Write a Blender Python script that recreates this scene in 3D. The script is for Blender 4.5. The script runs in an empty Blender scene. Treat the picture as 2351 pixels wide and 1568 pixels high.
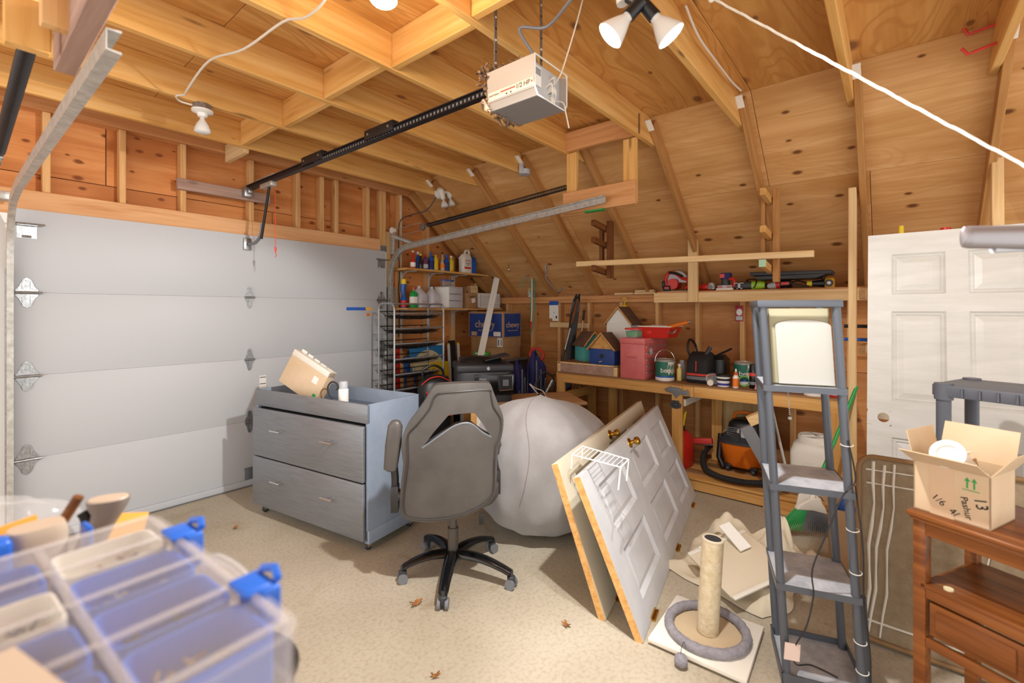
import bpy, bmesh, math, random
from mathutils import Matrix, Vector, Euler
PI = math.pi
R = math.radians
random.seed(7)
S = bpy.context.scene
COL = S.collection

# ---------------------------------------------------------------- camera
cam_d = bpy.data.cameras.new('camera')
cam = bpy.data.objects.new('camera', cam_d)
COL.objects.link(cam)
cam.location = (0, 0, 1.49)
cam.rotation_euler = (R(90), 0, R(-50.7))
cam_d.sensor_width = 36.0
cam_d.lens = 16.37
cam_d.shift_y = -0.0298
cam_d.clip_start = 0.02
cam_d.dof.use_dof = True
cam_d.dof.focus_distance = 3.1
cam_d.dof.aperture_fstop = 1.9
S.camera = cam

# ---------------------------------------------------------------- world, exposure
wd = bpy.data.worlds.new('world')
S.world = wd
wd.use_nodes = True
wd.node_tree.nodes['Background'].inputs[0].default_value = (1.0, 0.97, 0.93, 1)
wd.node_tree.nodes['Background'].inputs[1].default_value = 1.5
S.view_settings.view_transform = 'Standard'
S.view_settings.look = 'None'
S.view_settings.gamma = 1
S.view_settings.use_curve_mapping = False
S.view_settings.exposure = 0.55
BULB_W = 46.0          # power of each flood bulb
SPOT_W = 6.5          # the joist-bay bulb

# ---------------------------------------------------------------- mesh helpers
def rrect(w, h, r, n=5, cx=0, cy=0):
    out = []
    for (sx, sy, a0) in ((1, 1, 0), (-1, 1, 90), (-1, -1, 180), (1, -1, 270)):
        for i in range(n + 1):
            a = R(a0 + 90 * i / n)
            out.append((cx + sx * (w / 2 - r) + r * math.cos(a), cy + sy * (h / 2 - r) + r * math.sin(a)))
    return out

def frame_from(d):
    d = Vector(d).normalized()
    up = Vector((0, 0, 1)) if abs(d.z) < 0.95 else Vector((1, 0, 0))
    x = up.cross(d).normalized()
    y = d.cross(x).normalized()
    return x, y, d

class MB:
    def __init__(s):
        s.v = []; s.f = []
    def add(s, vs, fs, M=None):
        o = len(s.v)
        s.v += [tuple(M @ Vector(p)) if M is not None else tuple(p) for p in vs]
        s.f += [tuple(i + o for i in f) for f in fs]
        return s
    def box(s, x0, x1, y0, y1, z0, z1, M=None):
        return s.add([(x0, y0, z0), (x1, y0, z0), (x1, y1, z0), (x0, y1, z0), (x0, y0, z1), (x1, y0, z1), (x1, y1, z1), (x0, y1, z1)],
                     [(3, 2, 1, 0), (4, 5, 6, 7), (0, 1, 5, 4), (1, 2, 6, 5), (2, 3, 7, 6), (3, 0, 4, 7)], M)
    def ring(s, pts_list, caps=True, closed=False, M=None):
        n = len(pts_list[0]); vs = [p for r in pts_list for p in r]; fs = []
        m = len(pts_list)
        for j in range(m if closed else m - 1):
            for i in range(n):
                a = j * n + i; b = j * n + (i + 1) % n
                c = ((j + 1) % m) * n + (i + 1) % n; d = ((j + 1) % m) * n + i
                fs.append((a, b, c, d))
        if caps and not closed:
            fs.append(tuple(range(n - 1, -1, -1)))
            fs.append(tuple((m - 1) * n + i for i in range(n)))
        return s.add(vs, fs, M)
    def cyl(s, p0, p1, r0, r1=None, n=14, caps=True, M=None):
        r1 = r0 if r1 is None else r1
        x, y, d = frame_from(Vector(p1) - Vector(p0))
        rings = []
        for p, r in ((p0, r0), (p1, r1)):
            rings.append([Vector(p) + x * r * math.cos(2 * PI * i / n) + y * r * math.sin(2 * PI * i / n) for i in range(n)])
        return s.ring(rings, caps, M=M)
    def tube(s, pts, r, n=8, closed=False, caps=True, M=None):
        pts = [Vector(p) for p in pts]; m = len(pts); rings = []
        nx = None
        for i, p in enumerate(pts):
            a = pts[(i - 1) % m] if (closed or i > 0) else p
            b = pts[(i + 1) % m] if (closed or i < m - 1) else p
            d = (b - a)
            d = d.normalized() if d.length > 1e-9 else Vector((0, 0, 1))
            if nx is None:
                nx, _, _ = frame_from(d)
            nx = (nx - d * nx.dot(d))
            nx = nx.normalized() if nx.length > 1e-6 else frame_from(d)[0]
            ny = d.cross(nx)
            rr = r[i] if isinstance(r, (list, tuple)) else r
            rings.append([p + nx * rr * math.cos(2 * PI * k / n) + ny * rr * math.sin(2 * PI * k / n) for k in range(n)])
        return s.ring(rings, caps, closed, M=M)
    def loft(s, secs, n=24, M=None, caps=True):
        """secs: (z, rx, ry, p, cx, cy) superellipse sections"""
        rings = []
        for q in secs:
            z, rx, ry = q[:3]; p = q[3] if len(q) > 3 else 2; cx = q[4] if len(q) > 4 else 0; cy = q[5] if len(q) > 5 else 0
            rg = []
            for i in range(n):
                a = 2 * PI * (i + .5) / n; c, w = math.cos(a), math.sin(a)
                rg.append((cx + rx * math.copysign(abs(c) ** (2 / p), c), cy + ry * math.copysign(abs(w) ** (2 / p), w), z))
            rings.append(rg)
        return s.ring(rings, caps, M=M)
    def prism(s, poly, z0, z1, M=None):
        n = len(poly)
        return s.ring([[(p[0], p[1], z0) for p in poly], [(p[0], p[1], z1) for p in poly]], True, M=M)
    def ball(s, c, rad, n=16, m=10, M=None):
        rx, ry, rz = rad if isinstance(rad, (tuple, list)) else (rad,) * 3
        secs = []
        for j in range(m + 1):
            a = -PI / 2 + PI * j / m; k = max(math.cos(a), .02)
            secs.append((c[2] + rz * math.sin(a), rx * k, ry * k, 2, c[0], c[1]))
        return s.loft(secs, n, M)
    def torus(s, c, R0, r, n=28, k=8, M=None, ry=None):
        ry = ry or R0
        return s.tube([(c[0] + R0 * math.cos(2 * PI * i / n), c[1] + ry * math.sin(2 * PI * i / n), c[2]) for i in range(n)], r, k, True, M=M)
    def grid(s, fn, nu, nv, M=None):
        vs = [fn(i / nu, j / nv) for j in range(nv + 1) for i in range(nu + 1)]
        fs = [(j * (nu + 1) + i, j * (nu + 1) + i + 1, (j + 1) * (nu + 1) + i + 1, (j + 1) * (nu + 1) + i) for j in range(nv) for i in range(nu)]
        return s.add(vs, fs, M)
    def mesh(s, name, bevel=0, seg=2, smooth=40):
        me = bpy.data.meshes.new(name)
        me.from_pydata([tuple(p) for p in s.v], [], s.f)
        bm = bmesh.new(); bm.from_mesh(me)
        bmesh.ops.recalc_face_normals(bm, faces=bm.faces)
        if bevel:
            es = [e for e in bm.edges if len(e.link_faces) == 2 and e.calc_face_angle(0) > R(35)]
            bmesh.ops.bevel(bm, geom=es, offset=bevel, segments=seg, affect='EDGES', profile=.5, clamp_overlap=True)
        bm.to_mesh(me); bm.free()
        if smooth:
            me.polygons.foreach_set('use_smooth', [True] * len(me.polygons))
            me.set_sharp_from_angle(angle=R(smooth))
        return me
    def build(s, name, mat, parent=None, bevel=0, seg=2, smooth=40, loc=None, rot=None, M=None, **tags):
        me = s.mesh(name, bevel, seg, smooth)
        return place(name, me, mat, parent, loc, rot, M, **tags)

def place(name, me, mat, parent=None, loc=None, rot=None, M=None, **tags):
    o = bpy.data.objects.new(name, me)
    COL.objects.link(o)
    if mat is not None and not me.materials:
        me.materials.append(mat)
    if parent is not None:
        o.parent = parent
    if M is not None:
        o.matrix_basis = M
    if loc is not None:
        o.location = loc
    if rot is not None:
        o.rotation_euler = rot
    tag(o, **tags)
    return o

def tag(o, label=None, cat=None, group=None, kind=None):
    if label: o['label'] = label
    if cat: o['category'] = cat
    if group: o['group'] = group
    if kind: o['kind'] = kind
    return o

def thing(name, label, cat, loc=(0, 0, 0), rz=0, group=None, rot=None):
    o = bpy.data.objects.new(name, None)
    o.empty_display_size = .05
    COL.objects.link(o)
    o.location = loc
    o.rotation_euler = rot if rot else (0, 0, rz)
    return tag(o, label, cat, group)

def setting(name):
    o = bpy.data.objects.new(name, None)
    COL.objects.link(o); o['kind'] = 'structure'
    return o

def dup(root, loc, rz=None, label=None, parent=None):
    c = root.copy(); COL.objects.link(c); c.parent = parent
    if loc is not None: c.location = loc
    if rz is not None: c.rotation_euler = (0, 0, rz)
    if label: c['label'] = label
    for ch in list(root.children):
        dup(ch, None, None, None, c)
    return c

_LM = {}
def lumber(name, p0, p1, w, d, mat, parent=None, up=(0, 0, 1), bevel=.003, **tags):
    """a board from p0 to p1; w = size across (horizontal-ish), d = size along 'up'. Local x runs along the board."""
    p0, p1 = Vector(p0), Vector(p1)
    L = (p1 - p0).length
    key = (round(L, 3), round(w, 4), round(d, 4), bevel, mat.name)
    if key not in _LM:
        m = MB().box(-L / 2, L / 2, -w / 2, w / 2, -d / 2, d / 2).mesh(name, bevel, 1, 0)
        m.materials.append(mat)
        _LM[key] = m
    x = (p1 - p0).normalized(); u = Vector(up)
    y = u.cross(x).normalized(); z = x.cross(y)
    M = Matrix(((x.x, y.x, z.x, 0), (x.y, y.y, z.y, 0), (x.z, y.z, z.z, 0), (0, 0, 0, 1)))
    M.translation = (p0 + p1) / 2
    return place(name, _LM[key], mat, parent, M=M, **tags)

def sheet(name, c, x, y, L, W, T, mat, parent=None, **tags):
    """a flat panel: centre c, long axis x, cross axis y"""
    x = Vector(x).normalized(); y = Vector(y).normalized(); z = x.cross(y)
    M = Matrix(((x.x, y.x, z.x, 0), (x.y, y.y, z.y, 0), (x.z, y.z, z.z, 0), (0, 0, 0, 1)))
    M.translation = Vector(c)
    return MB().box(-L / 2, L / 2, -W / 2, W / 2, -T / 2, T / 2).build(name, mat, parent, bevel=.0015, seg=1, smooth=0, M=M, **tags)

def text(name, body, size, mat, parent, loc, rot, ext=.0006, ax='CENTER', sx=1.0, **tags):
    cu = bpy.data.curves.new(name, 'FONT')
    cu.body = body; cu.size = size; cu.extrude = ext; cu.align_x = ax; cu.align_y = 'CENTER'
    tmp = bpy.data.objects.new(name, cu)
    me = bpy.data.meshes.new_from_object(tmp)
    bpy.data.objects.remove(tmp)
    me.materials.clear(); me.materials.append(mat)
    o = bpy.data.objects.new(name, me)
    COL.objects.link(o); o.parent = parent; o.location = loc; o.rotation_euler = rot; o.scale = (sx, 1, 1)
    tag(o, **tags)
    return o

def free(o, label, cat, group=None):
    """a thing that rests in or on another one: make it top-level where it lies"""
    M = o.parent.matrix_basis @ o.matrix_basis
    o.parent = None; o.matrix_basis = M
    return tag(o, label, cat, group)
def Tr(x, y, z): return Matrix.Translation((x, y, z))
def Rx(a): return Matrix.Rotation(R(a), 4, 'X')
def Ry(a): return Matrix.Rotation(R(a), 4, 'Y')
def Rz(a): return Matrix.Rotation(R(a), 4, 'Z')
def arc(c, r, a0, a1, n, plane='xy'):
    out = []
    for i in range(n + 1):
        a = R(a0 + (a1 - a0) * i / n); p, q = r * math.cos(a), r * math.sin(a)
        out.append((c[0] + p, c[1] + q, c[2]) if plane == 'xy' else ((c[0] + p, c[1], c[2] + q) if plane == 'xz' else (c[0], c[1] + p, c[2] + q)))
    return out
def smoothpath(pts, n=6):
    """Catmull-Rom through pts"""
    P = [Vector(p) for p in pts]; out = []
    for i in range(len(P) - 1):
        a = P[max(i - 1, 0)]; b = P[i]; c = P[i + 1]; d = P[min(i + 2, len(P) - 1)]
        for k in range(n):
            t = k / n
            out.append(.5 * ((2 * b) + (c - a) * t + (2 * a - 5 * b + 4 * c - d) * t * t + (3 * b - a - 3 * c + d) * t ** 3))
    out.append(P[-1])
    return out

# ---------------------------------------------------------------- materials
def C(h):
    """sRGB hex -> linear"""
    v = [int(h[i:i + 2], 16) / 255 for i in (0, 2, 4)]
    return tuple((c / 12.92 if c <= .04045 else ((c + .055) / 1.055) ** 2.4) for c in v) + (1,)

def nt(name):
    m = bpy.data.materials.new(name); m.use_nodes = True
    t = m.node_tree
    return m, t, t.nodes['Principled BSDF']

def mat(name, col, rough=.5, metal=0, var=None, vs=8, bump=0, bs=60, trans=0, alpha=1, emit=0, ecol=None, spec=.5, aniso=None, coat=0, sheen=0):
    m, t, b = nt(name)
    col = C(col) if isinstance(col, str) else col
    b.inputs['Base Color'].default_value = col
    b.inputs['Roughness'].default_value = rough
    b.inputs['Metallic'].default_value = metal
    b.inputs['Specular IOR Level'].default_value = spec
    if trans: b.inputs['Transmission Weight'].default_value = trans
    if alpha < 1: b.inputs['Alpha'].default_value = alpha
    if coat: b.inputs['Coat Weight'].default_value = coat
    if sheen: b.inputs['Sheen Weight'].default_value = sheen
    if emit:
        b.inputs['Emission Color'].default_value = ecol or col
        b.inputs['Emission Strength'].default_value = emit
    L = t.links.new
    tc = t.nodes.new('ShaderNodeTexCoord')
    src = tc.outputs['Object']
    if aniso:
        mp = t.nodes.new('ShaderNodeMapping'); mp.inputs['Scale'].default_value = aniso
        L(src, mp.inputs[0]); src = mp.outputs[0]
    if var:
        n = t.nodes.new('ShaderNodeTexNoise'); n.inputs['Scale'].default_value = vs; n.inputs['Detail'].default_value = 5
        n.inputs['Roughness'].default_value = .6
        L(src, n.inputs['Vector'])
        r = t.nodes.new('ShaderNodeValToRGB')
        r.color_ramp.elements[0].position = .35; r.color_ramp.elements[1].position = .68
        r.color_ramp.elements[0].color = C(var) if isinstance(var, str) else var
        r.color_ramp.elements[1].color = col
        L(n.outputs[0], r.inputs[0]); L(r.outputs[0], b.inputs['Base Color'])
    if bump:
        n2 = t.nodes.new('ShaderNodeTexNoise'); n2.inputs['Scale'].default_value = bs; n2.inputs['Detail'].default_value = 3
        L(src, n2.inputs['Vector'])
        bp = t.nodes.new('ShaderNodeBump'); bp.inputs['Strength'].default_value = bump; bp.inputs['Distance'].default_value = .01
        L(n2.outputs[0], bp.inputs['Height']); L(bp.outputs[0], b.inputs['Normal'])
    return m

def wood(name, dark, mid, light, gx=1.3, gy=24, rings=.0, rf=3.0, knots=.6, kx=2.3, ky=6, ksize=.11, rough=.65, kcol='4a2a12', blotch=None, kgate=.45, flat=False):
    m, t, b = nt(name)
    N = t.nodes.new; L = t.links.new
    b.inputs['Roughness'].default_value = rough
    b.inputs['Specular IOR Level'].default_value = .3
    tc = N('ShaderNodeTexCoord'); oi = N('ShaderNodeObjectInfo')
    mul = N('ShaderNodeVectorMath'); mul.operation = 'SCALE'; mul.inputs[0].default_value = (37.1, 17.3, 53.7)
    L(oi.outputs['Random'], mul.inputs['Scale'])
    ad = N('ShaderNodeVectorMath'); ad.operation = 'ADD'
    L(tc.outputs['Object'], ad.inputs[0]); L(mul.outputs[0], ad.inputs[1])
    def mapped(sx, sy):
        q = N('ShaderNodeVectorMath'); q.operation = 'MULTIPLY'; q.inputs[1].default_value = (sx, sy, sy)
        L(ad.outputs[0], q.inputs[0]); return q.outputs[0]
    n = N('ShaderNodeTexNoise'); n.inputs['Scale'].default_value = 1; n.inputs['Detail'].default_value = 5; n.inputs['Roughness'].default_value = .62; n.inputs['Distortion'].default_value = .5
    L(mapped(gx, gy), n.inputs['Vector'])
    r = N('ShaderNodeValToRGB'); e = r.color_ramp.elements
    e[0].position = .28; e[0].color = C(dark); e[1].position = .72; e[1].color = C(light)
    k = e.new(.5); k.color = C(mid)
    L(n.outputs[0], r.inputs[0])
    col = r.outputs[0]
    if rings:
        n2 = N('ShaderNodeTexNoise'); n2.inputs['Scale'].default_value = 1; n2.inputs['Detail'].default_value = 2; n2.inputs['Distortion'].default_value = .9
        L(mapped(.55 * rf / 3, rf), n2.inputs['Vector'])
        sn = N('ShaderNodeMath'); sn.operation = 'MULTIPLY'; sn.inputs[1].default_value = 95
        L(n2.outputs[0], sn.inputs[0])
        s2 = N('ShaderNodeMath'); s2.operation = 'SINE'; L(sn.outputs[0], s2.inputs[0])
        mr = N('ShaderNodeMapRange'); mr.inputs[1].default_value = .2; mr.inputs[2].default_value = 1; mr.inputs[3].default_value = 0; mr.inputs[4].default_value = rings
        L(s2.outputs[0], mr.inputs[0])
        mx = N('ShaderNodeMix'); mx.data_type = 'RGBA'; mx.inputs[7].default_value = C(dark)
        L(mr.outputs[0], mx.inputs[0]); L(col, mx.inputs[6]); col = mx.outputs[2]
    if blotch:
        n3 = N('ShaderNodeTexNoise'); n3.inputs['Scale'].default_value = 1; n3.inputs['Detail'].default_value = 3
        L(mapped(1.1, 2.6), n3.inputs['Vector'])
        mr = N('ShaderNodeMapRange'); mr.inputs[1].default_value = .48; mr.inputs[2].default_value = .68; mr.inputs[4].default_value = .75
        L(n3.outputs[0], mr.inputs[0])
        mx = N('ShaderNodeMix'); mx.data_type = 'RGBA'; mx.inputs[7].default_value = C(blotch)
        L(mr.outputs[0], mx.inputs[0]); L(col, mx.inputs[6]); col = mx.outputs[2]
    if knots:
        v = N('ShaderNodeTexVoronoi'); v.inputs['Scale'].default_value = 1
        if flat: v.voronoi_dimensions = '2D'
        L(mapped(kx, ky), v.inputs['Vector'])
        mr = N('ShaderNodeMapRange'); mr.inputs[1].default_value = ksize * .45; mr.inputs[2].default_value = ksize; mr.inputs[3].default_value = knots; mr.inputs[4].default_value = 0
        sp = N('ShaderNodeSeparateColor'); L(v.outputs['Color'], sp.inputs[0])
        sz = N('ShaderNodeMapRange'); sz.inputs[3].default_value = .35; sz.inputs[4].default_value = 1.25
        L(sp.outputs[1], sz.inputs[0])
        dv = N('ShaderNodeMath'); dv.operation = 'DIVIDE'
        L(v.outputs['Distance'], dv.inputs[0]); L(sz.outputs[0], dv.inputs[1]); L(dv.outputs[0], mr.inputs[0])
        gt = N('ShaderNodeMath'); gt.operation = 'GREATER_THAN'; gt.inputs[1].default_value = kgate
        L(sp.outputs[0], gt.inputs[0])
        mm = N('ShaderNodeMath'); mm.operation = 'MULTIPLY'; L(mr.outputs[0], mm.inputs[0]); L(gt.outputs[0], mm.inputs[1])
        mx = N('ShaderNodeMix'); mx.data_type = 'RGBA'; mx.inputs[7].default_value = C(kcol)
        L(mm.outputs[0], mx.inputs[0]); L(col, mx.inputs[6]); col = mx.outputs[2]
    L(col, b.inputs['Base Color'])
    bp = N('ShaderNodeBump'); bp.inputs['Strength'].default_value = .12; bp.inputs['Distance'].default_value = .003
    L(n.outputs[0], bp.inputs['Height']); L(bp.outputs[0], b.inputs['Normal'])
    return m

M_joist = wood('joist_lumber', 'cb9248', 'deaa62', 'e8bd7c', knots=.6, kx=1.6, ky=9, ksize=.13)
M_raft = wood('rafter_lumber', '9c6c3a', 'b6834c', 'c6965e', knots=.6, kx=1.6, ky=9, ksize=.12)
M_stud = wood('stud_lumber', 'bd8a52', 'd8a86e', 'e4ba86', knots=.55, kx=1.8, ky=9, ksize=.12)
M_header = wood('header_lumber', 'c08452', 'd9a472', 'e4b688', gx=.9, gy=16, knots=.4, kx=1.3, ky=5, ksize=.09)
M_plate = wood('plate_lumber', 'b87c4a', 'cf9560', 'daa674', knots=.4)
M_new = wood('new_pine', 'cda56e', 'dfbd8a', 'e8cca0', knots=.6, kx=1.4, ky=9, ksize=.13, kcol='6a4522')
M_bench = wood('bench_lumber', 'b57d3a', 'cf9c58', 'dcae70', knots=.6, kx=1.5, ky=8, ksize=.12)
M_old = wood('weathered_lumber', '8f6f60', 'a8897a', 'b89c8c', knots=.4)
M_dkwood = wood('dark_rack_wood', '5a3218', '74451f', '8a582c', knots=.2)
M_plyc = wood('subfloor_plywood', 'bd8242', 'd29a56', 'dfad6a', gx=.8, gy=9, rings=.62, rf=3.0, knots=.85, kx=1.9, ky=3.4, ksize=.13, kcol='7a4f30', kgate=.4, flat=True)
M_plys = wood('roof_plywood', 'be8a50', 'd2a068', 'deb07a', gx=.9, gy=14, rings=.3, rf=3, knots=.95, kx=2.9, ky=5.6, ksize=.12, kcol='6a3f1c', blotch='b98245', kgate=.6, flat=True)
M_plyf = wood('front_plywood', 'b87038', 'd08a4e', 'dc9e64', gx=.9, gy=12, rings=.15, knots=.95, kx=4.6, ky=8.5, ksize=.15, kcol='7a3e16', blotch='a8622c', kgate=.45, flat=True)
M_plyr = wood('side_plywood', 'b07540', 'c88e56', 'd49e68', gx=.9, gy=12, rings=.35, rf=3, knots=.8, kx=2.3, ky=5, ksize=.12, blotch='a36c3c', kgate=.65, flat=True)
M_benchtop = wood('bench_top_ply', '7d5a36', '96704a', 'a88460', knots=.3)
M_oak = wood('cherry_table_wood', '5e3318', '7f4a22', '9a6030', gx=1.6, gy=26, knots=0, rough=.3)
M_doorwood = wood('bare_door_edge', 'c08a4a', 'd6a564', 'e0b87c', gx=2, gy=40, knots=0)
M_butcher = wood('light_striped_wood', 'a07850', 'c09a70', 'd0ac84', gx=1, gy=30, knots=0)
M_panelwood = wood('pale_panel', 'bd9a66', 'd2b37f', 'dcc292', gx=1, gy=14, rings=.3, knots=0)

M_white = mat('white_paint', 'e6e6e2', .45)
M_doorw = mat('door_white_paint', 'cfcdc8', .42, var='c3c1ba', vs=3, aniso=(1, 1, 6))
M_oldw = mat('old_white_paint', 'c8cacd', .4, var='b9bbc0', vs=5)
M_cream = mat('cream_paint', 'ddd3bd', .5)
M_gdoor = mat('garage_door_steel', 'bcbfc3', .5, bump=.04, bs=220)
M_galv = mat('galvanised_steel', 'b9bcbe', .35, .85, var='8f9295', vs=60)
M_galvl = mat('track_steel', 'c8c6c0', .42, .55, var='a8a6a0', vs=30)
M_chrome = mat('chrome', 'dadada', .12, 1)
M_brass = mat('brass', 'c9a24a', .18, 1)
M_black = mat('black_plastic', '17181a', .4)
M_blackm = mat('black_matte', '1d1d1f', .75)
M_blkgl = mat('black_gloss', '101113', .18)
M_spring = mat('spring_steel', '3d3b3c', .4, .6)
M_rail = mat('rail_black', '221f22', .45, .3)
M_concrete = None
M_card = mat('cardboard', 'c9a783', .8, var='be9a74', vs=5)
M_card2 = mat('cardboard_tan', 'b18a60', .8, var='a27a52', vs=5)
M_cardk = mat('cardboard_shipping', 'd8c0a2', .8, var='ccb290', vs=5)
M_red = mat('red_plastic', 'c8281e', .4)
M_redt = mat('red_tool_paint', 'd67270', .42, var='ca6463', vs=9)
M_blue = mat('blue_plastic', '1f62c8', .35)
M_blued = mat('blue_bottle', '1a58b0', .3)
M_navy = mat('navy_canvas', '2b2f6a', .8, bump=.1)
M_yellow = mat('yellow_plastic', 'e8c81e', .4)
M_orange = mat('orange_plastic', 'e0741a', .42)
M_green = mat('green_plastic', '1f9a48', .4)
M_greend = mat('dark_green_label', '1c6a58', .5)
M_lime = mat('lime_plastic', '9ac61e', .4)
M_grey = mat('grey_plastic', '70747a', .5)
M_dgrey = mat('dark_grey_resin', '5a5d66', .5, bump=.06, bs=160)
M_charc = mat('charcoal_plastic', '35383d', .5)
M_lgrey = mat('light_grey_plastic', 'b8bcc2', .5)
M_paper = mat('paper_white', 'eceae4', .7)
M_ink = mat('black_ink', '1c1a18', .7)
M_redink = mat('red_ink', 'd0382c', .6)
M_offw = mat('off_white_plastic', 'e2ddd2', .45)
M_milky = mat('milky_plastic', 'dcdce4', .35, alpha=.78)
M_clear = mat('clear_plastic', 'eef0f4', .12, alpha=.28)
M_clear2 = mat('cloudy_clear_plastic', 'd8d2d0', .2, alpha=.22)
M_glass = mat('jar_glass', 'e4eaea', .05, alpha=.35)
M_rope = mat('white_cord', 'ece6d8', .7)
M_cable = mat('cable_white', 'ddd6ca', .5)
M_cableg = mat('cable_grey', '77757a', .5)
M_leather = mat('grey_leather', '5a5653', .38, var='4c4845', vs=4, bump=.05, bs=120)
M_bean = mat('beanbag_suede', '9f9d9e', .9, var='929091', vs=5, bump=.05, bs=14, sheen=.3)
M_canvas = mat('beige_canvas', 'd6cab2', .8, bump=.05, bs=90)
M_sisal = mat('sisal_rope', 'ded0b4', .85, var='cbb994', vs=40, bump=.25, bs=90)
M_carpet = mat('tan_carpet', 'c9b595', .95, bump=.3, bs=300)
M_fluff = mat('grey_plush', '9a979e', .95, bump=.6, bs=160, var='858289', vs=30)
M_brownp = mat('brown_padding', '9c8a70', .8, var='8d7a60', vs=30, bump=.2, bs=200)
M_shade = mat('lamp_shade_fabric', 'b3ad90', .85)
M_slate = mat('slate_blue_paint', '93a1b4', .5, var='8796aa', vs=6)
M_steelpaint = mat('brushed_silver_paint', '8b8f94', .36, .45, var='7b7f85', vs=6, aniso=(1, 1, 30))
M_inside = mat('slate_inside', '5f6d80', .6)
M_bulb = mat('lit_bulb_face', 'ffffff', .4, emit=26, ecol=(1, .97, .92, 1))
M_bulbw = mat('lit_bulb_warm', 'ffffff', .4, emit=14, ecol=(1, .9, .72, 1))
M_bulboff = mat('bulb_frosted', 'd8d6d2', .3)
M_porc = mat('porcelain', 'e4e2dc', .25)
M_rust = mat('rusty_nest', '9a7a5c', .9, var='6a5140', vs=60, bump=.5, bs=80)
M_dirty = mat('dusty_shelf', 'c3c7ce', .6, var='9aa0aa', vs=14)
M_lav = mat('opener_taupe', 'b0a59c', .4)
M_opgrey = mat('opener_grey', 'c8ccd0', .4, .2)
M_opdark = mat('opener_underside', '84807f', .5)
M_label = mat('opener_label', 'ddccbc', .5)
M_teal = mat('teal_paint', '57b3b0', .6, var='4aa3a2', vs=8)
M_bblue = mat('birdhouse_blue', '23458e', .55, var='1c3a7c', vs=8)
M_roofb = mat('birdhouse_roof_brown', '6e5142', .8, var='5c4236', vs=20)
M_chewy = mat('box_blue', '1f3f86', .6, var='1b377a', vs=3)
M_tanprint = mat('tan_print', 'cda77e', .7)
M_foil = mat('purple_liquid', '6a3a58', .3)
M_dkliq = mat('dark_oil', '241a1c', .3)
M_clearb = mat('amber_clear', 'b8a898', .25)
M_leaf = mat('dry_leaf', '9a6a3c', .9)
M_redhook = mat('red_vinyl', 'd8403a', .45)
M_mesh = mat('black_mesh', '0c0c0e', .7, alpha=.8)
M_lid = mat('clear_lid', 'd8d2d0', .16, alpha=.13)
M_wipes = mat('green_packet', '3fae3a', .35, var='58c048', vs=20)
M_cream2 = mat('poster_cream', 'e2d8ae', .7)
M_posblue = mat('poster_blue', '2a86c8', .6)
M_beige = mat('beige_plastic', 'b9a794', .5)
M_beigeg = mat('grip_grey', '7f7570', .45)
M_envelope = mat('manila_orange', 'f0b048', .6)
M_bag = mat('clear_bag', 'dfe2e6', .12, alpha=.22)
# ================================================================ THE SETTING
def concrete():
    m, t, b = nt('concrete')
    N = t.nodes.new; L = t.links.new
    tc = N('ShaderNodeTexCoord')
    def noise(sc, det=5, dist=0):
        n = N('ShaderNodeTexNoise'); n.inputs['Scale'].default_value = sc; n.inputs['Detail'].default_value = det; n.inputs['Distortion'].default_value = dist
        L(tc.outputs['Object'], n.inputs['Vector']); return n.outputs[0]
    r = N('ShaderNodeValToRGB'); e = r.color_ramp.elements
    e[0].position = .3; e[0].color = C('a79c88'); e[1].position = .7; e[1].color = C('bfb6a4')
    L(noise(1.3, 6, .4), r.inputs[0])
    r2 = N('ShaderNodeValToRGB'); e = r2.color_ramp.elements
    e[0].position = .32; e[0].color = (.80, .77, .72, 1); e[1].position = .55; e[1].color = (1, 1, 1, 1)
    L(noise(55, 6), r2.inputs[0])
    mx = N('ShaderNodeMix'); mx.data_type = 'RGBA'; mx.blend_type = 'MULTIPLY'; mx.inputs[0].default_value = .8
    L(r.outputs[0], mx.inputs[6]); L(r2.outputs[0], mx.inputs[7])
    r3 = N('ShaderNodeValToRGB'); e = r3.color_ramp.elements
    e[0].position = .62; e[0].color = (1, 1, 1, 1); e[1].position = .72; e[1].color = (.82, .76, .66, 1)
    L(noise(3.1, 3, 1), r3.inputs[0])
    m2 = N('ShaderNodeMix'); m2.data_type = 'RGBA'; m2.blend_type = 'MULTIPLY'; m2.inputs[0].default_value = .8
    L(mx.outputs[2], m2.inputs[6]); L(r3.outputs[0], m2.inputs[7])
    L(m2.outputs[2], b.inputs['Base Color'])
    b.inputs['Roughness'].default_value = .75
    bp = N('ShaderNodeBump'); bp.inputs['Strength'].default_value = .2; bp.inputs['Distance'].default_value = .004
    L(noise(120, 4), bp.inputs['Height']); L(bp.outputs[0], b.inputs['Normal'])
    return m
M_concrete = concrete()
fl = MB().box(-1.75, 4.85, -2.6, 4.42, -.1, 0).build('floor', M_concrete, smooth=0, kind='structure')

ZJ, ZS = 2.745, 2.93                      # joist underside, subfloor underside
SX0, SZ0, SX1, SZ1 = 4.80, 1.70, 3.33, 2.93   # inner face of the roof sheathing, low end and high end
SD = Vector((SX1 - SX0, 0, SZ1 - SZ0)); SLEN = SD.length; SD.normalize()
SN = Vector((-SD.z, 0, SD.x)); SN = SN if SN.z < 0 else -SN        # inward normal
def slope_z(x): return SZ0 + (SX0 - x) * (SZ1 - SZ0) / (SX0 - SX1)
def slope_x(z): return SX0 - (z - SZ0) * (SX0 - SX1) / (SZ1 - SZ0)

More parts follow.
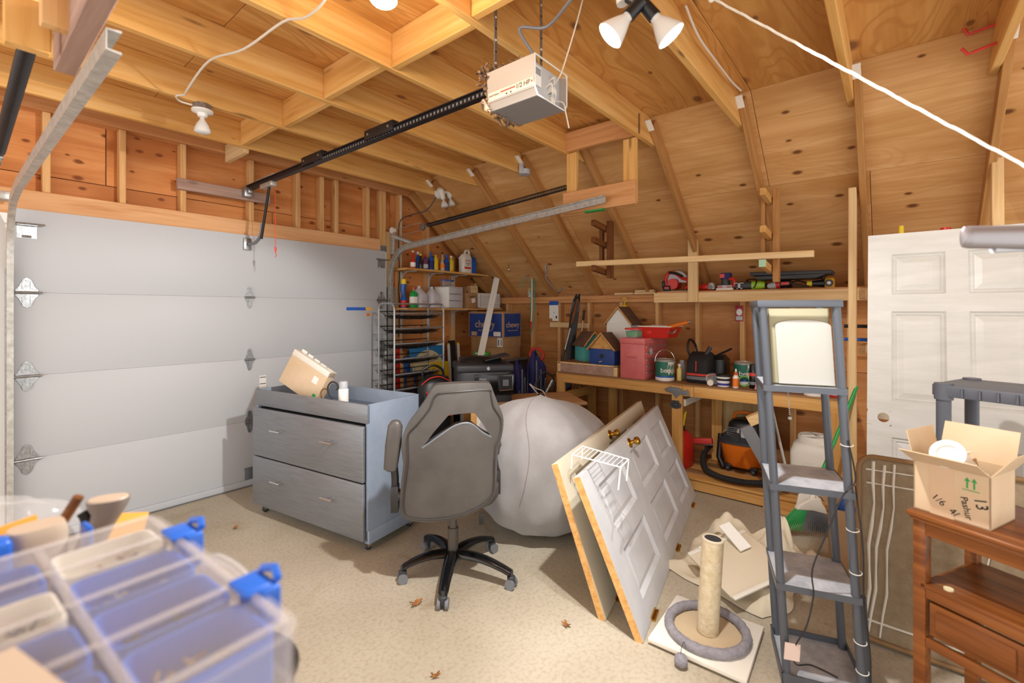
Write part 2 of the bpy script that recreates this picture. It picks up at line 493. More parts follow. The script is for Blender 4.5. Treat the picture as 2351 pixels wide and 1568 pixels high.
# ---- ceiling: subfloor sheets, joists, blocking, sloped roof sheathing, rafters
ceil = setting('ceiling')
JY = [3.84 - .61 * k for k in range(11)]           # -y faces of the joists (24 in. spacing)
y = 4.38
while y > -2.2:
    for (xa, xb) in ((-1.7, .9), (.903, SX1 + .02)):
        sheet('plywood_sheet', ((xa + xb) / 2, y - .61, ZS + .009), (1, 0, 0), (0, 1, 0), xb - xa, 1.217, .018, M_plyc, ceil)
    y -= 1.22
joist_mesh = None
for y in JY:
    if joist_mesh is None:
        poly = [(-1.7, ZJ), (slope_x(ZJ) - .012, ZJ), (slope_x(ZS) - .012, ZS), (-1.7, ZS)]
        mb = MB(); mb.prism([(p[0] - 1, p[1] - ZJ) for p in poly], -.019, .019)
        joist_mesh = mb.mesh('joist', .003, 1, 0); joist_mesh.materials.append(M_joist)
    o = place('joist', joist_mesh, M_joist, ceil, M=Tr(1, y + .019, ZJ) @ Rx(90))
for k in range(len(JY) - 1):                        # staggered blocking line
    x = 1.47 + (.02 if k % 2 else -.02)
    lumber('blocking', (x, JY[k + 1] + .04, (ZJ + ZS) / 2 + .002), (x, JY[k] - .002, (ZJ + ZS) / 2 + .002), .038, ZS - ZJ - .006, M_joist, ceil)
lumber('blocking', (1.49, JY[0] + .04, ZJ + .04), (1.49, 4.26, ZJ + .04), .038, .14, M_new, ceil)
# sloped sheathing in two courses
row_edges = [-.13, 1.13, SLEN - .003]
for j in range(2):
    a, b = row_edges[j], row_edges[j + 1]
    y = 4.38 if j == 0 else 4.38
    cuts = [4.38, 2.52, .12, -2.3] if j == 0 else [4.38, 3.12, .72, -2.3]
    for y0, y1 in zip(cuts, cuts[1:]):
        c = Vector((SX0, 0, SZ0)) + SD * ((a + b) / 2) - SN * .009
        c.y = (y0 + y1) / 2
        sheet('roof_sheathing', c, (0, 1, 0), SD, (y0 - y1) - .003, (b - a) - .003, .018, M_plys, ceil)
c = Vector((SX0, 0, SZ0)) + SD * (SLEN / 2) - SN * .03; c.y = .9
sheet('roof_light_seal', c, (0, 1, 0), SD, 7.0, SLEN + .3, .02, M_old, ceil)  # unseen sheet over the sheathing, added to keep world light out of its seams
sheet('ceiling_light_seal', (.8, .9, ZS + .03), (1, 0, 0), (0, 1, 0), 5.05, 7.0, .02, M_old, ceil)  # unseen cover above the subfloor, added to block light between the sheets
for y in JY:
    p0 = Vector((SX0, y - .02, SZ0)) - SD * .02 + SN * .045
    p1 = Vector((SX0, y - .02, SZ0)) + SD * (SLEN - .03) + SN * .045
    lumber('rafter', p0, p1, .038, .09, M_raft, ceil, up=-SN)
    c = p1 + SD * .0 + SN * .048
    MB().box(-.045, .045, -.02, .02, -.004, .004).build('vent_baffle', M_paper, ceil, loc=(c.x - .015, c.y, c.z + .01), rot=(0, R(38), 0))
p0 = Vector((SX0, 4.255, SZ0)) + SN * .045; p1 = p0 + SD * (SLEN - .1)
lumber('rafter', p0, p1, .038, .09, M_raft, ceil, up=-SN)

# ---- front wall (around the garage door)
wf = setting('wall_front')
YF = 4.29
lumber('header', (-.2, 4.33, 2.13), (2.99, 4.33, 2.13), .1, .27, M_header, wf)
lumber('top_plate', (-1.7, 4.325, 2.838), (3.49, 4.325, 2.838), .11, .084, M_plate, wf)
lumber('end_joist', (-1.7, 4.34, 2.905), (3.38, 4.34, 2.905), .05, .048, M_joist, wf)
for x in (-.75, -.35, .045, .43, .82, 1.19, 1.69, 2.10, 2.335, 2.487, 2.845):
    lumber('stud', (x, YF + .045, 2.266), (x, YF + .045, 2.795), .038, .088, M_stud, wf, up=(0, 1, 0))
for x in (3.012, 3.05):
    lumber('jamb_stud', (x, YF + .045, 0), (x, YF + .045, 2.795), .037, .088, M_stud, wf, up=(0, 1, 0))
lumber('jamb_trim', (3.10, YF + .02, 0), (3.10, YF + .02, 2.36), .055, .035, M_new, wf, up=(0, 1, 0))
for x, zt in ((3.27, 2.80), (3.665, 2.52), (4.09, 2.18), (4.5, 1.86)):
    lumber('stud', (x, YF + .045, .04), (x, YF + .045, zt), .04, .088, M_stud, wf, up=(0, 1, 0))
for x in (.235, .19):
    lumber('jamb_stud', (x, YF + .045, 0), (x, YF + .045, 2.2), .037, .088, M_stud, wf, up=(0, 1, 0))
MB().box(.215, .275, 4.262, 4.288, 0, 2.1).build('white_stop', M_white, wf)
MB().box(3.028, 3.055, 4.262, 4.288, 0, 2.13).build('white_stop', M_white, wf)
lumber('sole_plate', (3.1, YF + .045, .019), (4.7, YF + .045, .019), .088, .038, M_stud, wf)
lumber('backing_board', (1.14, YF - .021, 2.473), (1.83, YF - .021, 2.473), .038, .086, M_old, wf)
for (xa, xb) in ((-1.7, .74), (.743, 3.18)):
    sheet('plywood_sheet', ((xa + xb) / 2, 4.389, 2.67), (1, 0, 0), (0, 0, 1), xb - xa - .002, .555, .018, M_plyf, wf)
for (xa, xb) in ((-1.7, .2), (.203, 1.9), (1.903, 3.18)):
    sheet('plywood_strip', ((xa + xb) / 2, 4.389, 2.288), (1, 0, 0), (0, 0, 1), xb - xa - .002, .2, .018, M_plyf, wf)
poly = [(3.183, 0), (4.80, 0), (4.80, 1.70), (3.36, 2.9), (3.183, 2.93)]
MB().prism([(p[0] - 4, p[1] - 1.2) for p in poly], 0, .018).build('plywood_sheet', M_plyf, wf, smooth=0, M=Tr(4, 4.398, 1.2) @ Rx(90))
sheet('plywood_sheet', (-.72, 4.389, 1.09), (0, 0, 1), (1, 0, 0), 2.18, 1.9, .018, M_plyf, wf)

sheet('wall_light_seal', (.75, 4.415, 2.6), (1, 0, 0), (0, 0, 1), 5.0, .9, .02, M_old, wf)  # unseen outer skins of this wall, added to stop light leaking through sheet seams
MB().prism([(3.02, 0), (4.84, 0), (4.84, 1.72), (3.4, 2.93), (3.02, 2.95)], 0, .02, Tr(0, 4.43, 0) @ Rx(90)).build('wall_light_seal', M_old, wf, smooth=0)
sheet('wall_light_seal', (-.75, 4.415, 1.2), (1, 0, 0), (0, 0, 1), 2.0, 2.4, .02, M_old, wf)
# ---- right wall (behind the bench)
wr = setting('wall_right')
XR = 4.70
for k in range(15):
    y = 3.93 - .406 * k
    lumber('stud', (XR + .045, y, .04), (XR + .045, y, 1.585), .038, .088, M_stud, wr, up=(1, 0, 0))
lumber('sole_plate', (XR + .045, 4.29, .019), (XR + .045, -2.1, .019), .088, .038, M_stud, wr)
for z in (1.605, 1.644):
    ycuts = [4.29, 2.3, -2.1] if z < 1.62 else [4.29, 1.2, -2.1]
    for a, b in zip(ycuts, ycuts[1:]):
        lumber('top_plate', (XR + .045, a, z), (XR + .045, b + .002, z), .092, .038, M_plate, wr)
ys = [4.38, 3.12, 1.92, .70, -.52, -2.1]
for a, b in zip(ys, ys[1:]):
    for z0, z1 in ((.02, .98), (.983, 1.68)):
        sheet('plywood_sheet', (4.80, (a + b) / 2, (z0 + z1) / 2), (0, -1, 0), (0, 0, 1), a - b - .003, z1 - z0, .018, M_plyr, wr)

sheet('wall_light_seal', (4.825, .9, .86), (0, 1, 0), (0, 0, 1), 7.0, 1.72, .02, M_old, wr)  # unseen outer skin, added to block light leaking in at the plate and seams
# ---- garage door: four steel sections, hinges, lock plate, bottom seal
gd = setting('door_1')
DX0, DX1, DY = .28, 3.024, 4.24
for k in range(4):
    z0 = .025 + .5275 * k; z1 = z0 + .5270
    MB().box(-1.372, 1.372, 0, .04, -.2634, .2634).build('door_section', M_gdoor, gd, bevel=.0012, seg=2, loc=((DX0 + DX1) / 2, DY, (z0 + z1) / 2))
MB().box(DX0 - .05, DX1 + .05, DY + .05, DY + .06, -.01, 2.2).build('door_light_seal', M_grey, gd)  # hidden sheet added so no outside light shows between the sections
MB().box(DX0, DX1, DY - .012, DY + .045, 0, .014)  .build('bottom_seal', M_grey, gd, bevel=.004)
MB().box(DX0, DX1, DY - .02, DY, .012, .06).build('bottom_rail', M_lgrey, gd, bevel=.002)
def hinge_mesh(s):
    m = MB()
    out = [(-.032 * s, -.012), (-.034 * s, .012), (-.024 * s, .03), (-.012 * s, .078), (0, .09), (.012 * s, .078), (.024 * s, .03), (.034 * s, .012), (.032 * s, -.012)]
    m.prism(out, 0, .004)
    m.prism([(p[0], -p[1] - .012) for p in out], 0, .004)
    m.cyl((-.04 * s, -.006, .011), (.04 * s, -.006, .011), .0085, n=10)
    for y in (.07, .035, -.082, -.047):
        m.cyl((0, y, .004), (0, y, .009), .005, n=8)
    for y0, y1 in ((.02, .07), (-.032, -.082)):
        m.box(-.014 * s, -.010 * s, min(y0, y1), max(y0, y1), .003, .010); m.box(.010 * s, .014 * s, min(y0, y1), max(y0, y1), .003, .010)
    return m.mesh('hinge', 0, 1, 40)
hm, hw = hinge_mesh(1), hinge_mesh(1.5)
for m in (hm, hw): m.materials.append(M_galv)
for k in range(1, 4):
    z = .025 + .5275 * k + .004
    place('hinge', hm, M_galv, gd, M=Tr(1.65, DY - .002, z) @ Rx(90))
    for x, sgn in ((.335, -1), (2.97, 1)):
        place('hinge', hw, M_galv, gd, M=Tr(x, DY - .002, z) @ Rx(90))
        MB().cyl((x - sgn * .07, DY - .02, z - .006), (x + sgn * .085, DY - .02, z - .006), .006, n=8).cyl((x + sgn * .085, DY - .02, z - .006), (x + sgn * .095, DY - .02, z - .006), .02, n=14).build('roller', M_galv, gd)
for x, sgn in ((.335, -1), (2.97, 1)):
    m = MB().box(-.045, .045, -.004, 0, -.06, .02).box(-.045, .045, -.04, 0, .018, .022).cyl((-.02, -.01, -.05), (.02, -.01, -.05), .007, n=8)
    m.cyl((-sgn * .08, -.03, .028), (sgn * .085, -.03, .028), .006, n=8)
    m.build('top_fixture', M_galv, gd, loc=(x, DY, 2.01))
MB().box(-.032, .032, -.006, 0, -.05, .05).box(-.038, .038, -.012, 0, .04, .05).cyl((0, -.012, .012), (0, 0, .012), .008, n=10).cyl((0, -.012, -.028), (0, 0, -.028), .008, n=10).build('lock_plate', M_grey, gd, bevel=.002, loc=(1.645, DY, .11))
m = MB().box(-.028, .028, -.001, 0, -.07, .07)
m.build('warning_sticker', M_paper, gd, loc=(1.76, DY, .86))
MB().box(-.024, .024, -.002, 0, .052, .058).box(-.024, .024, -.002, 0, -.004, .002).box(-.024, .024, -.002, 0, -.05, -.045).build('sticker_print', M_ink, gd, loc=(1.76, DY, .86))
m = MB().box(-.17, .05, -.001, 0, -.016, .016)
m.build('blue_sticker', mat('sticker_blue', '2a5fc0', .5), gd, loc=(2.73, DY, 1.512))
MB().box(.052, .12, -.001, 0, -.016, .016).build('yellow_sticker', M_envelope, gd, loc=(2.73, DY, 1.512))
MB().box(.06, .10, -.001, 0, -.075, -.045).build('orange_sticker', M_orange, gd, loc=(2.73, DY, 1.512))

# ---- door tracks with curved bends, springs, pulleys
def ctrack(path, w, d, side):
    """C-channel swept along path in the yz plane; opening faces side (+1/-1 in x)"""
    m = MB(); P = [Vector(p) for p in path]; rings = []
    for i, p in enumerate(P):
        a = P[max(i - 1, 0)]; b = P[min(i + 1, len(P) - 1)]
        t = (b - a).normalized(); nrm = Vector((0, -t.z, t.y))
        prof = [(0, -w / 2), (side * d, -w / 2 - .004), (side * d, -w / 2 + .002), (side * .003, -w / 2 + .003), (side * .003, w / 2 - .003), (side * d, w / 2 - .002), (side * d, w / 2 + .004), (0, w / 2)]
        rings.append([p + Vector((q[0], 0, 0)) + nrm * q[1] for q in prof])
    return m.ring(rings)
def track(x, side, label, yend, zend):
    t = thing('door_track', label, 'door track', (x, 4.2, 0))
    r = .32; zc = 1.84; yv = 4.2
    path = [(0, 0, .02), (0, 0, .9), (0, 0, zc)]
    ang = math.atan2(zend - (zc + r), yv - r - yend)
    bend = [(0, -r + r * math.cos(R(a)), zc + r * math.sin(R(a))) for a in range(0, 91, 10)]
    path += bend[1:]
    ex = (0, yend - yv, zend); path += [((0, -.55, zc + r + .015)), ex]
    ctrack(path, .05, .03, side).build('track_channel', M_galvl, t, smooth=60)
    MB().box(-.004, .05 * -side if side < 0 else .004, 0, .085, 0, 1.75).build('track_angle', M_galv, t)
    return t
tr = track(3.075, -1, 'galvanised curved door track rising beside the shelf of bottles', 1.63, 2.305)
MB().box(-.012, .014, -.028, .03, 0, .26).build('flag_bracket', M_galvl, tr, bevel=.004, loc=(0, -.02, 2.1))
MB().cyl((-.02, 0, 0), (.02, 0, 0), .032, n=18).build('cable_pulley', M_porc, tr, loc=(0, -.02, 2.36))
MB().tube([(0, -.02, 2.3), (.1, -.28, 2.2)], .025, 10).build('support_arm', M_galvl, tr)
tl = track(.245, 1, 'galvanised curved door track at the left edge beside white stop', 1.45, 2.14)
MB().box(-.05, .02, -.06, .03, 0, .05).build('flag_bracket', M_galvl, tl, bevel=.004, loc=(0, -.02, 2.16))

def coil(p0, p1, r, turns, w, m=None):
    p0, p1 = Vector(p0), Vector(p1); x, y, d = frame_from(p1 - p0); L = (p1 - p0).length; pts = []
    n = int(turns * 10)
    for i in range(n + 1):
        a = 2 * PI * i / 10
        pts.append(p0 + d * L * i / n + x * r * math.cos(a) + y * r * math.sin(a))
    return (m or MB()).tube(pts, w, 5)
def spring(p0, p1, label, turns=80):
    t = thing('extension_spring', label, 'spring', p0)
    q = Vector(p1) - Vector(p0); d = q.normalized()
    coil((0, 0, 0), q, .019, turns, .0042).build('coil', M_spring, t)
    MB().tube([q, q + d * .03 + Vector((0, 0, .012)), q + d * .05, q + d * .035 - Vector((0, 0, .012))], .005, 6).build('hook', M_galv, t)
    MB().cyl(Vector((0, 0, 0)), -d * .05, .006, n=8).build('clevis', M_galv, t)
    s = -d * .08
    MB().cyl(s + Vector((-.012, 0, 0)), s + Vector((.012, 0, 0)), .04, n=18).cyl(s + Vector((-.02, 0, 0)), s + Vector((.02, 0, 0)), .01, n=10).build('pulley', M_galv, t)
    return t
sp = spring((3.21, 3.77, 2.385), (3.21, 2.05, 2.495), 'dark extension spring stretched above the track beside the shelves', 105)
MB().tube([(-.14, .41, -.02), (0, .12, .04)], .0025, 5).tube([(-.14, .45, -.1), (0, .10, -.04)], .0025, 5).build('lift_cable', M_galv, sp)
sl = spring((.165, 3.25, 2.235), (.165, 2.0, 2.31), 'dark extension spring hanging at the upper left beside the lumber hanger', 80)

# ---- lumber frames that carry the track ends
t = thing('track_hanger_frame', 'orange lumber frame hung from joists holding the bottle-side track end', 'wooden frame', (3.15, 1.4, 2.26))
lumber('bottom_board', (0, .03, .085), (0, .64, .085), .038, .17, M_plate, t)
lumber('top_board', (-.01, -.0, .565), (-.01, .66, .565), .038, .15, M_plate, t)
lumber('post', (.04, .09, .02), (.04, .09, .49), .1, .038, M_joist, t, up=(1, 0, 0))
lumber('post', (.04, .585, .02), (.04, .585, .49), .09, .038, M_joist, t, up=(1, 0, 0))
MB().box(-.03, .02, .28, .44, -.012, -.003).build('green_clip', M_green, t)
t = thing('track_hanger_frame', 'pale lumber hanger with grey-brown bottom board at the upper left corner', 'wooden frame', (.2, 1.2, 2.2))
lumber('bottom_board', (.035, -.1, .075), (.035, .76, .075), .05, .12, M_old, t)
lumber('post', (-.055, .62, .0), (-.055, .62, .54), .038, .09, M_joist, t, up=(1, 0, 0))
lumber('post', (-.005, .50, .03), (-.005, .50, .54), .038, .075, M_stud, t, up=(1, 0, 0))
lumber('post', (-.01, .26, .08), (-.01, .26, .54), .05, .1, M_joist, t, up=(0, 1, 0))

# ---- garage door opener
op = thing('garage_door_opener', 'grey half horsepower garage door opener hanging on metal straps', 'door opener', (1.63, 1.25, 2.35))
sec = [(-.118, .045), (-.098, .02), (.098, .02), (.118, .045), (.118, .18), (-.118, .18)]
y0, y1 = -.132, .125
hous = MB()
def strip(mb, a, b, th=.004):
    (xa, za), (xb, zb) = a, b
    d = Vector((xb - xa, 0, zb - za)).normalized(); n = Vector((d.z, 0, -d.x)) * th
    vs = []
    for y in (y0, y1):
        vs += [(xa, y, za), (xb, y, zb), (xb - n.x, y, zb - n.z), (xa - n.x, y, za - n.z)]
    mb.add(vs, [(0, 1, 2, 3), (7, 6, 5, 4), (0, 4, 5, 1), (1, 5, 6, 2), (2, 6, 7, 3), (3, 7, 4, 0)])
strip(hous, sec[4], sec[3]); strip(hous, sec[3], sec[2])
hous.build('housing_side', M_lav, op, smooth=0)
hous = MB(); strip(hous, sec[0], sec[5]); strip(hous, sec[1], sec[0])
hous.build('housing_side', M_lav, op, smooth=0)
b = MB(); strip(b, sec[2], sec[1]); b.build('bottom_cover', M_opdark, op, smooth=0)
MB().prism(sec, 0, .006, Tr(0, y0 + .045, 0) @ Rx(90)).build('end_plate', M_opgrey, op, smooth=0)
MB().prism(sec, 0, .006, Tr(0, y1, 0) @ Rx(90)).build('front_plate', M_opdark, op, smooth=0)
MB().box(-.118, .118, y0 + .04, y1, .177, .183).build('top_cover', M_lav, op)
rim = MB()
for a, c in zip(sec, sec[1:] + sec[:1]):
    rim.tube([(a[0], y0, a[1]), (c[0], y0, c[1])], .003, 6)
rim.build('rim', M_white, op)
LX = -.1235
MB().box(LX - .001, LX + .002, y0 + .003, y1 - .006, .050, .086).build('label_strip', M_label, op)
MB().box(LX - .002, LX - .0008, -.035, .045, .071, .076).build('red_line', M_redink, op)
text('horsepower_text', '1/2 HP', .028, M_ink, op, (LX - .0012, -.075, .070), (R(90), 0, R(-90)), sx=.95)
text('brand_text', 'CRAFTSMAN', .0105, M_ink, op, (LX - .0012, .083, .070), (R(90), 0, R(-90)))
MB().box(LX - .002, LX - .0008, -.124, -.119, .066, .074).build('red_dot', M_redink, op)
for yy in (-.012, .012):
    MB().cyl((LX - .002, yy, .058), (LX + .002, yy, .058), .004, n=8).build('vent_hole', M_black, op)
MB().box(-.09, -.035, y0 + .028, y0 + .040, .08, .16).build('sticker', M_paper, op)
for i in range(6):
    MB().box(-.086, -.04, y0 + .026, y0 + .028, .125 + i * .005, .127 + i * .005).build('sticker_line', M_grey, op)
for i in range(9):
    x, z = .015 + .045 * random.random(), .07 + .08 * random.random()
    MB().tube(smoothpath([(x, y0 + .04, z), (x + .01, y0 + .02, z + .01), (x + .02, y0 + .025, z - .01), (x + .015, y0 + .04, z - .016)], 4), .0026, 5).build('wire', M_offw, op)
MB().box(.03, .075, y0 + .022, y0 + .04, .085, .11).build('terminal_block', M_offw, op, bevel=.003)
MB().box(.04, .07, y0 + .026, y0 + .04, .045, .068).build('receiver_box', M_offw, op, bevel=.003)
for x, y in ((-.105, .09), (.08, -.02)):
    MB().box(-.009, .009, -.001, .0015, 0, .385).build('strap', M_galv, op, loc=(x, y, .18))
    for i in range(7):
        MB().cyl((0, -.0025, .04 + i * .05), (0, -.001, .04 + i * .05), .0045, n=8).build('strap_hole', M_black if i % 2 else M_paper, op, loc=(x, y, .18))
nest = MB()
for i in range(150):
    x = -.135 + .25 * random.random(); y = (.105 + .05 * random.random()); z = .01 + .19 * random.random()
    nest.tube([(x, y, z), (x + random.uniform(-.02, .02), y + random.uniform(0, .02), z + random.uniform(-.015, .02)), (x + random.uniform(-.03, .03), y + random.uniform(-.01, .02), z + random.uniform(-.02, .03))], random.uniform(.003, .009), 5)
for i in range(40):
    x = -.115 + .12 * random.random(); y = -.03 + .15 * random.random()
    nest.tube(smoothpath([(x, y, .182), (x + random.uniform(-.02, .02), y + .015, .2), (x + random.uniform(-.04, .04), y + random.uniform(-.03, .04), .19 + random.uniform(0, .025))], 3), .002, 4)
nest.build('mouse_nest', M_rust, op, kind='stuff')
lumber_y = 4.24 - 1.25
MB().box(-.018, .018, .125, 2.97, .152, .158).box(-.004, .004, .125, 2.97, .158, .196).box(-.016, .016, .125, 2.97, .190, .196).build('rail', M_rail, op)
chain = MB()
for i in range(60):
    yy = .17 + i * .028
    chain.box(-.0125, -.009, yy, yy + .012, .160, .176)
chain.build('drive_chain', M_grey, op, kind='stuff')
for yy in (1.08, 1.86):
    MB().box(-.022, .022, yy - .14, yy + .14, .165, .225).build('splice_bracket', M_rail, op, bevel=.004)
    for d in (-.1, .1):
        MB().cyl((-.027, yy + d, .195), (-.021, yy + d, .195), .008, n=8).build('bolt', M_galv, op)
MB().box(-.024, .024, 2.48, 2.68, .118, .152).box(-.018, .018, 2.44, 2.76, .196, .204).build('trolley', M_galvl, op, bevel=.003)
MB().tube([(0, 2.56, .12), (-.01, 2.68, -.28)], .011, 8).build('arm', M_rail, op)
MB().tube(smoothpath([(-.012, 2.66, -.16), (-.012, 2.69, -.25), (-.008, 2.80, -.30), (0, 2.94, -.295)], 5), .013, 8).build('curved_arm', M_grey, op)
MB().box(-.03, .03, 2.965, 2.985, -.345, -.245).build('door_plate', M_galv, op, bevel=.003)
MB().box(-.035, .035, 2.94, 3.005, .1, .18).box(-.02, .02, 2.9, 2.97, .125, .165).build('header_bracket', M_galv, op, bevel=.004)
MB().tube([(.02, 2.5, .1), (.022, 2.5, -.36)], .0025, 5).build('release_cord', M_redhook, op)
MB().cyl((.022, 2.5, -.36), (.022, 2.5, -.4), .01, .006, n=8).tube([(.022, 2.5, -.4), (.03, 2.5, -.42), (.02, 2.5, -.44)], .003, 5).build('release_handle', M_redhook, op)
MB().tube(smoothpath([(.065, y0 + .03, .13), (.06, y0 - .005, .16), (.075, y0 - .02, .22), (.09, y0 - .07, .38), (.11, y0 - .12, .58)], 6), .003, 6).build('power_lead', M_cable, op)
MB().tube(smoothpath([(.075, y0 + .03, .06), (.09, y0 + .0, .05), (.098, y0 - .01, .0), (.105, y0 - .02, -.06)], 6), .003, 6).build('dangling_wire', M_cable, op)
# ================================================================ LAMPS AND CABLES
def br_bulb(parent, M, m, name='bulb', s=1.0):
    prof = [(0, .013), (.022, .013), (.03, .018), (.055, .034), (.088, .046), (.102, .047), (.110, .040), (.113, .022), (.114, .002)]
    return MB().loft([(z * s, r * s, r * s) for z, r in prof], 24).build(name, m, parent, M=M)
def flood_dir(n):
    return Vector(n).normalized().to_track_quat('Z', 'Y').to_matrix().to_4x4()

t = thing('twin_flood_lamp', 'lit twin flood lamp with two white bulbs on a black Y socket', 'lamp', (1.50, .66, 2.53))
MB().cyl((0, .09, .215), (0, .09, .172), .055, n=20).cyl((0, .09, .172), (0, .07, .03), .02, n=12).build('ceiling_socket', M_porc, t)
MB().cyl((0, .06, .06), (0, .0, .0), .021, n=14).build('socket_stem', M_black, t)
for n, off in (((-.37, .60, -.72), (-.014, .008, -.01)), ((.34, -.52, -.78), (.012, -.012, -.01))):
    n = Vector(n).normalized(); o = Vector(off)
    MB().cyl(o - n * .02, o + n * .045, .021, .023, n=14).build('socket_arm', M_black, t)
    Mx = Tr(*(o + n * .04)) @ flood_dir(n)
    prof = [(0, .018), (.016, .018), (.02, .021), (.052, .036), (.085, .049), (.091, .050)]
    bl = MB().loft([(z, r, r) for z, r in prof], 28).build('bulb', M_porc, t, M=Mx)
    MB().loft([(.0911, .0475, .0475), (.094, .042, .042)], 28).build('bulb_face', M_bulb, bl)
    ld = bpy.data.lights.new('flood_light', 'SPOT'); ld.energy = BULB_W * (3.5 if n.x < 0 else 1.9); ld.spot_size = R(118); ld.spot_blend = .28; ld.shadow_soft_size = .035; ld.color = (1, .985, .955)
    lo = bpy.data.objects.new('flood_light', ld); COL.objects.link(lo); lo.parent = t
    lo.matrix_basis = Tr(*(o + n * .150)) @ (-n).to_track_quat('Z', 'Y').to_matrix().to_4x4()

t = thing('ceiling_bulb', 'lit round bulb in a lampholder at the top edge of picture', 'lamp', (1.0, 1.414, 2.745))
MB().cyl((0, 0, 0), (0, 0, -.02), .05, n=20).cyl((0, 0, -.02), (0, 0, -.045), .025, n=14).build('lampholder', M_porc, t)
bm_ = mat('bare_bulb_glow', 'ffffff', .4, emit=SPOT_W / (PI * .024), ecol=(1, .88, .68, 1))
br_bulb(t, Tr(0, 0, -.04) @ Rx(180), bm_)

t = thing('porcelain_lampholder', 'unlit reflector bulb in a round porcelain holder under joist', 'lamp', (1.0, 3.255, 2.745))
MB().cyl((0, 0, 0), (0, 0, -.035), .052, n=8).build('junction_box', M_galv, t)
MB().loft([(-.035, .058, .058), (-.045, .057, .057), (-.055, .03, .03), (-.075, .024, .024)], 24).build('holder', M_porc, t)
br_bulb(t, Tr(0, 0, -.068) @ Rx(180), M_bulboff, s=.93)
t = thing('twin_wall_lamp', 'unlit white twin lampholder with two bulbs at the end of joist', 'lamp', (3.42, 3.80, 2.80))
MB().cyl((0, .035, -.03), (0, .0, -.03), .06, n=20).build('base', M_porc, t)
for dx in (-.0, .095):
    o = Vector((dx, -.02, -.03 if dx == 0 else .0)); n = Vector((.1 if dx else .05, -.25, -1)).normalized()
    MB().cyl(o - n * .03, o + n * .075, .03, .026, n=14).build('socket', M_porc, t)
    br_bulb(t, Tr(*(o + n * .07)) @ flood_dir(n), M_bulboff, s=.85)
MB().tube([(0, .0, -.03), (.095, -.01, 0)], .018, 8).build('arm', M_porc, t)
t = thing('junction_can', 'small grey round junction can fixed under rafter', 'electrical box', (3.34, 2.585, 2.76))
MB().cyl((0, 0, .01), (0, 0, -.035), .05, n=20).build('can', M_lgrey, t)
MB().box(-.06, -.035, -.02, .02, -.03, .05).build('strap', M_lgrey, t, bevel=.004)

MB().tube(smoothpath([(.944, 1.671, 2.738), (.961, 1.768, 2.72), (.957, 1.902, 2.715), (.927, 2.032, 2.735), (.88, 2.32, 2.70), (.839, 2.636, 2.735), (.852, 3.008, 2.71), (.878, 3.138, 2.73), (.855, 3.209, 2.735), (.889, 3.273, 2.735), (.955, 3.262, 2.73)], 6), .0055, 7).build('lamp_cable', M_cable, label='white cable stapled under joists running to the porcelain lampholder', cat='cable')
MB().tube(smoothpath([(1.545, .90, 2.74), (1.597, 1.009, 2.735), (1.655, 1.161, 2.72), (1.61, 1.275, 2.735), (1.68, 1.25, 2.64), (1.66, 1.20, 2.535)], 6), .007, 7).build('opener_cable', M_cableg, label='grey power cable drooping from ceiling to the door opener', cat='cable')
MB().tube(smoothpath([(2.2, .752, 2.92), (2.39, .752, 2.86), (2.683, .752, 2.86), (3.0, .752, 2.87), (3.2, .745, 2.885)], 6), .006, 7).build('joist_cable', M_cable, label='thin white cable stapled along the joist behind lit lamp', cat='cable')
MB().tube(smoothpath([(3.40, 3.82, 2.76), (3.36, 3.95, 2.6), (3.27, 4.1, 2.55), (3.232, 4.25, 2.5), (3.222, 4.276, 2.3), (3.236, 4.276, 1.9), (3.225, 4.276, 1.75), (3.238, 4.276, 1.5), (3.225, 4.276, 1.2)], 6), .006, 7).build('wall_cable', M_charc, label='dark cable curving from twin wall lamp down the stud', cat='cable')
MB().tube([(3.262, 4.283, 2.79), (3.262, 4.283, 1.0)], .006, 7).build('stud_cable', M_cable, label='pale cable running straight down the stud beside track', cat='cable')
rp = []
for i in range(90):
    k = i / 89; a = i * 1.3
    rp.append((1.945 - .06 * k + .0012 * math.cos(a), .56 - 1.6 * k, 2.74 - 1.6 * k + .0012 * math.sin(a)))
m = MB()
for ph in (0, 2.1, 4.2):
    m.tube([(p[0] + .0028 * math.cos(i * .9 + ph), p[1], p[2] + .0028 * math.sin(i * .9 + ph)) for i, p in enumerate(rp)], .0032, 5)
m.ball((1.945, .562, 2.735), .012)
m.build('rope', M_rope, label='white twisted rope stretched diagonally from ceiling across the upper right', cat='rope')
for i, (pts, lb) in enumerate(((((3.3, -.478, 2.985), (3.3, -.478, 2.93), (3.3, -.429, 2.915), (3.3, -.294, 2.894), (3.3, -.276, 2.94)), 'upper red vinyl storage hook screwed to the rafter'),
                               (((3.28, -.466, 2.87), (3.26, -.448, 2.83), (3.25, -.44, 2.805), (3.25, -.289, 2.775), (3.25, -.267, 2.812)), 'lower red vinyl storage hook screwed to the rafter'))):
    P = [Vector(p) for p in pts]
    m = MB().tube([P[0], P[1] * .9 + P[0] * .1, P[1] * .7 + P[2] * .3, P[2], P[3] * .9 + P[2] * .1, P[3], P[4]], .007, 8)
    m.build('storage_hook', M_redhook, label=lb, cat='hook', group='red storage hooks')

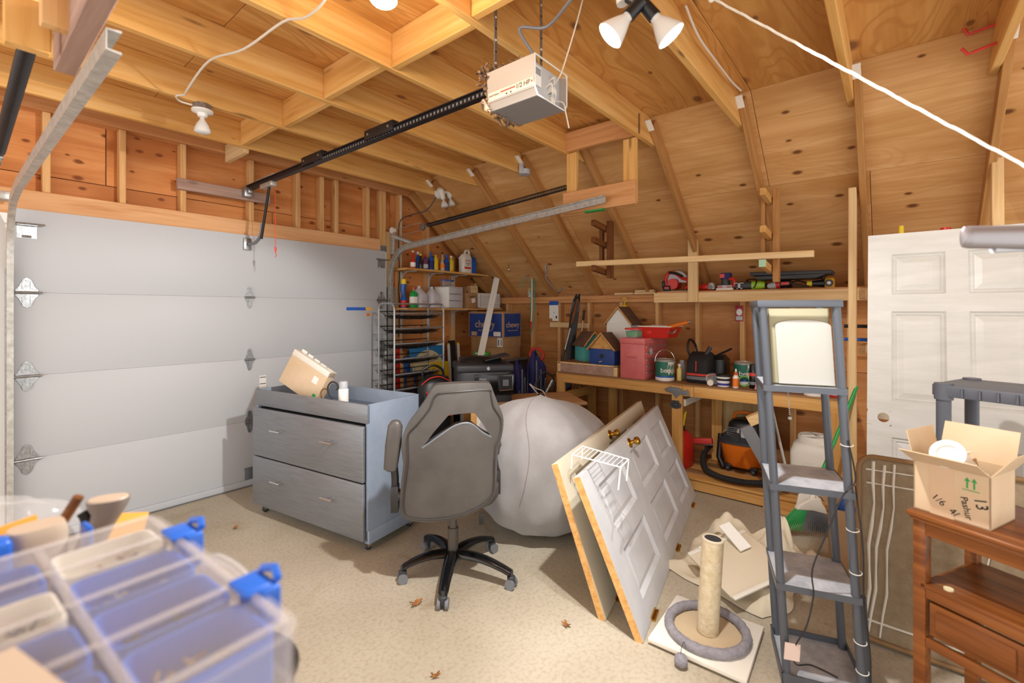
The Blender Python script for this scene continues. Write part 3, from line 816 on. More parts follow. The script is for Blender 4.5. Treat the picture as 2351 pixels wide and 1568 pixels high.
# ================================================================ LUMBER RACKS, SHELF AND WORKBENCH ON THE RIGHT
def rack(name, label, y, z0, z1, arms, m, mx, xb):
    t = thing(name, label, 'lumber rack', (xb, y, z0))
    lumber('upright', (0, 0, 0), (0, 0, z1 - z0), .038, .075, m, t, up=(1, 0, 0))
    lumber('upright', (0, .085, .12), (0, .085, z1 - z0 - .05), .03, .05, m, t, up=(1, 0, 0))
    for z in arms:
        lumber('rung', (-.24, .044, z - z0 - .0), (.03, .044, z - z0 - .03), .038, .05, mx, t)
    return t
ra = rack('lumber_rack', 'dark brown wooden lumber rack hanging below the orange frame', 2.00, 1.79, 2.31, (2.27, 2.12, 1.87), M_dkwood, M_dkwood, 3.86)
rb = rack('lumber_rack', 'pale wooden lumber rack with green-tipped rung behind the lamp tower', .655, 1.70, 2.37, (2.32, 2.06, 1.82), M_raft, M_bench, 3.83)
MB().box(-.246, -.24, .022, .066, .095, .145).build('green_tip', mat('mint_paint', 'a8d0b0', .6), rb)
lumber('lumber_bar', (3.68, 2.24, 1.918), (3.68, .408, 1.872), .045, .045, M_new, None, label='long pale two-by-two lying across the two lumber racks', cat='lumber')

t = thing('tool_shelf', 'narrow pine shelf with a pale front board holding power tools', 'shelf', (4.33, 0, 1.66))
lumber('front_board', (0, 1.775, -.045), (0, .12, -.045), .038, .09, M_new, t)
lumber('shelf_board', (.19, 1.76, .006), (.19, .12, .006), .34, .014, M_plate, t)
lumber('post', (-.03, 1.40, -.09), (-.03, 1.40, .64), .04, .085, M_new, t, up=(0, 1, 0))
for z in (-.05, -.45):
    lumber('shelf_arm', (-.15, .17, z), (.30, .17, z), .038, .06, M_new, t)
lumber('bench_post', (3.955, .215, .12), (3.955, .215, 2.33), .045, .085, M_new, None, up=(1, 0, 0), label='tall pale pine post standing at the end of workbench', cat='post')
lumber('loose_post', (3.80, -.47, .0), (3.92, -.47, 2.38), .05, .085, M_new, None, up=(1, 0, 0), label='pale pine board standing behind the white door top', cat='post')
MB().cyl((3.74, -.04, 0), (3.86, -.04, 2.03), .014, n=12).build('yellow_pole', M_yellow, label='yellow pole end showing above the white six-panel door', cat='pole')
MB().cyl((3.78, -.25, 0), (3.90, -.25, 2.0), .025, n=12).build('red_pole', M_red, label='red tool handle just showing above the white six-panel door', cat='pole')
for i, (y0, y1, z, lb) in enumerate(((2.37, 2.15, 1.665, 'short pine offcut on the wall plate above the birdhouses'), (2.14, 1.91, 1.665, 'lower pine offcut of two stacked beside the tool shelf'), (2.13, 1.92, 1.689, 'upper pine offcut of two stacked beside the tool shelf'))):
    lumber('pine_offcut', (4.70, y0, z + .012), (4.70, y1, z + .012), .06, .022, M_new, None, label=lb, cat='offcut', group='offcuts on the wall plate')
lumber('wall_cleat', (4.688, 3.235, 1.325), (4.688, 2.69, 1.318), .019, .062, M_new, None, label='pale horizontal cleat screwed across the studs behind skis', cat='board')

# workbench: legs, rails, top, lower platform
BX = 4.0
t = thing('workbench', 'long timber workbench with plank platform below along the right wall', 'workbench', (BX, 0, 0))
lumber('front_rail', (.019, 2.66, .808), (.019, 1.30, .808), .038, .088, M_bench, t)
lumber('front_rail', (.019, 1.298, .808), (.019, .26, .808), .038, .088, M_bench, t)
lumber('bench_top', (.345, 2.66, .858), (.345, .26, .858), .69, .014, M_benchtop, t)
for y, x in ((2.64, .0), (1.435, -.02), (.30, .0)):
    lumber('leg', (x + .02, y, 0 if y > 2 else .12), (x + .02, y, .862 if y > 2 else .85), .038, .088, M_bench, t, up=(0, 1, 0))
lumber('leg', (.66, 2.64, 0), (.66, 2.64, .85), .038, .088, M_bench, t, up=(0, 1, 0))
lumber('side_rail', (.04, 2.61, .62), (.65, 2.61, .62), .038, .088, M_bench, t)
lumber('side_rail', (.04, 1.39, .70), (.65, 1.39, .70), .02, .06, M_offw, t)
for y in (2.3, 1.25, .85):
    lumber('inner_post', (.5, y, .12), (.5, y, .85), .038, .088, M_bench, t, up=(0, 1, 0))
lumber('platform_front', (-.05, 1.70, .055), (-.05, -.3, .055), .038, .09, M_bench, t)
for i in range(6):
    x = -.03 + i * .125
    lumber('platform_plank', (x, 1.68 - .02 * (i % 3), .107), (x, -.3, .107), .118, .016, M_benchtop if i % 2 else M_bench, t)
lumber('floor_scrap', (-.10, .75, .02), (-.10, -.1, .02), .06, .035, M_bench, t)
sheet('ply_panel', (.56, 1.07, .47), (0, 0, 1), (0, 1, 0), .62, .30, .015, M_panelwood, t)
# bottle opener with torn brown wood plaque, screwed on bench leg
t = thing('wall_bottle_opener', 'dark cast bottle opener below a grey fish plaque on bench leg', 'bottle opener', (3.978, 1.44, .80))
MB().loft([(-.006, .03, .05, 2), (.006, .028, .048, 2)], 16, M=Ry(90) @ Tr(0, 0, -.006)).build('base_plate', M_charc, t, loc=(0, 0, -.115))
MB().box(-.03, 0, -.022, .022, -.12, -.10).box(-.02, 0, -.03, .03, -.09, -.075).build('lip', M_charc, t, bevel=.006)
fish = [(-.10, .01), (-.06, .035), (-.01, .04), (.04, .03), (.075, .005), (.10, .03), (.115, -.03), (.08, -.02), (.03, -.025), (.0, -.06), (-.035, -.015), (-.08, -.01)]
MB().prism(fish, 0, .006, Ry(-90) @ Rz(-90)).build('plaque', M_grey, t, bevel=.001)
# ================================================================ LARGE THINGS ON THE FLOOR
# ---- changing-table chest with two drawers on casters
t = thing('drawer_chest', 'slate blue chest with two brushed silver drawers on casters', 'chest of drawers', (1.56, 3.07, 0), R(-81.2))
W, D, H, Zb = 1.17, .46, .912, .07
bd = MB()
bd.box(-W / 2, -W / 2 + .02, 0, D, Zb, H); bd.box(W / 2 - .02, W / 2, 0, D, Zb, H)
bd.box(-W / 2, W / 2, D - .015, D, Zb, H); bd.box(-W / 2 + .02, W / 2 - .02, .02, D - .015, Zb, Zb + .02)
bd.build('carcass', M_slate, t, bevel=.002)
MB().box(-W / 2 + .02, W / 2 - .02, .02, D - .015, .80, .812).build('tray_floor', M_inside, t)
MB().box(-W / 2, W / 2, -.003, .017, .795, H).build('front_fascia', M_steelpaint, t, bevel=.003)
MB().box(-W / 2 + .005, W / 2 - .005, .02, D - .03, .30, .78).build('dark_gap', M_blackm, t)
for z0, z1 in ((.435, .783), (.075, .428)):
    d = MB().box(-W / 2 - .006, W / 2 - .012, -.028, -.006, z0, z1).build('drawer', M_steelpaint, t, bevel=.008, seg=3)
    for x in (-.27, .27):
        zc = (z0 + z1) / 2 + .04
        MB().cyl((x - .055, -.062, zc), (x + .055, -.062, zc), .006, n=10).cyl((x - .03, -.062, zc), (x - .03, -.028, zc), .005, n=8).cyl((x + .03, -.062, zc), (x + .03, -.028, zc), .005, n=8).build('pull_bar', M_chrome, d)
MB().box(W / 2 - .03, W / 2 + .012, .0, D, Zb - .012, Zb + .07).build('side_plinth', M_slate, t, bevel=.003)
for x in (-W / 2 + .05, W / 2 - .04):
    for y in (.04, D - .05):
        c = MB().cyl((x, y, Zb), (x, y, .045), .012, n=10).box(x - .012, x - .008, y - .018, y + .018, .02, .05).box(x + .008, x + .012, y - .018, y + .018, .02, .05).build('caster', M_chrome, t)
        MB().cyl((x - .008, y, .024), (x + .008, y, .024), .0238, n=16).build('wheel', M_charc, c)
# things in the chest tray
cx = MB().box(-.19, .19, -.035, .035, -.13, .13)
b = thing('shipping_box', 'tilted flat cardboard box standing in the chest tray', 'cardboard box', (1.68, 3.30, 1.01), 0, rot=(R(-12), R(24), R(-75)))
cx.build('box_body', M_cardk, b, bevel=.003)
MB().box(-.19, .19, -.037, .037, .088, .1305).build('top_flap', M_offw, b, bevel=.002)
MB().box(.08, .13, -.0365, -.0355, .0, .05).build('label', M_paper, b)
MB().box(.14, .17, -.0365, -.0355, -.10, -.06).build('green_print', M_green, b)
for i in range(5):
    x = -.16 + i * .07
    MB().box(x, x + .05, .005, .012, .125, .15 - .004 * i).build('packing_paper', M_paper, b)
s = thing('spray_can', 'white and grey aerosol can standing in the chest tray', 'spray can', (1.705, 2.86, .8125))
MB().loft([(0, .032, .032), (.005, .033, .033), (.15, .033, .033), (.158, .028, .028)], 20).build('can', M_paper, s)
MB().loft([(.156, .029, .029), (.20, .028, .028), (.205, .024, .024)], 20).build('cap', M_lgrey, s)
def shook(label, loc, rz, m, sc=1.0):
    P = [(0, 0, 0), (.012, 0, .03), (.004, 0, .065), (-.02, 0, .095), (-.024, 0, .13), (-.004, 0, .155), (.022, 0, .148), (.03, 0, .128), (.022, 0, .118)]
    return MB().tube(smoothpath([(p[0] * sc, 0, p[2] * sc) for p in P], 5), .0055, 8).build('curved_hook', m, loc=loc, rot=(0, 0, rz), label=label, cat='hook')
shook('black curved metal hook sticking up from chest tray', (1.625, 2.86, .8125), R(-60), M_spring, 1.35)
shook('bronze curved hook in front of the cardboard box in tray', (1.62, 2.955, .8125), R(-60), mat('bronze', '8a6238', .4, .4), 1.0)
w = thing('tray_clutter', 'brown wooden block lying on the chest tray floor', 'wood block', (1.72, 2.64, .8125), R(20))
MB().box(-.04, .04, -.02, .02, 0, .025).build('block', M_dkwood, w, bevel=.003)

# ---- office chair seen from behind
t = thing('office_chair', 'grey leather racing office chair seen from behind on five casters', 'office chair', (1.84, 1.94, 0), R(-43.4))
K = .000873
def cp(X, Y): return ((X - 555) * K, 1.1977 - Y * K)
outer = [(430, 128), (455, 106), (520, 99), (600, 97), (700, 98), (765, 102), (785, 118), (800, 160), (825, 225), (852, 285), (864, 345), (855, 430), (836, 490), (826, 560), (822, 680), (814, 770), (795, 825), (740, 862), (660, 893), (560, 920), (460, 934), (350, 938), (275, 930), (243, 900), (235, 840), (238, 760), (248, 660), (257, 590), (250, 530), (245, 480), (255, 415), (285, 345), (330, 285), (385, 205)]
hole = [(372, 480), (440, 385), (528, 283), (600, 276), (682, 275), (735, 350), (784, 432), (730, 398), (655, 337), (570, 345), (480, 402), (425, 442)]
def back_mesh():
    bm = bmesh.new()
    loops = []
    for lp in (outer, hole):
        P = smoothpath([(cp(*p)[0], 0, cp(*p)[1]) for p in lp + lp[:1]], 3)[:-1] if lp is outer else [Vector((cp(*p)[0], 0, cp(*p)[1])) for p in lp]
        vs = [bm.verts.new(p) for p in P]
        es = [bm.edges.new((vs[i], vs[(i + 1) % len(vs)])) for i in range(len(vs))]
        loops += es
    bmesh.ops.triangle_fill(bm, use_beauty=True, use_dissolve=False, edges=loops)
    fs = list(bm.faces)
    r = bmesh.ops.extrude_face_region(bm, geom=fs)
    nv = [v for v in r['geom'] if isinstance(v, bmesh.types.BMVert)]
    for v in nv: v.co.y += .085
    bmesh.ops.recalc_face_normals(bm, faces=bm.faces)
    es = [e for e in bm.edges if len(e.link_faces) == 2 and e.calc_face_angle(0) > R(60)]
    bmesh.ops.bevel(bm, geom=es, offset=.022, segments=4, affect='EDGES', profile=.5, clamp_overlap=True)
    for v in bm.verts:
        v.co.y += .9 * v.co.x ** 2 + .10 * (v.co.z - .75) ** 2 - .05 * (v.co.z - .7)
    me = bpy.data.meshes.new('backrest'); bm.to_mesh(me); bm.free()
    me.polygons.foreach_set('use_smooth', [True] * len(me.polygons)); me.set_sharp_from_angle(angle=R(50))
    return me
bk = place('backrest', back_mesh(), M_leather, t, loc=(0, -.24, 0))
def bend(p): return (p[0], .9 * p[0] ** 2 + .10 * (p[1] - .75) ** 2 - .05 * (p[1] - .7), p[1])
inner = [(468, 152), (600, 143), (770, 143), (782, 170), (800, 250), (845, 330), (838, 430), (812, 490), (806, 600), (800, 760), (775, 815), (700, 862), (560, 900), (450, 914), (330, 918), (268, 905), (255, 830), (268, 690), (285, 570), (283, 480), (290, 400), (350, 330), (415, 245), (440, 180)]
P = [bend(cp(*p)) for p in inner]
MB().tube(smoothpath([(p[0], p[1] - .002, p[2]) for p in P + P[:1]], 4)[:-1], .0045, 6, closed=True).build('piping', mat('piping_dark', '3a3633', .5), bk)
MB().tube(smoothpath([(bend(cp(*p))[0], bend(cp(*p))[1] + .004, bend(cp(*p))[2]) for p in [(372, 480), (425, 442), (480, 402), (570, 345), (655, 337), (730, 398), (784, 432)]], 4), .006, 6).build('slot_piping', M_grey, bk)
MB().loft([(.40, .25, .24, 3, 0, .12), (.43, .27, .26, 3, 0, .12), (.49, .27, .26, 3, 0, .12), (.52, .24, .23, 3, 0, .12)], 32).build('seat', M_leather, t)
MB().cyl((0, .0, .12), (0, 0, .26), .03, n=18).cyl((0, 0, .26), (0, 0, .40), .022, n=16).cyl((0, 0, .075), (0, 0, .13), .042, .036, n=18).build('gas_lift', mat('lift_brown', '5b5550', .35, .2), t)
for k, a in enumerate((222, 280, 340, 45, 140)):
    # star base legs, one per caster direction (local frame)
    pass
base = [(-.275, -.06), (-.05, -.32), (.31, -.19), (.24, .2), (-.16, .28)]
for k, (x, y) in enumerate(base):
    L = math.hypot(x, y); a = math.atan2(y, x)
    rings = []
    for i in range(7):
        f = i / 6; r = .035 + (L - .035) * f; z = .115 - .035 * f ** 2 + .012 * math.sin(PI * f); w = .038 - .012 * f; h = .026 - .010 * f
        rings.append([(r, w * math.cos(q) ** 1, z + h * math.sin(q)) for q in [2 * PI * j / 10 for j in range(10)]])
    MB().ring(rings, M=Rz(math.degrees(a))).build('base_leg', M_blkgl, t)
    c = MB().cyl((x, y, .09), (x, y, .06), .011, n=8).loft([(.028, .020, .016, 3, x, y), (.062, .022, .02, 3, x, y), (.068, .012, .012, 2, x, y)], 14).build('caster', M_charc, t)
    px, py = -math.sin(a), math.cos(a)
    for s_ in (-1, 1):
        MB().cyl((x + px * s_ * .012, y + py * s_ * .012, .027), (x + px * s_ * .028, y + py * s_ * .028, .027), .0268, n=18).build('caster_wheel', M_grey, c)
MB().box(-.012, .012, -.004, .004, -.03, .03).build('adjust_tag', M_black, t, bevel=.004, loc=(.15, -.2, .385))
for sx in (-1, 1):
    fl_ = sx < 0
    ar = thing('armrest', None, None, (sx * (.308 if fl_ else .255), -.12 if fl_ else .06, 0)); ar.parent = t; ar.name = 'armrest'
    a2 = MB().cyl((0, 0, .50), (-sx * .08, 0, .50), .035, n=16).box(-.02, .02, -.035, .035, .42, .56).build('arm_hinge', M_spring, ar, bevel=.006)
    MB().tube([(0, 0, .52), (0, .0, .60), (sx * .005, -.005, .66)] if fl_ else [(0, 0, .52), (-.005, .10, .60), (0, .2, .66)], .02, 10).build('arm_stem', M_spring, ar)
    if fl_:
        Mx = Tr(sx * .008, -.02, .775) @ Rx(8) @ Ry(sx * -7)
        MB().loft([(-.14, .02, .018, 2.5), (-.13, .036, .028, 2.5), (0, .042, .032, 2.5), (.11, .038, .03, 2.5), (.135, .024, .02, 2.5), (.142, .01, .01, 2)], 20).build('arm_pad', M_leather, ar, M=Mx)
    else:
        Mx = Tr(0, .2, .68) @ Rx(-90)
        MB().loft([(-.14, .02, .015, 2.5), (-.13, .036, .02, 2.5), (0, .042, .024, 2.5), (.11, .038, .02, 2.5), (.142, .02, .012, 2)], 20).build('arm_pad', M_leather, ar, M=Mx)

# ---- beanbag
def bean(u, v):
    a = 2 * PI * u; b = -PI / 2 + PI * v
    cz = math.sin(b); cr = max(math.cos(b), 1e-4)
    rr = .49 * (cr ** .8) * (1 + .018 * math.sin(6 * a + 1) * cr + .012 * math.sin(11 * a) * max(cz, 0))
    z = .44 + (.44 * math.copysign(abs(cz) ** .9, cz))
    z -= .03 * max(cz, 0) ** 3 * math.cos(a - .5)
    wr = .007 * math.sin(17 * a + 7 * v) * math.sin(PI * v) + .006 * math.sin(9 * a - 23 * v)
    return ((rr + wr) * math.cos(a), (rr + wr) * math.sin(a), max(z, .004))
t = thing('beanbag', 'huge round grey suede beanbag slumped behind the chair', 'beanbag', (2.64, 1.90, 0))
MB().grid(bean, 96, 48).build('cover', M_bean, t, smooth=180)
for a in (200, 262, 320):
    pts = []
    for i in range(17):
        v = .42 + .56 * i / 16; p = bean(a / 360 + .02 * math.sin(i * .3), v); k = 1.002
        pts.append((p[0] * k, p[1] * k, p[2]))
    MB().tube(pts, .003, 5).build('seam', mat('seam_thread', '8f8884', .9), t)
MB().box(-.02, .02, -.002, .002, -.008, .008).build('maker_tag', M_paper, t, loc=(-.155, -.375, .70), rot=(R(-40), R(20), R(25)))

# ---- two old panel doors leaning together on their long edges
def panel_door(t, L, Wd, T, panels, mface, medge, knob_at, nh=3):
    """local x along length (bottom long edge at z=0), z up the width, y thickness (front face at y=0)"""
    mb = MB()
    xs = sorted({0, L} | {p[0] for p in panels} | {p[1] for p in panels})
    zs = sorted({0, Wd} | {p[2] for p in panels} | {p[3] for p in panels})
    for i in range(len(xs) - 1):
        for j in range(len(zs) - 1):
            xm, zm = (xs[i] + xs[i + 1]) / 2, (zs[j] + zs[j + 1]) / 2
            if not any(p[0] < xm < p[1] and p[2] < zm < p[3] for p in panels):
                mb.box(xs[i], xs[i + 1], 0, T, zs[j], zs[j + 1])
    mb.build('stile_and_rail_frame', mface, t, smooth=0)
    for (x0, x1, z0, z1) in panels:
        cx_, cz_ = (x0 + x1) / 2, (z0 + z1) / 2
        q = MB(); w, h = (x1 - x0) / 2, (z1 - z0) / 2; e = .022
        q.add([(-w, .001, -h), (w, .001, -h), (w, .001, h), (-w, .001, h), (-w + e, .016, -h + e), (w - e, .016, -h + e), (w - e, .016, h - e), (-w + e, .016, h - e),
               (-w + e * 2.2, .009, -h + e * 2.2), (w - e * 2.2, .009, -h + e * 2.2), (w - e * 2.2, .009, h - e * 2.2), (-w + e * 2.2, .009, h - e * 2.2)],
              [(0, 1, 5, 4), (1, 2, 6, 5), (2, 3, 7, 6), (3, 0, 4, 7), (4, 5, 9, 8), (5, 6, 10, 9), (6, 7, 11, 10), (7, 4, 8, 11), (8, 9, 10, 11)])
        q.box(-w, w, T - .012, T - .006, -h, h)
        q.build('door_panel', mface, t, smooth=0, loc=(cx_, 0, cz_))
    MB().box(-.0015, 0, .001, T - .001, .001, Wd - .001).build('bare_end', medge, t)
    kx, kz = knob_at
    k = MB().loft([(0, .032, .032), (.006, .03, .03), (.012, .014, .014), (.03, .012, .012), (.04, .024, .024), (.058, .027, .027), (.066, .02, .02), (.068, .004, .004)], 20, M=Rx(90)).build('door_knob', M_brass, t, loc=(kx, 0, kz))
    for i in range(nh):
        x = .22 + (L - .44) * i / (nh - 1)
        MB().box(x - .045, x + .045, -.006, .004, -.012, .012).cyl((x - .045, -.01, -.006), (x + .045, -.01, -.006), .008, n=8).build('hinge', M_brass, t)
ld_ = math.atan2(.385, 1.953)
pan = [(.17, .57, .12, .345), (.17, .57, .42, .645), (.72, 1.12, .12, .345), (.72, 1.12, .42, .645), (1.27, 1.78, .12, .345), (1.27, 1.78, .42, .645)]
pan = [(.17, .62, .10, .34), (.17, .62, .43, .66), (.80, 1.28, .10, .34), (.80, 1.28, .43, .66), (1.42, 1.79, .10, .34), (1.42, 1.79, .43, .66)]
t = thing('panel_door', 'white six-panel door lying on edge in front with a brass knob', 'door', (1.985, .865, .004), 0, rot=(0, 0, 0))
t.rotation_euler = (Matrix.Rotation(ld_, 3, 'Z') @ Matrix.Rotation(-R(23.2), 3, 'X')).to_euler()
panel_door(t, 1.90, .757, .036, pan, M_oldw, M_doorwood, (.86, .70))
t = thing('panel_door', 'cream panel door lying on edge behind the white one against beanbag', 'door', (2.015, 1.068, .004))
t.rotation_euler = (Matrix.Rotation(ld_, 3, 'Z') @ Matrix.Rotation(-R(19.2), 3, 'X')).to_euler()
panel_door(t, 1.86, .757, .036, pan, M_cream, M_doorwood, (.86, .70))
# small white wire shelf hooked over the two doors
t = thing('wire_rack', 'small white wire shelf lying across the tops of leaning doors', 'wire rack', (2.06, 1.10, .70))
m = MB()
t.location = (2.02, 1.12, .70)
A, B, Cc, Dd = Vector((.003, .142, .06)), Vector((.162, .176, .062)), Vector((.114, -.114, .06)), Vector((-.011, -.133, .058))
for a, b in ((A, B), (B, Cc), (Cc, Dd), (Dd, A)): m.tube([a, b], .0035, 6)
m.build('rim', M_white, t)
for i in range(1, 11):
    f = i / 11
    MB().tube([A + (Dd - A) * f, B + (Cc - B) * f], .002, 5).build('wire', M_white, t)
for p in (A, B, Cc, Dd):
    f = Vector((-.005, .0, -.07)) if p in (A, B) else Vector((-.045, -.01, -.09))
    MB().tube([p, p + f], .0035, 6).build('leg', M_white, t)

# ---- tower floor lamp with shelves
t = thing('tower_lamp', 'tall grey tower lamp with three shelves and a white panel shade', 'floor lamp', (2.163, .206, 0), R(-72.5))
SH = Matrix(((1, 0, -.058, 0), (0, 1, 0, 0), (0, 0, 1, 0), (0, 0, 0, 1)))
w, d = .125, .27
def post(x, y, z0, z1, r=.0155):
    return MB().cyl((x, y, z0), (x, y, z1), r, n=14, M=SH)
for x in (-w, w):
    for y in (0, d):
        post(x, y, .02, 1.51).build('post', mat('tower_grey', '5c616a', .35, .35) if 'tower_grey' not in bpy.data.materials else bpy.data.materials['tower_grey'], t)
TG = bpy.data.materials['tower_grey']
for z in (.80, .407):
    MB().prism(rrect(2 * w + .03, d + .03, .012, 3, 0, d / 2), z - .012, z, SH).build('shelf', M_dirty, t)
    MB().box(-w - .016, w + .016, -.018, -.014, z - .022, z + .002, SH).box(-w - .018, -w - .014, -.016, d + .016, z - .022, z + .002, SH).box(w + .014, w + .018, -.016, d + .016, z - .022, z + .002, SH).build('shelf_edge', TG, t)
MB().prism(rrect(2 * w + .03, d + .03, .012, 3, 0, d / 2), 1.18, 1.192, SH).build('shelf', M_dirty, t)
MB().box(-w - .016, w + .016, -.018, -.014, 1.170, 1.194, SH).box(-w - .018, -w - .014, -.016, d + .016, 1.170, 1.194, SH).build('shelf_edge', TG, t)
MB().prism(rrect(2 * w + .035, d + .035, .02, 3, 0, d / 2), .02, .035, SH).build('base_tray', M_dirty, t)
MB().box(-w - .02, w + .02, -.02, -.014, 0, .06, SH).box(-w - .02, w + .02, d + .014, d + .02, 0, .06, SH).box(-w - .02, -w - .014, -.02, d + .02, 0, .06, SH).box(w + .014, w + .02, -.02, d + .02, 0, .06, SH).build('base_rim', TG, t)
top = MB()
top.box(-w - .02, w + .02, -.02, -.01, 1.505, 1.533, SH).box(-w - .02, w + .02, d + .01, d + .02, 1.505, 1.533, SH).box(-w - .02, -w - .01, -.01, d + .01, 1.505, 1.533, SH).box(w + .01, w + .02, -.01, d + .01, 1.505, 1.533, SH)
top.build('top_frame', TG, t, bevel=.002)
sh = MB()
for (xa, xb, ya, yb) in ((-w + .02, w - .02, .022, .026), (-w + .02, w - .02, d - .03, d - .026), (-w + .02, -w + .024, .022, d - .026), (w - .024, w - .02, .022, d - .026)):
    sh.box(xa, xb, ya, yb, 1.20, 1.50, SH)
sh.build('lamp_shade', M_shade, t)
pp = [(-.095, 1.2), (.095, 1.2), (.095, 1.43)] + [(.095 * math.cos(R(a)) , 1.43 + .025 * math.sin(R(a))) for a in range(15, 180, 15)] + [(-.095, 1.43)]
MB().prism(pp, 0, .006, SH @ Tr(.012, .016, 0) @ Rx(90)).build('shade_lit_area', mat('shade_lit_tone', 'bcbcb6', .7), t)  # lit lower face of the shade, laid on paler below its shadowed top
ch = MB()
for i in range(14): ch.ball((-.06 + .02, .1, 1.165 - i * .008), .0032, 6, 4, M=SH)
ch.ball((-.04, .1, 1.045), .008, 8, 6, M=SH)
ch.build('pull_chain', M_galvl, t)
MB().tube(smoothpath([SH @ Vector(p) for p in [(w + .005, -.02, 1.0), (w + .02, -.02, .86), (w - .01, -.03, .815), (.09, -.05, .79), (.03, -.05, .64), (-.02, -.045, .5), (-.02, -.035, .40), (-.05, -.04, .28), (-.09, -.03, .19), (-.1, -.01, .13), (-.08, .05, .06), (-.02, .1, .04), (.06, .06, .042)]], 6), .0028, 6).build('power_cord', M_spring, t)
MB().tube(smoothpath([SH @ Vector(p) for p in [(w + .02, -.01, .83), (w + .03, -.01, .6), (w + .022, -.01, .4), (w + .03, -.01, .2), (w + .022, -.005, .05)]], 6), .003, 6).build('cord_run', M_spring, t)
for z in (.98, .66, .50, .24, .13):
    MB().torus((0, 0, 0), .02, .0015, 16, 5).build('cable_tie', M_paper, t, M=SH @ Tr(w + .004, -.002, z) @ Rx(6))
MB().cyl((w + .02, .02, .06), (w + .02, .02, .40), .018, n=14, M=SH).build('split_sleeve', TG, t)
tg_ = MB().box(-.03, .03, -.001, .001, -.03, .03); tg_.build('cord_tag', mat('pink_tag', 'd8c0b4', .7), t, loc=(-.115, -.04, .165), rot=(R(-10), R(10), R(20)))

# ---- cat scratching post
t = thing('cat_scratcher', 'sisal cat scratching post on a white square board with plush ring', 'cat scratcher', (2.24, .615, 0), R(-42))
a = .2
MB().box(-a, a, -a, a, .012, .03).build('base_board', M_cream2 if False else M_offw, t, bevel=.002)
for x in (-.15, .15):
    for y in (-.15, .15):
        MB().cyl((x, y, 0), (x, y, .012), .015, n=10).build('foot', M_black, t)
t.rotation_euler = (0, 0, R(2))
t.location = (2.20, .655, 0)
MB().loft([(.03, .15, .15), (.034, .148, .148)], 36).build('carpet_disc', M_carpet, t)
def ringm():
    m = MB(); n = 96; rings = []
    for i in range(n):
        q = 2 * PI * i / n; rg = []
        for k in range(12):
            w = 2 * PI * k / 12; rr = .021 + random.uniform(-.0018, .0018)
            rad = .163 + rr * math.cos(w)
            rg.append((rad * math.cos(q), rad * math.sin(q), .05 + rr * math.sin(w)))
        rings.append(rg)
    return m.ring(rings, closed=True)
ringm().build('plush_ring', M_fluff, t, smooth=180)
p = MB(); pr = []
for i in range(60):
    for dz, rr in ((0, .0455), (.0035, .047)):
        pr.append((.034 + i * .007 + dz, rr, rr))
p.loft(pr, 24); p.build('sisal_post', M_sisal, t, rot=(R(0), R(3.5), R(-50)), loc=(.0, .0, 0), smooth=80)
MB().loft([(.4545, .036, .036), (.457, .035, .035)], 24).build('post_cap', M_charc, t, rot=(0, R(3.5), R(-50)))
MB().torus((0, 0, 0), .041, .006, 24, 8).build('post_rim', M_canvas, t, M=Rz(-50) @ Ry(3.5) @ Tr(0, 0, .4535))
fz = MB().ball((0, 0, 0), .027, 18, 12)
fz.v = [tuple(Vector(v) * random.uniform(.93, 1.08)) for v in fz.v]
fz.build('pompom', M_fluff, t, loc=(-.245, .04, .03), smooth=180)
MB().tube(smoothpath([(-.185, .04, .05), (-.205, .04, .085), (-.24, .04, .075), (-.245, .04, .05)], 5), .0012, 5).build('string', M_ink, t)

# ---- collapsed beige canvas hamper
t = thing('canvas_hamper', 'collapsed beige canvas hamper with webbing straps on the concrete', 'hamper', (2.86, .655, 0), R(-15))
def crump(u, v):
    x = -.30 + .66 * u; y = -.28 + .60 * v
    e = max(0, min(u, 1 - u, v, 1 - v) * 6); e = min(e, 1)
    h = .10 + .06 * math.sin(9 * u + 4 * v) + .05 * math.sin(15 * v - 6 * u + 1) + .03 * math.sin(27 * u + 13 * v) + .022 * abs(math.sin(31 * u - 17 * v))
    h *= .4 + .9 * max(0, min(1, (u - .25) * 2))
    wob = .03 * math.sin(12 * v + 3) + .02 * math.sin(20 * u)
    return (x + wob * (1 if u > .5 else .3), y + .03 * math.sin(11 * u + 2), .006 + h * e ** .6)
MB().grid(crump, 60, 54).build('crumpled_fabric', M_canvas, t, smooth=75)
Mp = Tr(-.15, -.06, .14) @ Rz(-22) @ Ry(-14) @ Rx(7)
MB().prism(rrect(.38, .36, .02, 3), -.006, .006, Mp).build('stiff_panel', M_canvas, t, bevel=.002)
for s_ in (-1, 1):
    MB().box(-.19, .19, s_ * .175 - .012, s_ * .175 + .012, .005, .013, Mp).build('binding', M_offw, t, bevel=.003)
MB().box(-.12, -.02, .165, .185, .012, .022, Mp).build('strap_buckle', M_offw, t, bevel=.002)
MB().box(.06, .12, .163, .186, .012, .024, Mp).build('strap_buckle', M_offw, t, bevel=.002)
MB().box(.05, .12, .05, .22, .0, .008, Mp @ Rx(18)).build('webbing', M_paper, t)
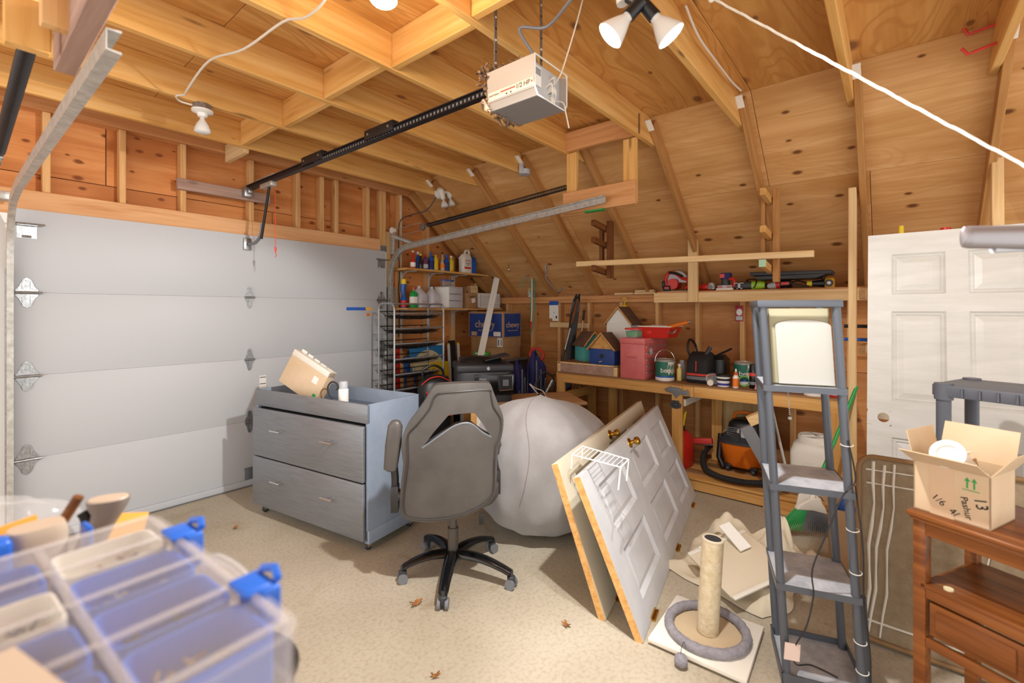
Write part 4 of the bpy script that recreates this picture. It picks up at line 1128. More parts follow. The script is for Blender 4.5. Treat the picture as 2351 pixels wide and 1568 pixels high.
# ---- angled broom and dustpan, small open carton
t = thing('broom', 'angled broom with green and grey bristles and a green handle', 'broom', (3.58, .40, .02), R(-52))
n = 30
for i in range(n):
    f = i / (n - 1); x0 = -.085 + .17 * f; x1 = -.21 + .42 * f
    m = MB()
    for yy in (-.012, .0, .012):
        m.tube([(x0, yy, .165 - .035 * f), ((x0 + x1) / 2, yy * 1.3, .095 - .03 * f), (x1, yy * 1.6, .03 - .045 * f)], [.0035, .004, .003], 5)
    m.build('bristle_tuft', M_green if f < .33 else M_grey, t)
hd = [(-.10, .155), (-.085, .185), (-.03, .215), (.01, .235), (.045, .225), (.09, .165), (.10, .125), (0, .150)]
MB().prism(hd, -.02, .02, Rx(90)).build('broom_head', M_offw, t, bevel=.008, seg=3)
MB().cyl((.01, 0, .22), (.03, .01, .29), .018, .014, n=12).build('socket', M_offw, t)
t.location = (3.62, .42, .03)
MB().cyl((.03, .01, .27), (.37, .10, .95), .0115, n=12).build('handle', M_green, t)
t = thing('dustpan', 'white plastic dustpan clipped on behind the broom', 'dustpan', (3.80, .46, .04), R(-50))
MB().prism([(-.1, 0), (.13, 0), (.11, .14), (.03, .20), (-.04, .17)], -.008, .008, Rx(78)).build('pan', M_offw, t, bevel=.004)
MB().prism(rrect(.07, .05, .015, 3, 0, .11), -.012, -.009, Rx(78)).build('grip_hole', M_black, t)
t = thing('small_carton', 'tall open cardboard carton beside the broom holding a blue bag', 'cardboard box', (3.32, .21, 0), R(8))
b_ = MB(); th = .005
for (xa, xb, ya, yb) in ((-.1, .14, .075, .08), (-.1, .14, -.08, -.075), (-.1, -.095, -.08, .08), (.135, .14, -.08, .08)):
    b_.box(xa, xb, ya, yb, 0, .36)
b_.box(-.1, .14, -.08, .08, 0, .005)
b_.build('carton_body', M_card, t)
MB().box(-.1, .14, -.002, .002, 0, .12, Tr(0, .08, .36) @ Rx(-35)).build('flap', M_card, t)
MB().box(-.002, .002, -.08, .08, 0, .09, Tr(.14, 0, .36) @ Ry(35)).build('flap', M_card, t)
bg = MB().loft([(.2, .06, .05, 2), (.33, .07, .055, 2.5), (.37, .05, .035, 2), (.41, .02, .015, 2)], 14)
bg.v = [(v[0] + random.uniform(-.006, .006), v[1] + random.uniform(-.006, .006), v[2]) for v in bg.v]
free(bg.build('blue_bag', M_blue, t, smooth=20), 'crumpled blue plastic bag inside the tall open carton', 'bag')

# ---- brown padded panel wrapped in clear film, leaning
t = thing('padded_panel', 'brown padded panel wrapped in creased clear film leaning on resin shelf', 'padded panel', (2.635, .125, .0), rot=(0, R(7), 0))
MB().prism(rrect(1.05, .80, .06, 6, -.525, .42), -.0, .05, Matrix(((0, 0, 1, 0), (1, 0, 0, 0), (0, 1, 0, 0), (0, 0, 0, 1)))).build('padding', M_brownp, t, bevel=.012, seg=3)
rimp = [(-.004, p[0], p[1]) for p in rrect(1.05, .80, .06, 6, -.525, .42)]
MB().tube(rimp, .011, 8, closed=True).build('edge_piping', mat('edge_brown', '8a6a44', .6), t)
for (y0, z0, y1, z1, r) in ((-.06, .80, -.03, .05, .008), (-.10, .79, -.045, .05, .007), (-.135, .80, -.085, .04, .006), (-.03, .76, -.20, .765, .005), (-.03, .70, -.22, .705, .005), (-.25, .8, -.24, .03, .004), (-.02, .10, -.9, .09, .006), (-.45, .78, -.40, .1, .003)):
    pts = []
    for i in range(9):
        f = i / 8; pts.append((-.004, y0 + (y1 - y0) * f + .006 * math.sin(i * 1.7 + z0 * 9), z0 + (z1 - z0) * f))
    MB().tube(pts, [r * (.5 + .5 * abs(math.sin(i * 1.1 + 1))) for i in range(9)], 5).build('film_crease', mat('film_white', 'd8d2c6', .3) if 'film_white' not in bpy.data.materials else bpy.data.materials['film_white'], t)

# ---- dark grey resin shelving behind it
t = thing('resin_shelf', 'dark grey resin shelf unit with round posts before white door', 'shelf unit', (2.785, -.145, 0), R(-112))
for zt in (1.165, .60):
    MB().prism([(p[0], p[1]) for p in rrect(.88, .36, .03, 4, .42, .18)], zt - .05, zt, None).build('shelf_tray', M_dgrey, t, bevel=.004)
    for i in range(14):
        MB().cyl((.09 + i * .055, -.004, zt - .045), (.09 + i * .055, -.004, zt - .008), .005, n=8).build('front_rib', M_dgrey, t)
    for i in range(7):
        MB().cyl((-.022, .06 + i * .04, zt - .045), (-.022, .06 + i * .04, zt - .008), .004, n=8).build('side_rib', M_dgrey, t)
for x in (.02, .82):
    for y in (.025, .335):
        MB().cyl((x, y, 0), (x, y, 1.11), .026, n=18).build('post', M_dgrey, t)
        MB().cyl((x, y, 1.10), (x, y, 1.172), .033, n=18).build('corner_collar', M_dgrey, t)

# ---- white six-panel slab door leaning against bench
t = thing('slab_door', 'tall white six-panel door standing upright with an empty knob hole', 'door', (3.28, .118, .005), rot=(0, R(8.6), 0))
L_, W_, T_ = 1.965, .78, .036
# x = thickness, y = width (towards -y), z = height
def slab():
    pans = [(.11, .345, 1.60, 1.84), (.435, .67, 1.60, 1.84), (.11, .345, .98, 1.50), (.435, .67, .98, 1.50), (.11, .345, .19, .78), (.435, .67, .19, .78)]
    ys = sorted({0, W_} | {p[0] for p in pans} | {p[1] for p in pans}); zs = sorted({0, L_} | {p[2] for p in pans} | {p[3] for p in pans} | {.84, .925})
    m = MB()
    hy, hz = .075, .885
    for i in range(len(ys) - 1):
        for j in range(len(zs) - 1):
            ym, zm = (ys[i] + ys[i + 1]) / 2, (zs[j] + zs[j + 1]) / 2
            if any(p[0] < ym < p[1] and p[2] < zm < p[3] for p in pans): continue
            if i == 0 and .84 < zm < .925: continue
            m.box(0, T_, -ys[i + 1], -ys[i], zs[j], zs[j + 1])
    # the stile piece with the round hole
    y0, y1, z0, z1 = ys[0], ys[1], .84, .925
    n = 24; ring_o, ring_i = [], []
    for k in range(n):
        a = 2 * PI * k / n; c, s = math.cos(a), math.sin(a)
        f = min((((y1 - hy) if c > 0 else (hy - y0)) / abs(c)) if abs(c) > 1e-6 else 9, ((z1 - hz) if s > 0 else (hz - z0)) / abs(s) if abs(s) > 1e-6 else 9)
        ring_o.append((hy + f * c, hz + f * s)); ring_i.append((hy + .027 * c, hz + .027 * s))
    vs = [(x, -p[0], p[1]) for x in (0, T_) for rg in (ring_o, ring_i) for p in rg]
    fs = []
    for k in range(n):
        q = (k + 1) % n
        fs += [(k, q, n + q, n + k), (2 * n + k, 3 * n + k, 3 * n + q, 2 * n + q), (n + k, n + q, 3 * n + q, 3 * n + k)]
    m.add(vs, fs)
    m.build('door_slab', M_doorw, t, smooth=0)
    for (a, b, z0, z1) in pans:
        w, h, e = (b - a) / 2, (z1 - z0) / 2, .018
        q = MB(); L0 = [0, .010, .006, .012, .004]; off = [0, e * .5, e, e * 1.4, e * 3]
        vs = []; fs = []
        for d, o in zip(L0, off):
            vs += [(d, -w + o, -h + o), (d, w - o, -h + o), (d, w - o, h - o), (d, -w + o, h - o)]
        for r in range(4):
            for k in range(4):
                fs.append((r * 4 + k, r * 4 + (k + 1) % 4, r * 4 + 4 + (k + 1) % 4, r * 4 + 4 + k))
        fs.append((16, 17, 18, 19)); q.add(vs, fs)
        q.box(T_ - .012, T_ - .004, -w, w, -h, h)
        q.build('door_panel', M_doorw, t, smooth=0, loc=(0, -(a + b) / 2, (z0 + z1) / 2))
slab()

# ---- cherry wood stand with drawer, near right
t = thing('wood_stand', 'cherry wood stand with open shelf and drawer at the right edge', 'side table', (2.109, -.052, 0), R(-118.1))
w, d, h = .305, .36, .81
MB().box(-.012, w + .03, -.02, d + .015, h - .018, h).build('top_board', M_oak, t, bevel=.006, seg=3)
MB().box(-.005, w + .022, -.012, d, h - .03, h - .018).build('top_moulding', M_oak, t, bevel=.004)
for x in (.0, w - .022):
    for y in (0, d - .04):
        MB().box(x, x + .036, y, y + .036, 0, h - .03).build('leg', M_oak, t, bevel=.003)
MB().box(.036, w - .022, .004, .022, h - .075, h - .03).build('apron', M_oak, t)
for x in (.008, w - .006):
    MB().box(x, x + .014, .036, d - .04, h - .075, h - .03).build('side_apron', M_oak, t)
    MB().box(x, x + .014, .036, d - .04, .36, .56).build('side_panel', M_oak, t)
MB().box(.02, w, .0, d - .01, .555, .572).build('shelf', M_oak, t, bevel=.003)
MB().box(.036, w - .022, .0, .018, .525, .557).build('shelf_lip', M_oak, t, bevel=.003)
dr = MB().box(.044, w - .03, .006, .022, .405, .515).build('drawer', M_oak, t, bevel=.003)
MB().box(.062, w - .048, -.001, .008, .423, .497).build('raised_panel', M_oak, dr, bevel=.006)
MB().box(.036, w - .022, .0, .02, .36, .392).build('bottom_rail', M_oak, t, bevel=.003)
MB().cyl((.085, .03, .572), (.085, .03, .578), .013, n=14).build('button', M_cream2, t)

# ---- open carton on the stand with packing and a tube
t = thing('open_carton', 'open cardboard carton with handwriting standing on the cherry wood stand', 'cardboard box', (2.12, -.045, .8105), R(-114))
w, d, h = .195, .185, .165
b_ = MB(); th = .004
t.location = (2.125, -.055, .8105)
b_.box(0, w, 0, th, 0, h).box(0, w, d - th, d, 0, h).box(0, th, 0, d, 0, h).box(w - th, w, 0, d, 0, h).box(0, w, 0, d, 0, th)
b_.build('carton_body', M_cardk, t)
for nm, Mx, a, c in (('flap', Tr(0, 0, h) @ Rx(62), w, .11), ('flap', Tr(0, d, h) @ Rx(-22), w, .12)):
    MB().box(0, a, -.0015, .0015, 0, c, Mx).build(nm, M_cardk, t)
MB().box(-.0015, .0015, 0, d, 0, .10, Tr(0, 0, h) @ Ry(-12)).build('flap', M_cardk, t)
MB().box(-.0015, .0015, 0, d, 0, .09, Tr(w, 0, h) @ Ry(35)).build('flap', M_cardk, t)
MB().box(.045, .108, -.0012, 0, .0, h).build('packing_tape', mat('tan_tape', 'd2b494', .35), t)
for i, x in enumerate((.140, .157)):
    MB().prism([(-.002, 0), (.002, 0), (.002, .022), (.007, .022), (0, .034), (-.007, .022), (-.002, .022)], 0, .001, Tr(x, -.0002, .115) @ Rx(90)).build('up_arrow', M_green, t)
MB().box(.128, .170, -.0012, 0, .108, .110).build('arrow_bar', M_green, t)
text('handwriting', '13', .042, M_ink, t, (.172, -.0012, .075), (R(90), R(78), 0), sx=.9)
text('handwriting', 'Pashur', .026, M_ink, t, (.138, -.0012, .05), (R(90), R(78), 0))
text('handwriting', '1/6  4/', .030, M_ink, t, (.085, -.0014, .04), (R(90), R(35), 0))
MB().loft([(0, .042, .042), (.16, .042, .042)], 24, M=Tr(.085, .155, .12) @ Rx(58)).build('paper_tube', M_paper, t)
ptube = bpy.data.objects['paper_tube']
tu = [(.16, .048, .048), (.166, .048, .048), (.168, .03, .03), (.16, .028, .028), (.165, .018, .018), (.166, .002, .002)]
MB().loft(tu, 24, M=Tr(.085, .155, .12) @ Rx(58)).build('tube_end', M_white, ptube)
free(ptube, 'white paper tube end sticking out of the open carton', 'tube')
MB().box(-.002, .002, 0, .14, 0, .12, Tr(.035, .03, .09) @ Ry(28)).build('inner_sheet', M_paper, t)
MB().box(0, .12, -.002, .002, 0, .09, Tr(.07, .05, .10) @ Rx(35)).build('inner_flap', M_cardk, t)
MB().box(-.0005, .0008, .02, d - .03, .02, .075, Tr(w, 0, h) @ Ry(35)).build('shipping_label', M_paper, t)

# ---- grey arm of a folded stand poking in at the right edge
t = thing('folding_stand', 'grey tapered metal arm poking in from the right edge', 'folding stand', (1.98, -.70, 0))
A = Vector((-.39, .57, 1.672)); B = Vector((-.13, .20, 1.665))
m = MB(); x, y, d_ = frame_from(B - A); rings = []
for f, rw, rh in ((0, .004, .018), (.012, .012, .026), (.04, .016, .028), (.45, .018, .030), (1, .02, .032)):
    p = A + (B - A) * f
    rings.append([p + x * rw * math.cos(2 * PI * k / 18) + y * rh * math.sin(2 * PI * k / 18) for k in range(18)])
MB().ring(rings).build('arm', mat('silver_arm', '9a979a', .35, .5), t)
MB().tube([(-.34, .51, 1.642), (-.20, .33, 1.652), (-.13, .21, 1.655)], [.010, .008, .008], 10).build('lever', M_lgrey, t)
MB().cyl((-.27, .415, 1.645), (-.28, .41, 1.66), .016, n=14).build('pivot', M_lgrey, t)
MB().cyl((0, 0, 0), (0, 0, 1.7), .02, n=14).tube([(0, 0, 1.66), (-.13, .20, 1.66)], .018, 10).build('upright', M_grey, t)
for a in (30, 150, 270):
    MB().tube([(0, 0, .3), (.3 * math.cos(R(a)), .3 * math.sin(R(a)), .015)], .012, 8).build('foot_leg', M_grey, t)

# ================================================================ NEAR LEFT: TABLE WITH ORGANISER AND CLUTTER
t = thing('side_bench', 'wooden bench hidden under the clear organiser case', 'bench', (-.25, .85, 0))
MB().prism([(-.5, -.5), (.38, -.5), (.38, .08), (.56, .08), (.56, .58), (-.5, .58)], .905, .925).build('top_board', M_benchtop, t, bevel=.003)
for x in (-.45, .33):
    for y in (-.45, .53):
        lumber('leg', (x, y, 0), (x, y, .905), .06, .06, M_bench, t, up=(0, 1, 0))
# organiser case
t = thing('organiser_case', 'large clear plastic organiser case with blue bins and blue latches', 'organiser case', (.25, .495, 1.075), R(3))
# local: x from 0 (right edge) to -.40, y from 0 (near) to .46
CL = M_clear2
MB().prism(rrect(.42, .47, .03, 5, -.21, .235), 0, .004).build('case_bottom', M_lid, t)
wl_ = MB()
po, pi_ = rrect(.42, .47, .03, 5, -.21, .235), rrect(.412, .462, .027, 5, -.21, .235)
n = len(po)
wl_.add([(p[0], p[1], z) for z in (0, .07) for p in po] + [(p[0], p[1], z) for z in (0, .07) for p in pi_],
        [(i, (i + 1) % n, n + (i + 1) % n, n + i) for i in range(n)] + [(2 * n + i, 3 * n + i, 3 * n + (i + 1) % n, 2 * n + (i + 1) % n) for i in range(n)] + [(n + i, n + (i + 1) % n, 3 * n + (i + 1) % n, 3 * n + i) for i in range(n)])
wl_.build('case_wall', CL, t)
MB().prism(rrect(.426, .476, .032, 5, -.21, .235), .070, .074).build('lid', M_lid, t, bevel=.0015)
for x in (-.012, -.142, -.272, -.402):
    MB().box(x - .005, x + .005, .02, .45, .074, .079).build('lid_rib', CL, t, bevel=.002)
for y in (.02, .135, .245, .355, .455):
    MB().box(-.41, -.01, y - .006, y + .006, .074, .079).build('lid_rib', CL, t, bevel=.002)
for i in range(3):
    for j in range(4):
        x0 = -.135 - .13 * i; y0 = .028 + .108 * j
        q = thing('bin', None, None, (x0 + .062, y0 + .048, .006)); q.parent = t
        po, pi_ = rrect(.116, .094, .014, 3), rrect(.110, .088, .012, 3); n = len(po)
        m = MB().add([(p[0], p[1], z) for z in (0, .055) for p in po] + [(p[0], p[1], z) for z in (.003, .055) for p in pi_],
                     [(k, (k + 1) % n, n + (k + 1) % n, n + k) for k in range(n)] + [(2 * n + k, 3 * n + k, 3 * n + (k + 1) % n, 2 * n + (k + 1) % n) for k in range(n)] + [(n + k, n + (k + 1) % n, 3 * n + (k + 1) % n, 3 * n + k) for k in range(n)] + [tuple(range(n - 1, -1, -1)), tuple(2 * n + k for k in range(n))])
        m.build('bin_tub', M_blue if (i + j) % 4 != 3 else M_offw, q)
        s = MB()
        for k in range(26):
            a_, b_ = random.uniform(-.048, .048), random.uniform(-.036, .036); an = random.uniform(0, PI); l = random.uniform(.006, .016)
            s.cyl((a_, b_, .006 + k * .0008), (a_ + l * math.cos(an), b_ + l * math.sin(an), .008 + k * .0008), .0025, n=6)
        s.build('screws', (M_rust, M_galv, M_spring)[(i + 2 * j) % 3], q, kind='stuff')
MB().box(-.30, -.16, .10, .22, .0795, .0835, Tr(0, 0, 0)).build('masking_patch', M_beige, t, loc=(0, 0, 0), rot=(0, 0, R(10)))
for y in (.115, .345):
    l = MB().box(-.006, .018, y - .03, y + .03, .03, .080).box(-.022, .010, y - .024, y + .024, .076, .083).build('latch', M_blue, t, bevel=.006, seg=3)
    MB().tube([(.018, y - .02, .083), (.024, y, .088), (.018, y + .02, .083)], .005, 7).build('latch_grip', M_blue, l)
MB().tube(smoothpath([(.006, .17, .04), (.02, .18, .05), (.026, .23, .05), (.02, .28, .05), (.006, .29, .04)], 5), .006, 8).build('carry_handle', M_clear, t)
# second organiser under it (blue edge)
t = thing('blue_bin', 'bright blue bin edge below the organiser case corner', 'storage bin', (.14, .52, .9255))
MB().box(-.36, .0, .0, .40, 0, .148).build('bin_body', M_blue, t, bevel=.008, seg=3)
# black bucket below
t = thing('waste_bin', 'dark brown bin rim peeking out under the organiser case', 'bin', (.262, .775, 0))
prof = [(0, .001), (0, .08), (.93, .10), (.94, .107), (.945, .103), (.93, .096), (.01, .076), (.01, .001)]
MB().loft([(p[0], p[1], p[1]) for p in prof], 32).build('bin_body', mat('bin_brown', '3a322c', .45), t)
# clutter behind the case
t = thing('clear_bag', 'puffed clear plastic bag at the left edge before garage door', 'plastic bag', (.02, 1.28, .9255))
def bagf(u, v):
    a = 2 * PI * u; b = -PI / 2 + PI * v; r = max(math.cos(b), .02) ** .7
    k = 1 + .05 * math.sin(5 * a + 3 * b) + .04 * math.sin(9 * a - 4 * b)
    return (.17 * r * k * math.cos(a), .10 * r * k * math.sin(a), .105 + .105 * math.sin(b) * k)
MB().grid(bagf, 30, 18).build('film', M_bag, t, smooth=50)
t = thing('manila_envelope', 'orange padded envelope leaning behind the beige box', 'envelope', (.02, 1.12, .9255), R(8))
MB().box(-.16, .11, -.002, .002, 0, .20, Rx(-8) @ Ry(-6)).build('sheet', M_envelope, t)
t = thing('manila_envelope', 'small orange card corner beside the grey tool handle', 'envelope', (.19, 1.17, .9255), R(10))
MB().box(-.05, .04, -.002, .002, 0, .165, Rx(-10) @ Ry(18)).build('sheet', M_envelope, t)
t = thing('beige_pouch', 'beige curved plastic holder standing between blue latches', 'holder', (.095, 1.06, .9255), R(5))
MB().loft([(0, .036, .026, 3), (.21, .036, .028, 3), (.222, .032, .025, 3)], 28).build('holder_body', M_beige, t)
MB().tube([(.035, .035, .2), (.055, .02, .245)], .008, 8).build('strap', M_dkwood, t)
t = thing('blue_case', 'bright blue hard case with notched latch at the left edge', 'case', (.035, 1.03, .9255), R(5))
MB().box(-.14, .03, -.02, .02, 0, .225).build('case_body', M_blue, t, bevel=.008, seg=3)
MB().box(.112, .122, -.02, .02, 0, .21).build('side_latch', M_blue, t, bevel=.005)
MB().box(-.055, .0, -.026, -.018, .185, .21).build('latch_slot', M_navy, t)
t = thing('grip_tool', 'grey beige cordless tool standing on its battery end up', 'power tool', (.195, 1.20, .9255), R(-25))
gp = [(0, .045, .035, 2.2, -.01), (.05, .032, .028, 2.2, -.02), (.10, .028, .024, 2.2, -.012), (.14, .030, .026, 2.2, 0), (.17, .038, .030, 2.2, .012), (.185, .048, .032, 2.4, .012), (.195, .05, .034, 2.4, .012)]
gp = [(g[0], g[1] * .68, g[2] * .68, g[3], g[4]) for g in gp]
MB().loft(gp, 24).build('grip', M_beigeg, t)
MB().loft([(.1951, .032, .022, 2.4, .012), (.198, .030, .02, 2.4, .012)], 24).build('grip_cap', M_beige, t)
MB().tube(smoothpath([(-.028, 0, .175), (-.022, 0, .16), (-.022, 0, .13), (-.042, 0, .08)], 5), .009, 8).build('trigger_guard', M_blackm, t)
# ================================================================ CORNER SHELVES WITH BOTTLES
def wall_shelf(label, x0, x1, z, brk, m, mtop=None):
    t = thing('wall_shelf', label, 'shelf', (0, 4.29, z))
    lumber('board', (x0, -.145, -.012), (x1, -.145, -.012), .29, .022, m, t)
    for x in brk:
        MB().box(x - .012, x + .012, -.26, -.003, -.03, -.023).box(x - .012, x + .012, -.012, -.003, -.22, -.023).build('bracket', M_lgrey, t, bevel=.002)
        MB().tube([(x, -.10, -.03), (x, -.05, -.045), (x, -.012, -.10)], .006, 6).build('bracket_brace', M_lgrey, t)
    return t
wall_shelf('upper pine wall shelf with grey brackets holding automotive bottles', 3.125, 4.42, 1.955, (3.27, 3.665, 4.05), M_bench)
wall_shelf('lower pine wall shelf with jugs and plastic drawers above boxes', 3.125, 4.69, 1.525, (3.27, 3.665, 4.05), M_bench)
sh1 = 1.9555; sh2 = 1.5255
def bottle(name, label, loc, secs, m, cap=None, lab=None, rz=0, cat='bottle', group='bottles on the upper shelf', handle=None):
    t = thing(name, label, cat, loc, R(rz), group)
    MB().loft(secs, 20).build('bottle_body', m, t)
    if cap:
        z0, z1, r, cm = cap[:4]; cxx = cap[4] if len(cap) > 4 else 0
        MB().loft([(z0, r, r, 2, cxx), (z1 - .002, r * .96, r * .96, 2, cxx), (z1, r * .8, r * .8, 2, cxx)], 14).build('cap', cm, t)
    if lab:
        z0, z1, rx, ry, p, lm = lab
        MB().loft([(z0, rx, ry, p), (z1, rx, ry, p)], 20, caps=False).build('label', lm, t)
    return t
slim = lambda w, d, h, n: [(0, w * .95, d * .95, 3), (.004, w, d, 3), (h * .72, w, d, 3), (h * .82, w * .7, d * .8, 2.4), (h * .88, n, n, 2), (h, n, n, 2)]
neck = lambda w, h, n: [(0, w * .95, w * .95, 2), (.004, w, w, 2), (h * .38, w, w, 2), (h * .55, n * 1.5, n * 1.5, 2), (h * .62, n, n, 2), (h, n, n, 2)]
bottle('additive_bottle', 'red long-neck additive bottle with white cap, first on upper shelf', (3.283, 4.10, sh1), neck(.03, .185, .011), M_red, (.18, .2, .014, M_white), (.02, .07, .0305, .0305, 2, M_paper))
bottle('oil_bottle', 'black bottle with yellow cap beside the red one', (3.366, 4.07, sh1), neck(.026, .155, .013), M_dkliq, (.15, .17, .015, M_yellow))
bottle('additive_bottle', 'blue bottle with white cap behind the black one', (3.41, 4.17, sh1), slim(.026, .02, .18, .012), M_blued, (.175, .205, .014, M_white))
bottle('fluid_bottle', 'purple transparent bottle with red cap on upper shelf', (3.442, 4.08, sh1), slim(.032, .026, .15, .016), M_foil, (.148, .17, .017, M_red), (.015, .06, .0325, .0265, 3, M_lgrey))
bottle('fluid_bottle', 'dark blue bottle with blue cap left of the first yellow one', (3.537, 4.09, sh1), slim(.034, .026, .18, .013), M_blued, (.178, .205, .015, M_blued), (.02, .11, .0345, .0265, 3, M_navy))
bottle('oil_bottle', 'first yellow motor oil bottle with curved side on upper shelf', (3.612, 4.10, sh1), slim(.032, .024, .185, .012), M_yellow, None)
bottle('additive_bottle', 'small blue bottle behind the first yellow bottle', (3.655, 4.19, sh1), slim(.024, .02, .16, .012), M_blued, (.158, .18, .014, M_navy))
bottle('additive_bottle', 'clear long-neck bottle with grey cap and orange label', (3.69, 4.07, sh1), neck(.028, .2, .01), M_clearb, (.195, .222, .013, M_charc), (.03, .085, .0285, .0285, 2, M_orange))
bottle('fluid_bottle', 'mid blue bottle with light blue cap before second yellow one', (3.775, 4.09, sh1), slim(.036, .026, .175, .014), M_blued, (.172, .2, .017, M_blue), (.02, .11, .0365, .0265, 3, M_chewy))
bottle('oil_bottle', 'second yellow motor oil bottle with white cap by the jug', (3.855, 4.10, sh1), slim(.032, .024, .175, .012), M_yellow, (.172, .195, .016, M_white))
def jug(label, loc, m, w, d, h, spout, capm, rz=0, lab=True):
    t = thing('fluid_jug', label, 'jug', loc, R(rz), 'jugs on the shelves')
    MB().loft([(0, w * .96, d * .96, 4), (.006, w, d, 4), (h * .66, w, d, 4), (h * .80, w * .72, d * .8, 3, w * .12), (h * .84, w * .45, d * .5, 2.5, w * .2)], 24).build('jug_body', m, t)
    MB().tube(smoothpath([(w * .75, 0, h * .66), (w * .8, 0, h * .88), (w * .55, 0, h * .99), (w * .05, 0, h * .96), (-w * .2, 0, h * .8)], 5), d * .3, 8).build('handle', m, t)
    if spout:
        MB().cyl((-w * .55, 0, h * .72), (-w * 1.35, 0, h * .60), d * .62, d * .12, n=14).build('spout', m, t)
    else:
        MB().cyl((-w * .5, 0, h * .78), (-w * .5, 0, h * .90), d * .35, n=12).build('cap', capm, t)
    if lab:
        text('label_text', 'DIESEL', .032, M_redink, t, (0, -d - .001, h * .52), (R(90), 0, 0))
        text('label_text', 'EXHAUST\nFLUID', .02, M_ink, t, (0, -d - .001, h * .38), (R(90), 0, 0))
        MB().box(-w * .75, w * .6, -d - .0012, -d, h * .17, h * .26).build('red_band', M_redink, t)
    return t
jug('white pour-spout jug with red print on the upper shelf', (4.075, 4.08, sh1), M_offw, .082, .05, .285, True, None)
jug('blue antifreeze jug beside the white pour-spout jug', (4.225, 4.13, sh1), M_blue, .06, .05, .255, False, M_blued, lab=False)
# lower shelf
bottle('funnel_bottle', 'blue bottle with yellow slanted top behind the green bottle', (3.205, 4.16, sh2), [(0, .034, .034, 2.5), (.10, .034, .034, 2.5), (.13, .018, .018), (.2, .03, .024, 2, -.012), (.26, .034, .026, 2, 0)], M_blued, (.26, .315, .03, M_yellow), (.01, .08, .0345, .0345, 2.5, M_red), group='bottles on the lower shelf')
bottle('cleaner_bottle', 'green bottle with red cap and small label on the lower shelf', (3.262, 4.06, sh2), slim(.045, .035, .205, .013), M_green, (.2, .225, .014, M_redhook), (.05, .12, .0452, .0352, 3, M_paper), group='bottles on the lower shelf')
def milk(label, x, y):
    t = thing('milk_jug', label, 'jug', (x, y, sh2), R(12), 'milk jugs on the lower shelf')
    w = .078
    MB().loft([(0, w * .9, w * .9, 4), (.008, w, w, 4), (.13, w, w, 4), (.17, w * .8, w * .8, 3), (.205, w * .42, w * .42, 2.2), (.22, .02, .02), (.232, .02, .02)], 24).build('jug_body', M_milky, t)
    MB().tube(smoothpath([(w * .85, 0, .12), (w * .95, 0, .16), (w * .6, 0, .20), (.015, 0, .21)], 5), .012, 8).build('handle', M_milky, t)
    MB().cyl((0, 0, .23), (0, 0, .243), .021, n=16).build('cap', M_lgrey, t)
    MB().box(-.035, .035, -w - .001, -w, .065, .069).box(-.02, .02, -w - .001, -w, .05, .053).build('print', M_redink, t)
milk('cloudy plastic gallon jug beside the green bottle', 3.385, 4.12)
milk('cloudy plastic gallon jug beside the plastic drawers', 3.57, 4.12)
t = thing('drawer_tower', 'white three-drawer plastic organiser on the lower shelf', 'drawer unit', (3.86, 4.02, sh2), R(14))
w, d, h = .15, .2, .25
MB().box(-w, w, 0, .006, 0, .012).box(-w, w, 0, d, 0, .008).box(-w, w, 0, d, h - .008, h).box(-w, -w + .008, 0, d, 0, h).box(w - .008, w, 0, d, 0, h).box(-w, w, d - .006, d, 0, h).build('shell', M_white, t)
for k in range(3):
    z = .01 + k * .078
    q = MB().box(-w + .012, w - .012, -.004, .004, z, z + .072).build('drawer_front', M_milky, t, bevel=.003)
    MB().box(-.04, .04, -.012, -.004, z + .05, z + .062).build('pull', M_milky, q, bevel=.002)
MB().box(-.06, .0, .01, .05, .014, .03).build('yellow_part', M_envelope, t)
t = thing('zip_bag', 'clear zip bag with blue top on the plastic drawers', 'bag', (3.80, 4.10, sh2 + .2505), R(10))
def zb(u, v):
    x = -.12 + .24 * u; z = .085 * v; y = .03 * math.sin(PI * u) * (1 - v) * math.cos(0) + .006 * math.sin(13 * u)
    return (x * (.85 + .15 * v), -y - .01, z)
def zb2(u, v):
    p = zb(u, v); return (p[0], .02 - p[1] * .6, p[2])
MB().grid(zb, 16, 6).grid(zb2, 16, 6).build('bag_film', M_bag, t)
MB().box(-.118, .118, -.014, .012, .066, .086).build('zip_strip', M_blued, t, bevel=.003)
for i in range(9):
    MB().ball((-.07 + .018 * i, .0, .015 + .008 * (i % 3)), .011, 8, 6).build('hardware', M_rust if i % 2 else M_galv, t)
t = thing('small_box', 'brown cardboard box with a white note on lower shelf', 'cardboard box', (4.165, 4.05, sh2), R(0))
MB().box(-.095, .095, 0, .2, 0, .185).build('box_body', M_card2, t, bevel=.002)
MB().box(-.002, .002, 0, .18, 0, .09, Tr(-.095, .01, .185) @ Ry(28)).build('flap', M_card2, t)
MB().box(-.02, .045, -.001, 0, .07, .125, Tr(.03, 0, .1) @ Ry(-14) @ Tr(-.02, 0, -.1)).build('note', M_paper, t)
text('box_text', 'Cosmo', .042, M_ink, t, (-.01, -.0015, .143), (R(90), 0, 0))
t = thing('slotted_basket', 'white slotted plastic basket at the end of lower shelf', 'basket', (4.47, 4.02, sh2), R(0))
w, d, h = .19, .2, .19
fr = MB()
fr.box(-w, w, 0, .004, 0, .035).box(-w, w, 0, .004, h - .035, h)
cols = 17; cw = 2 * w / cols
for i in range(cols + 1):
    x = -w + i * cw
    fr.box(x - cw * .28, x + cw * .28, 0, .004, .035, h - .035)
for j in range(1, 5):
    z = .035 + (h - .07) * j / 5
    fr.box(-w, w, .0003, .0037, z - .007, z + .007)
fr.build('slotted_side', M_white, t, smooth=0)
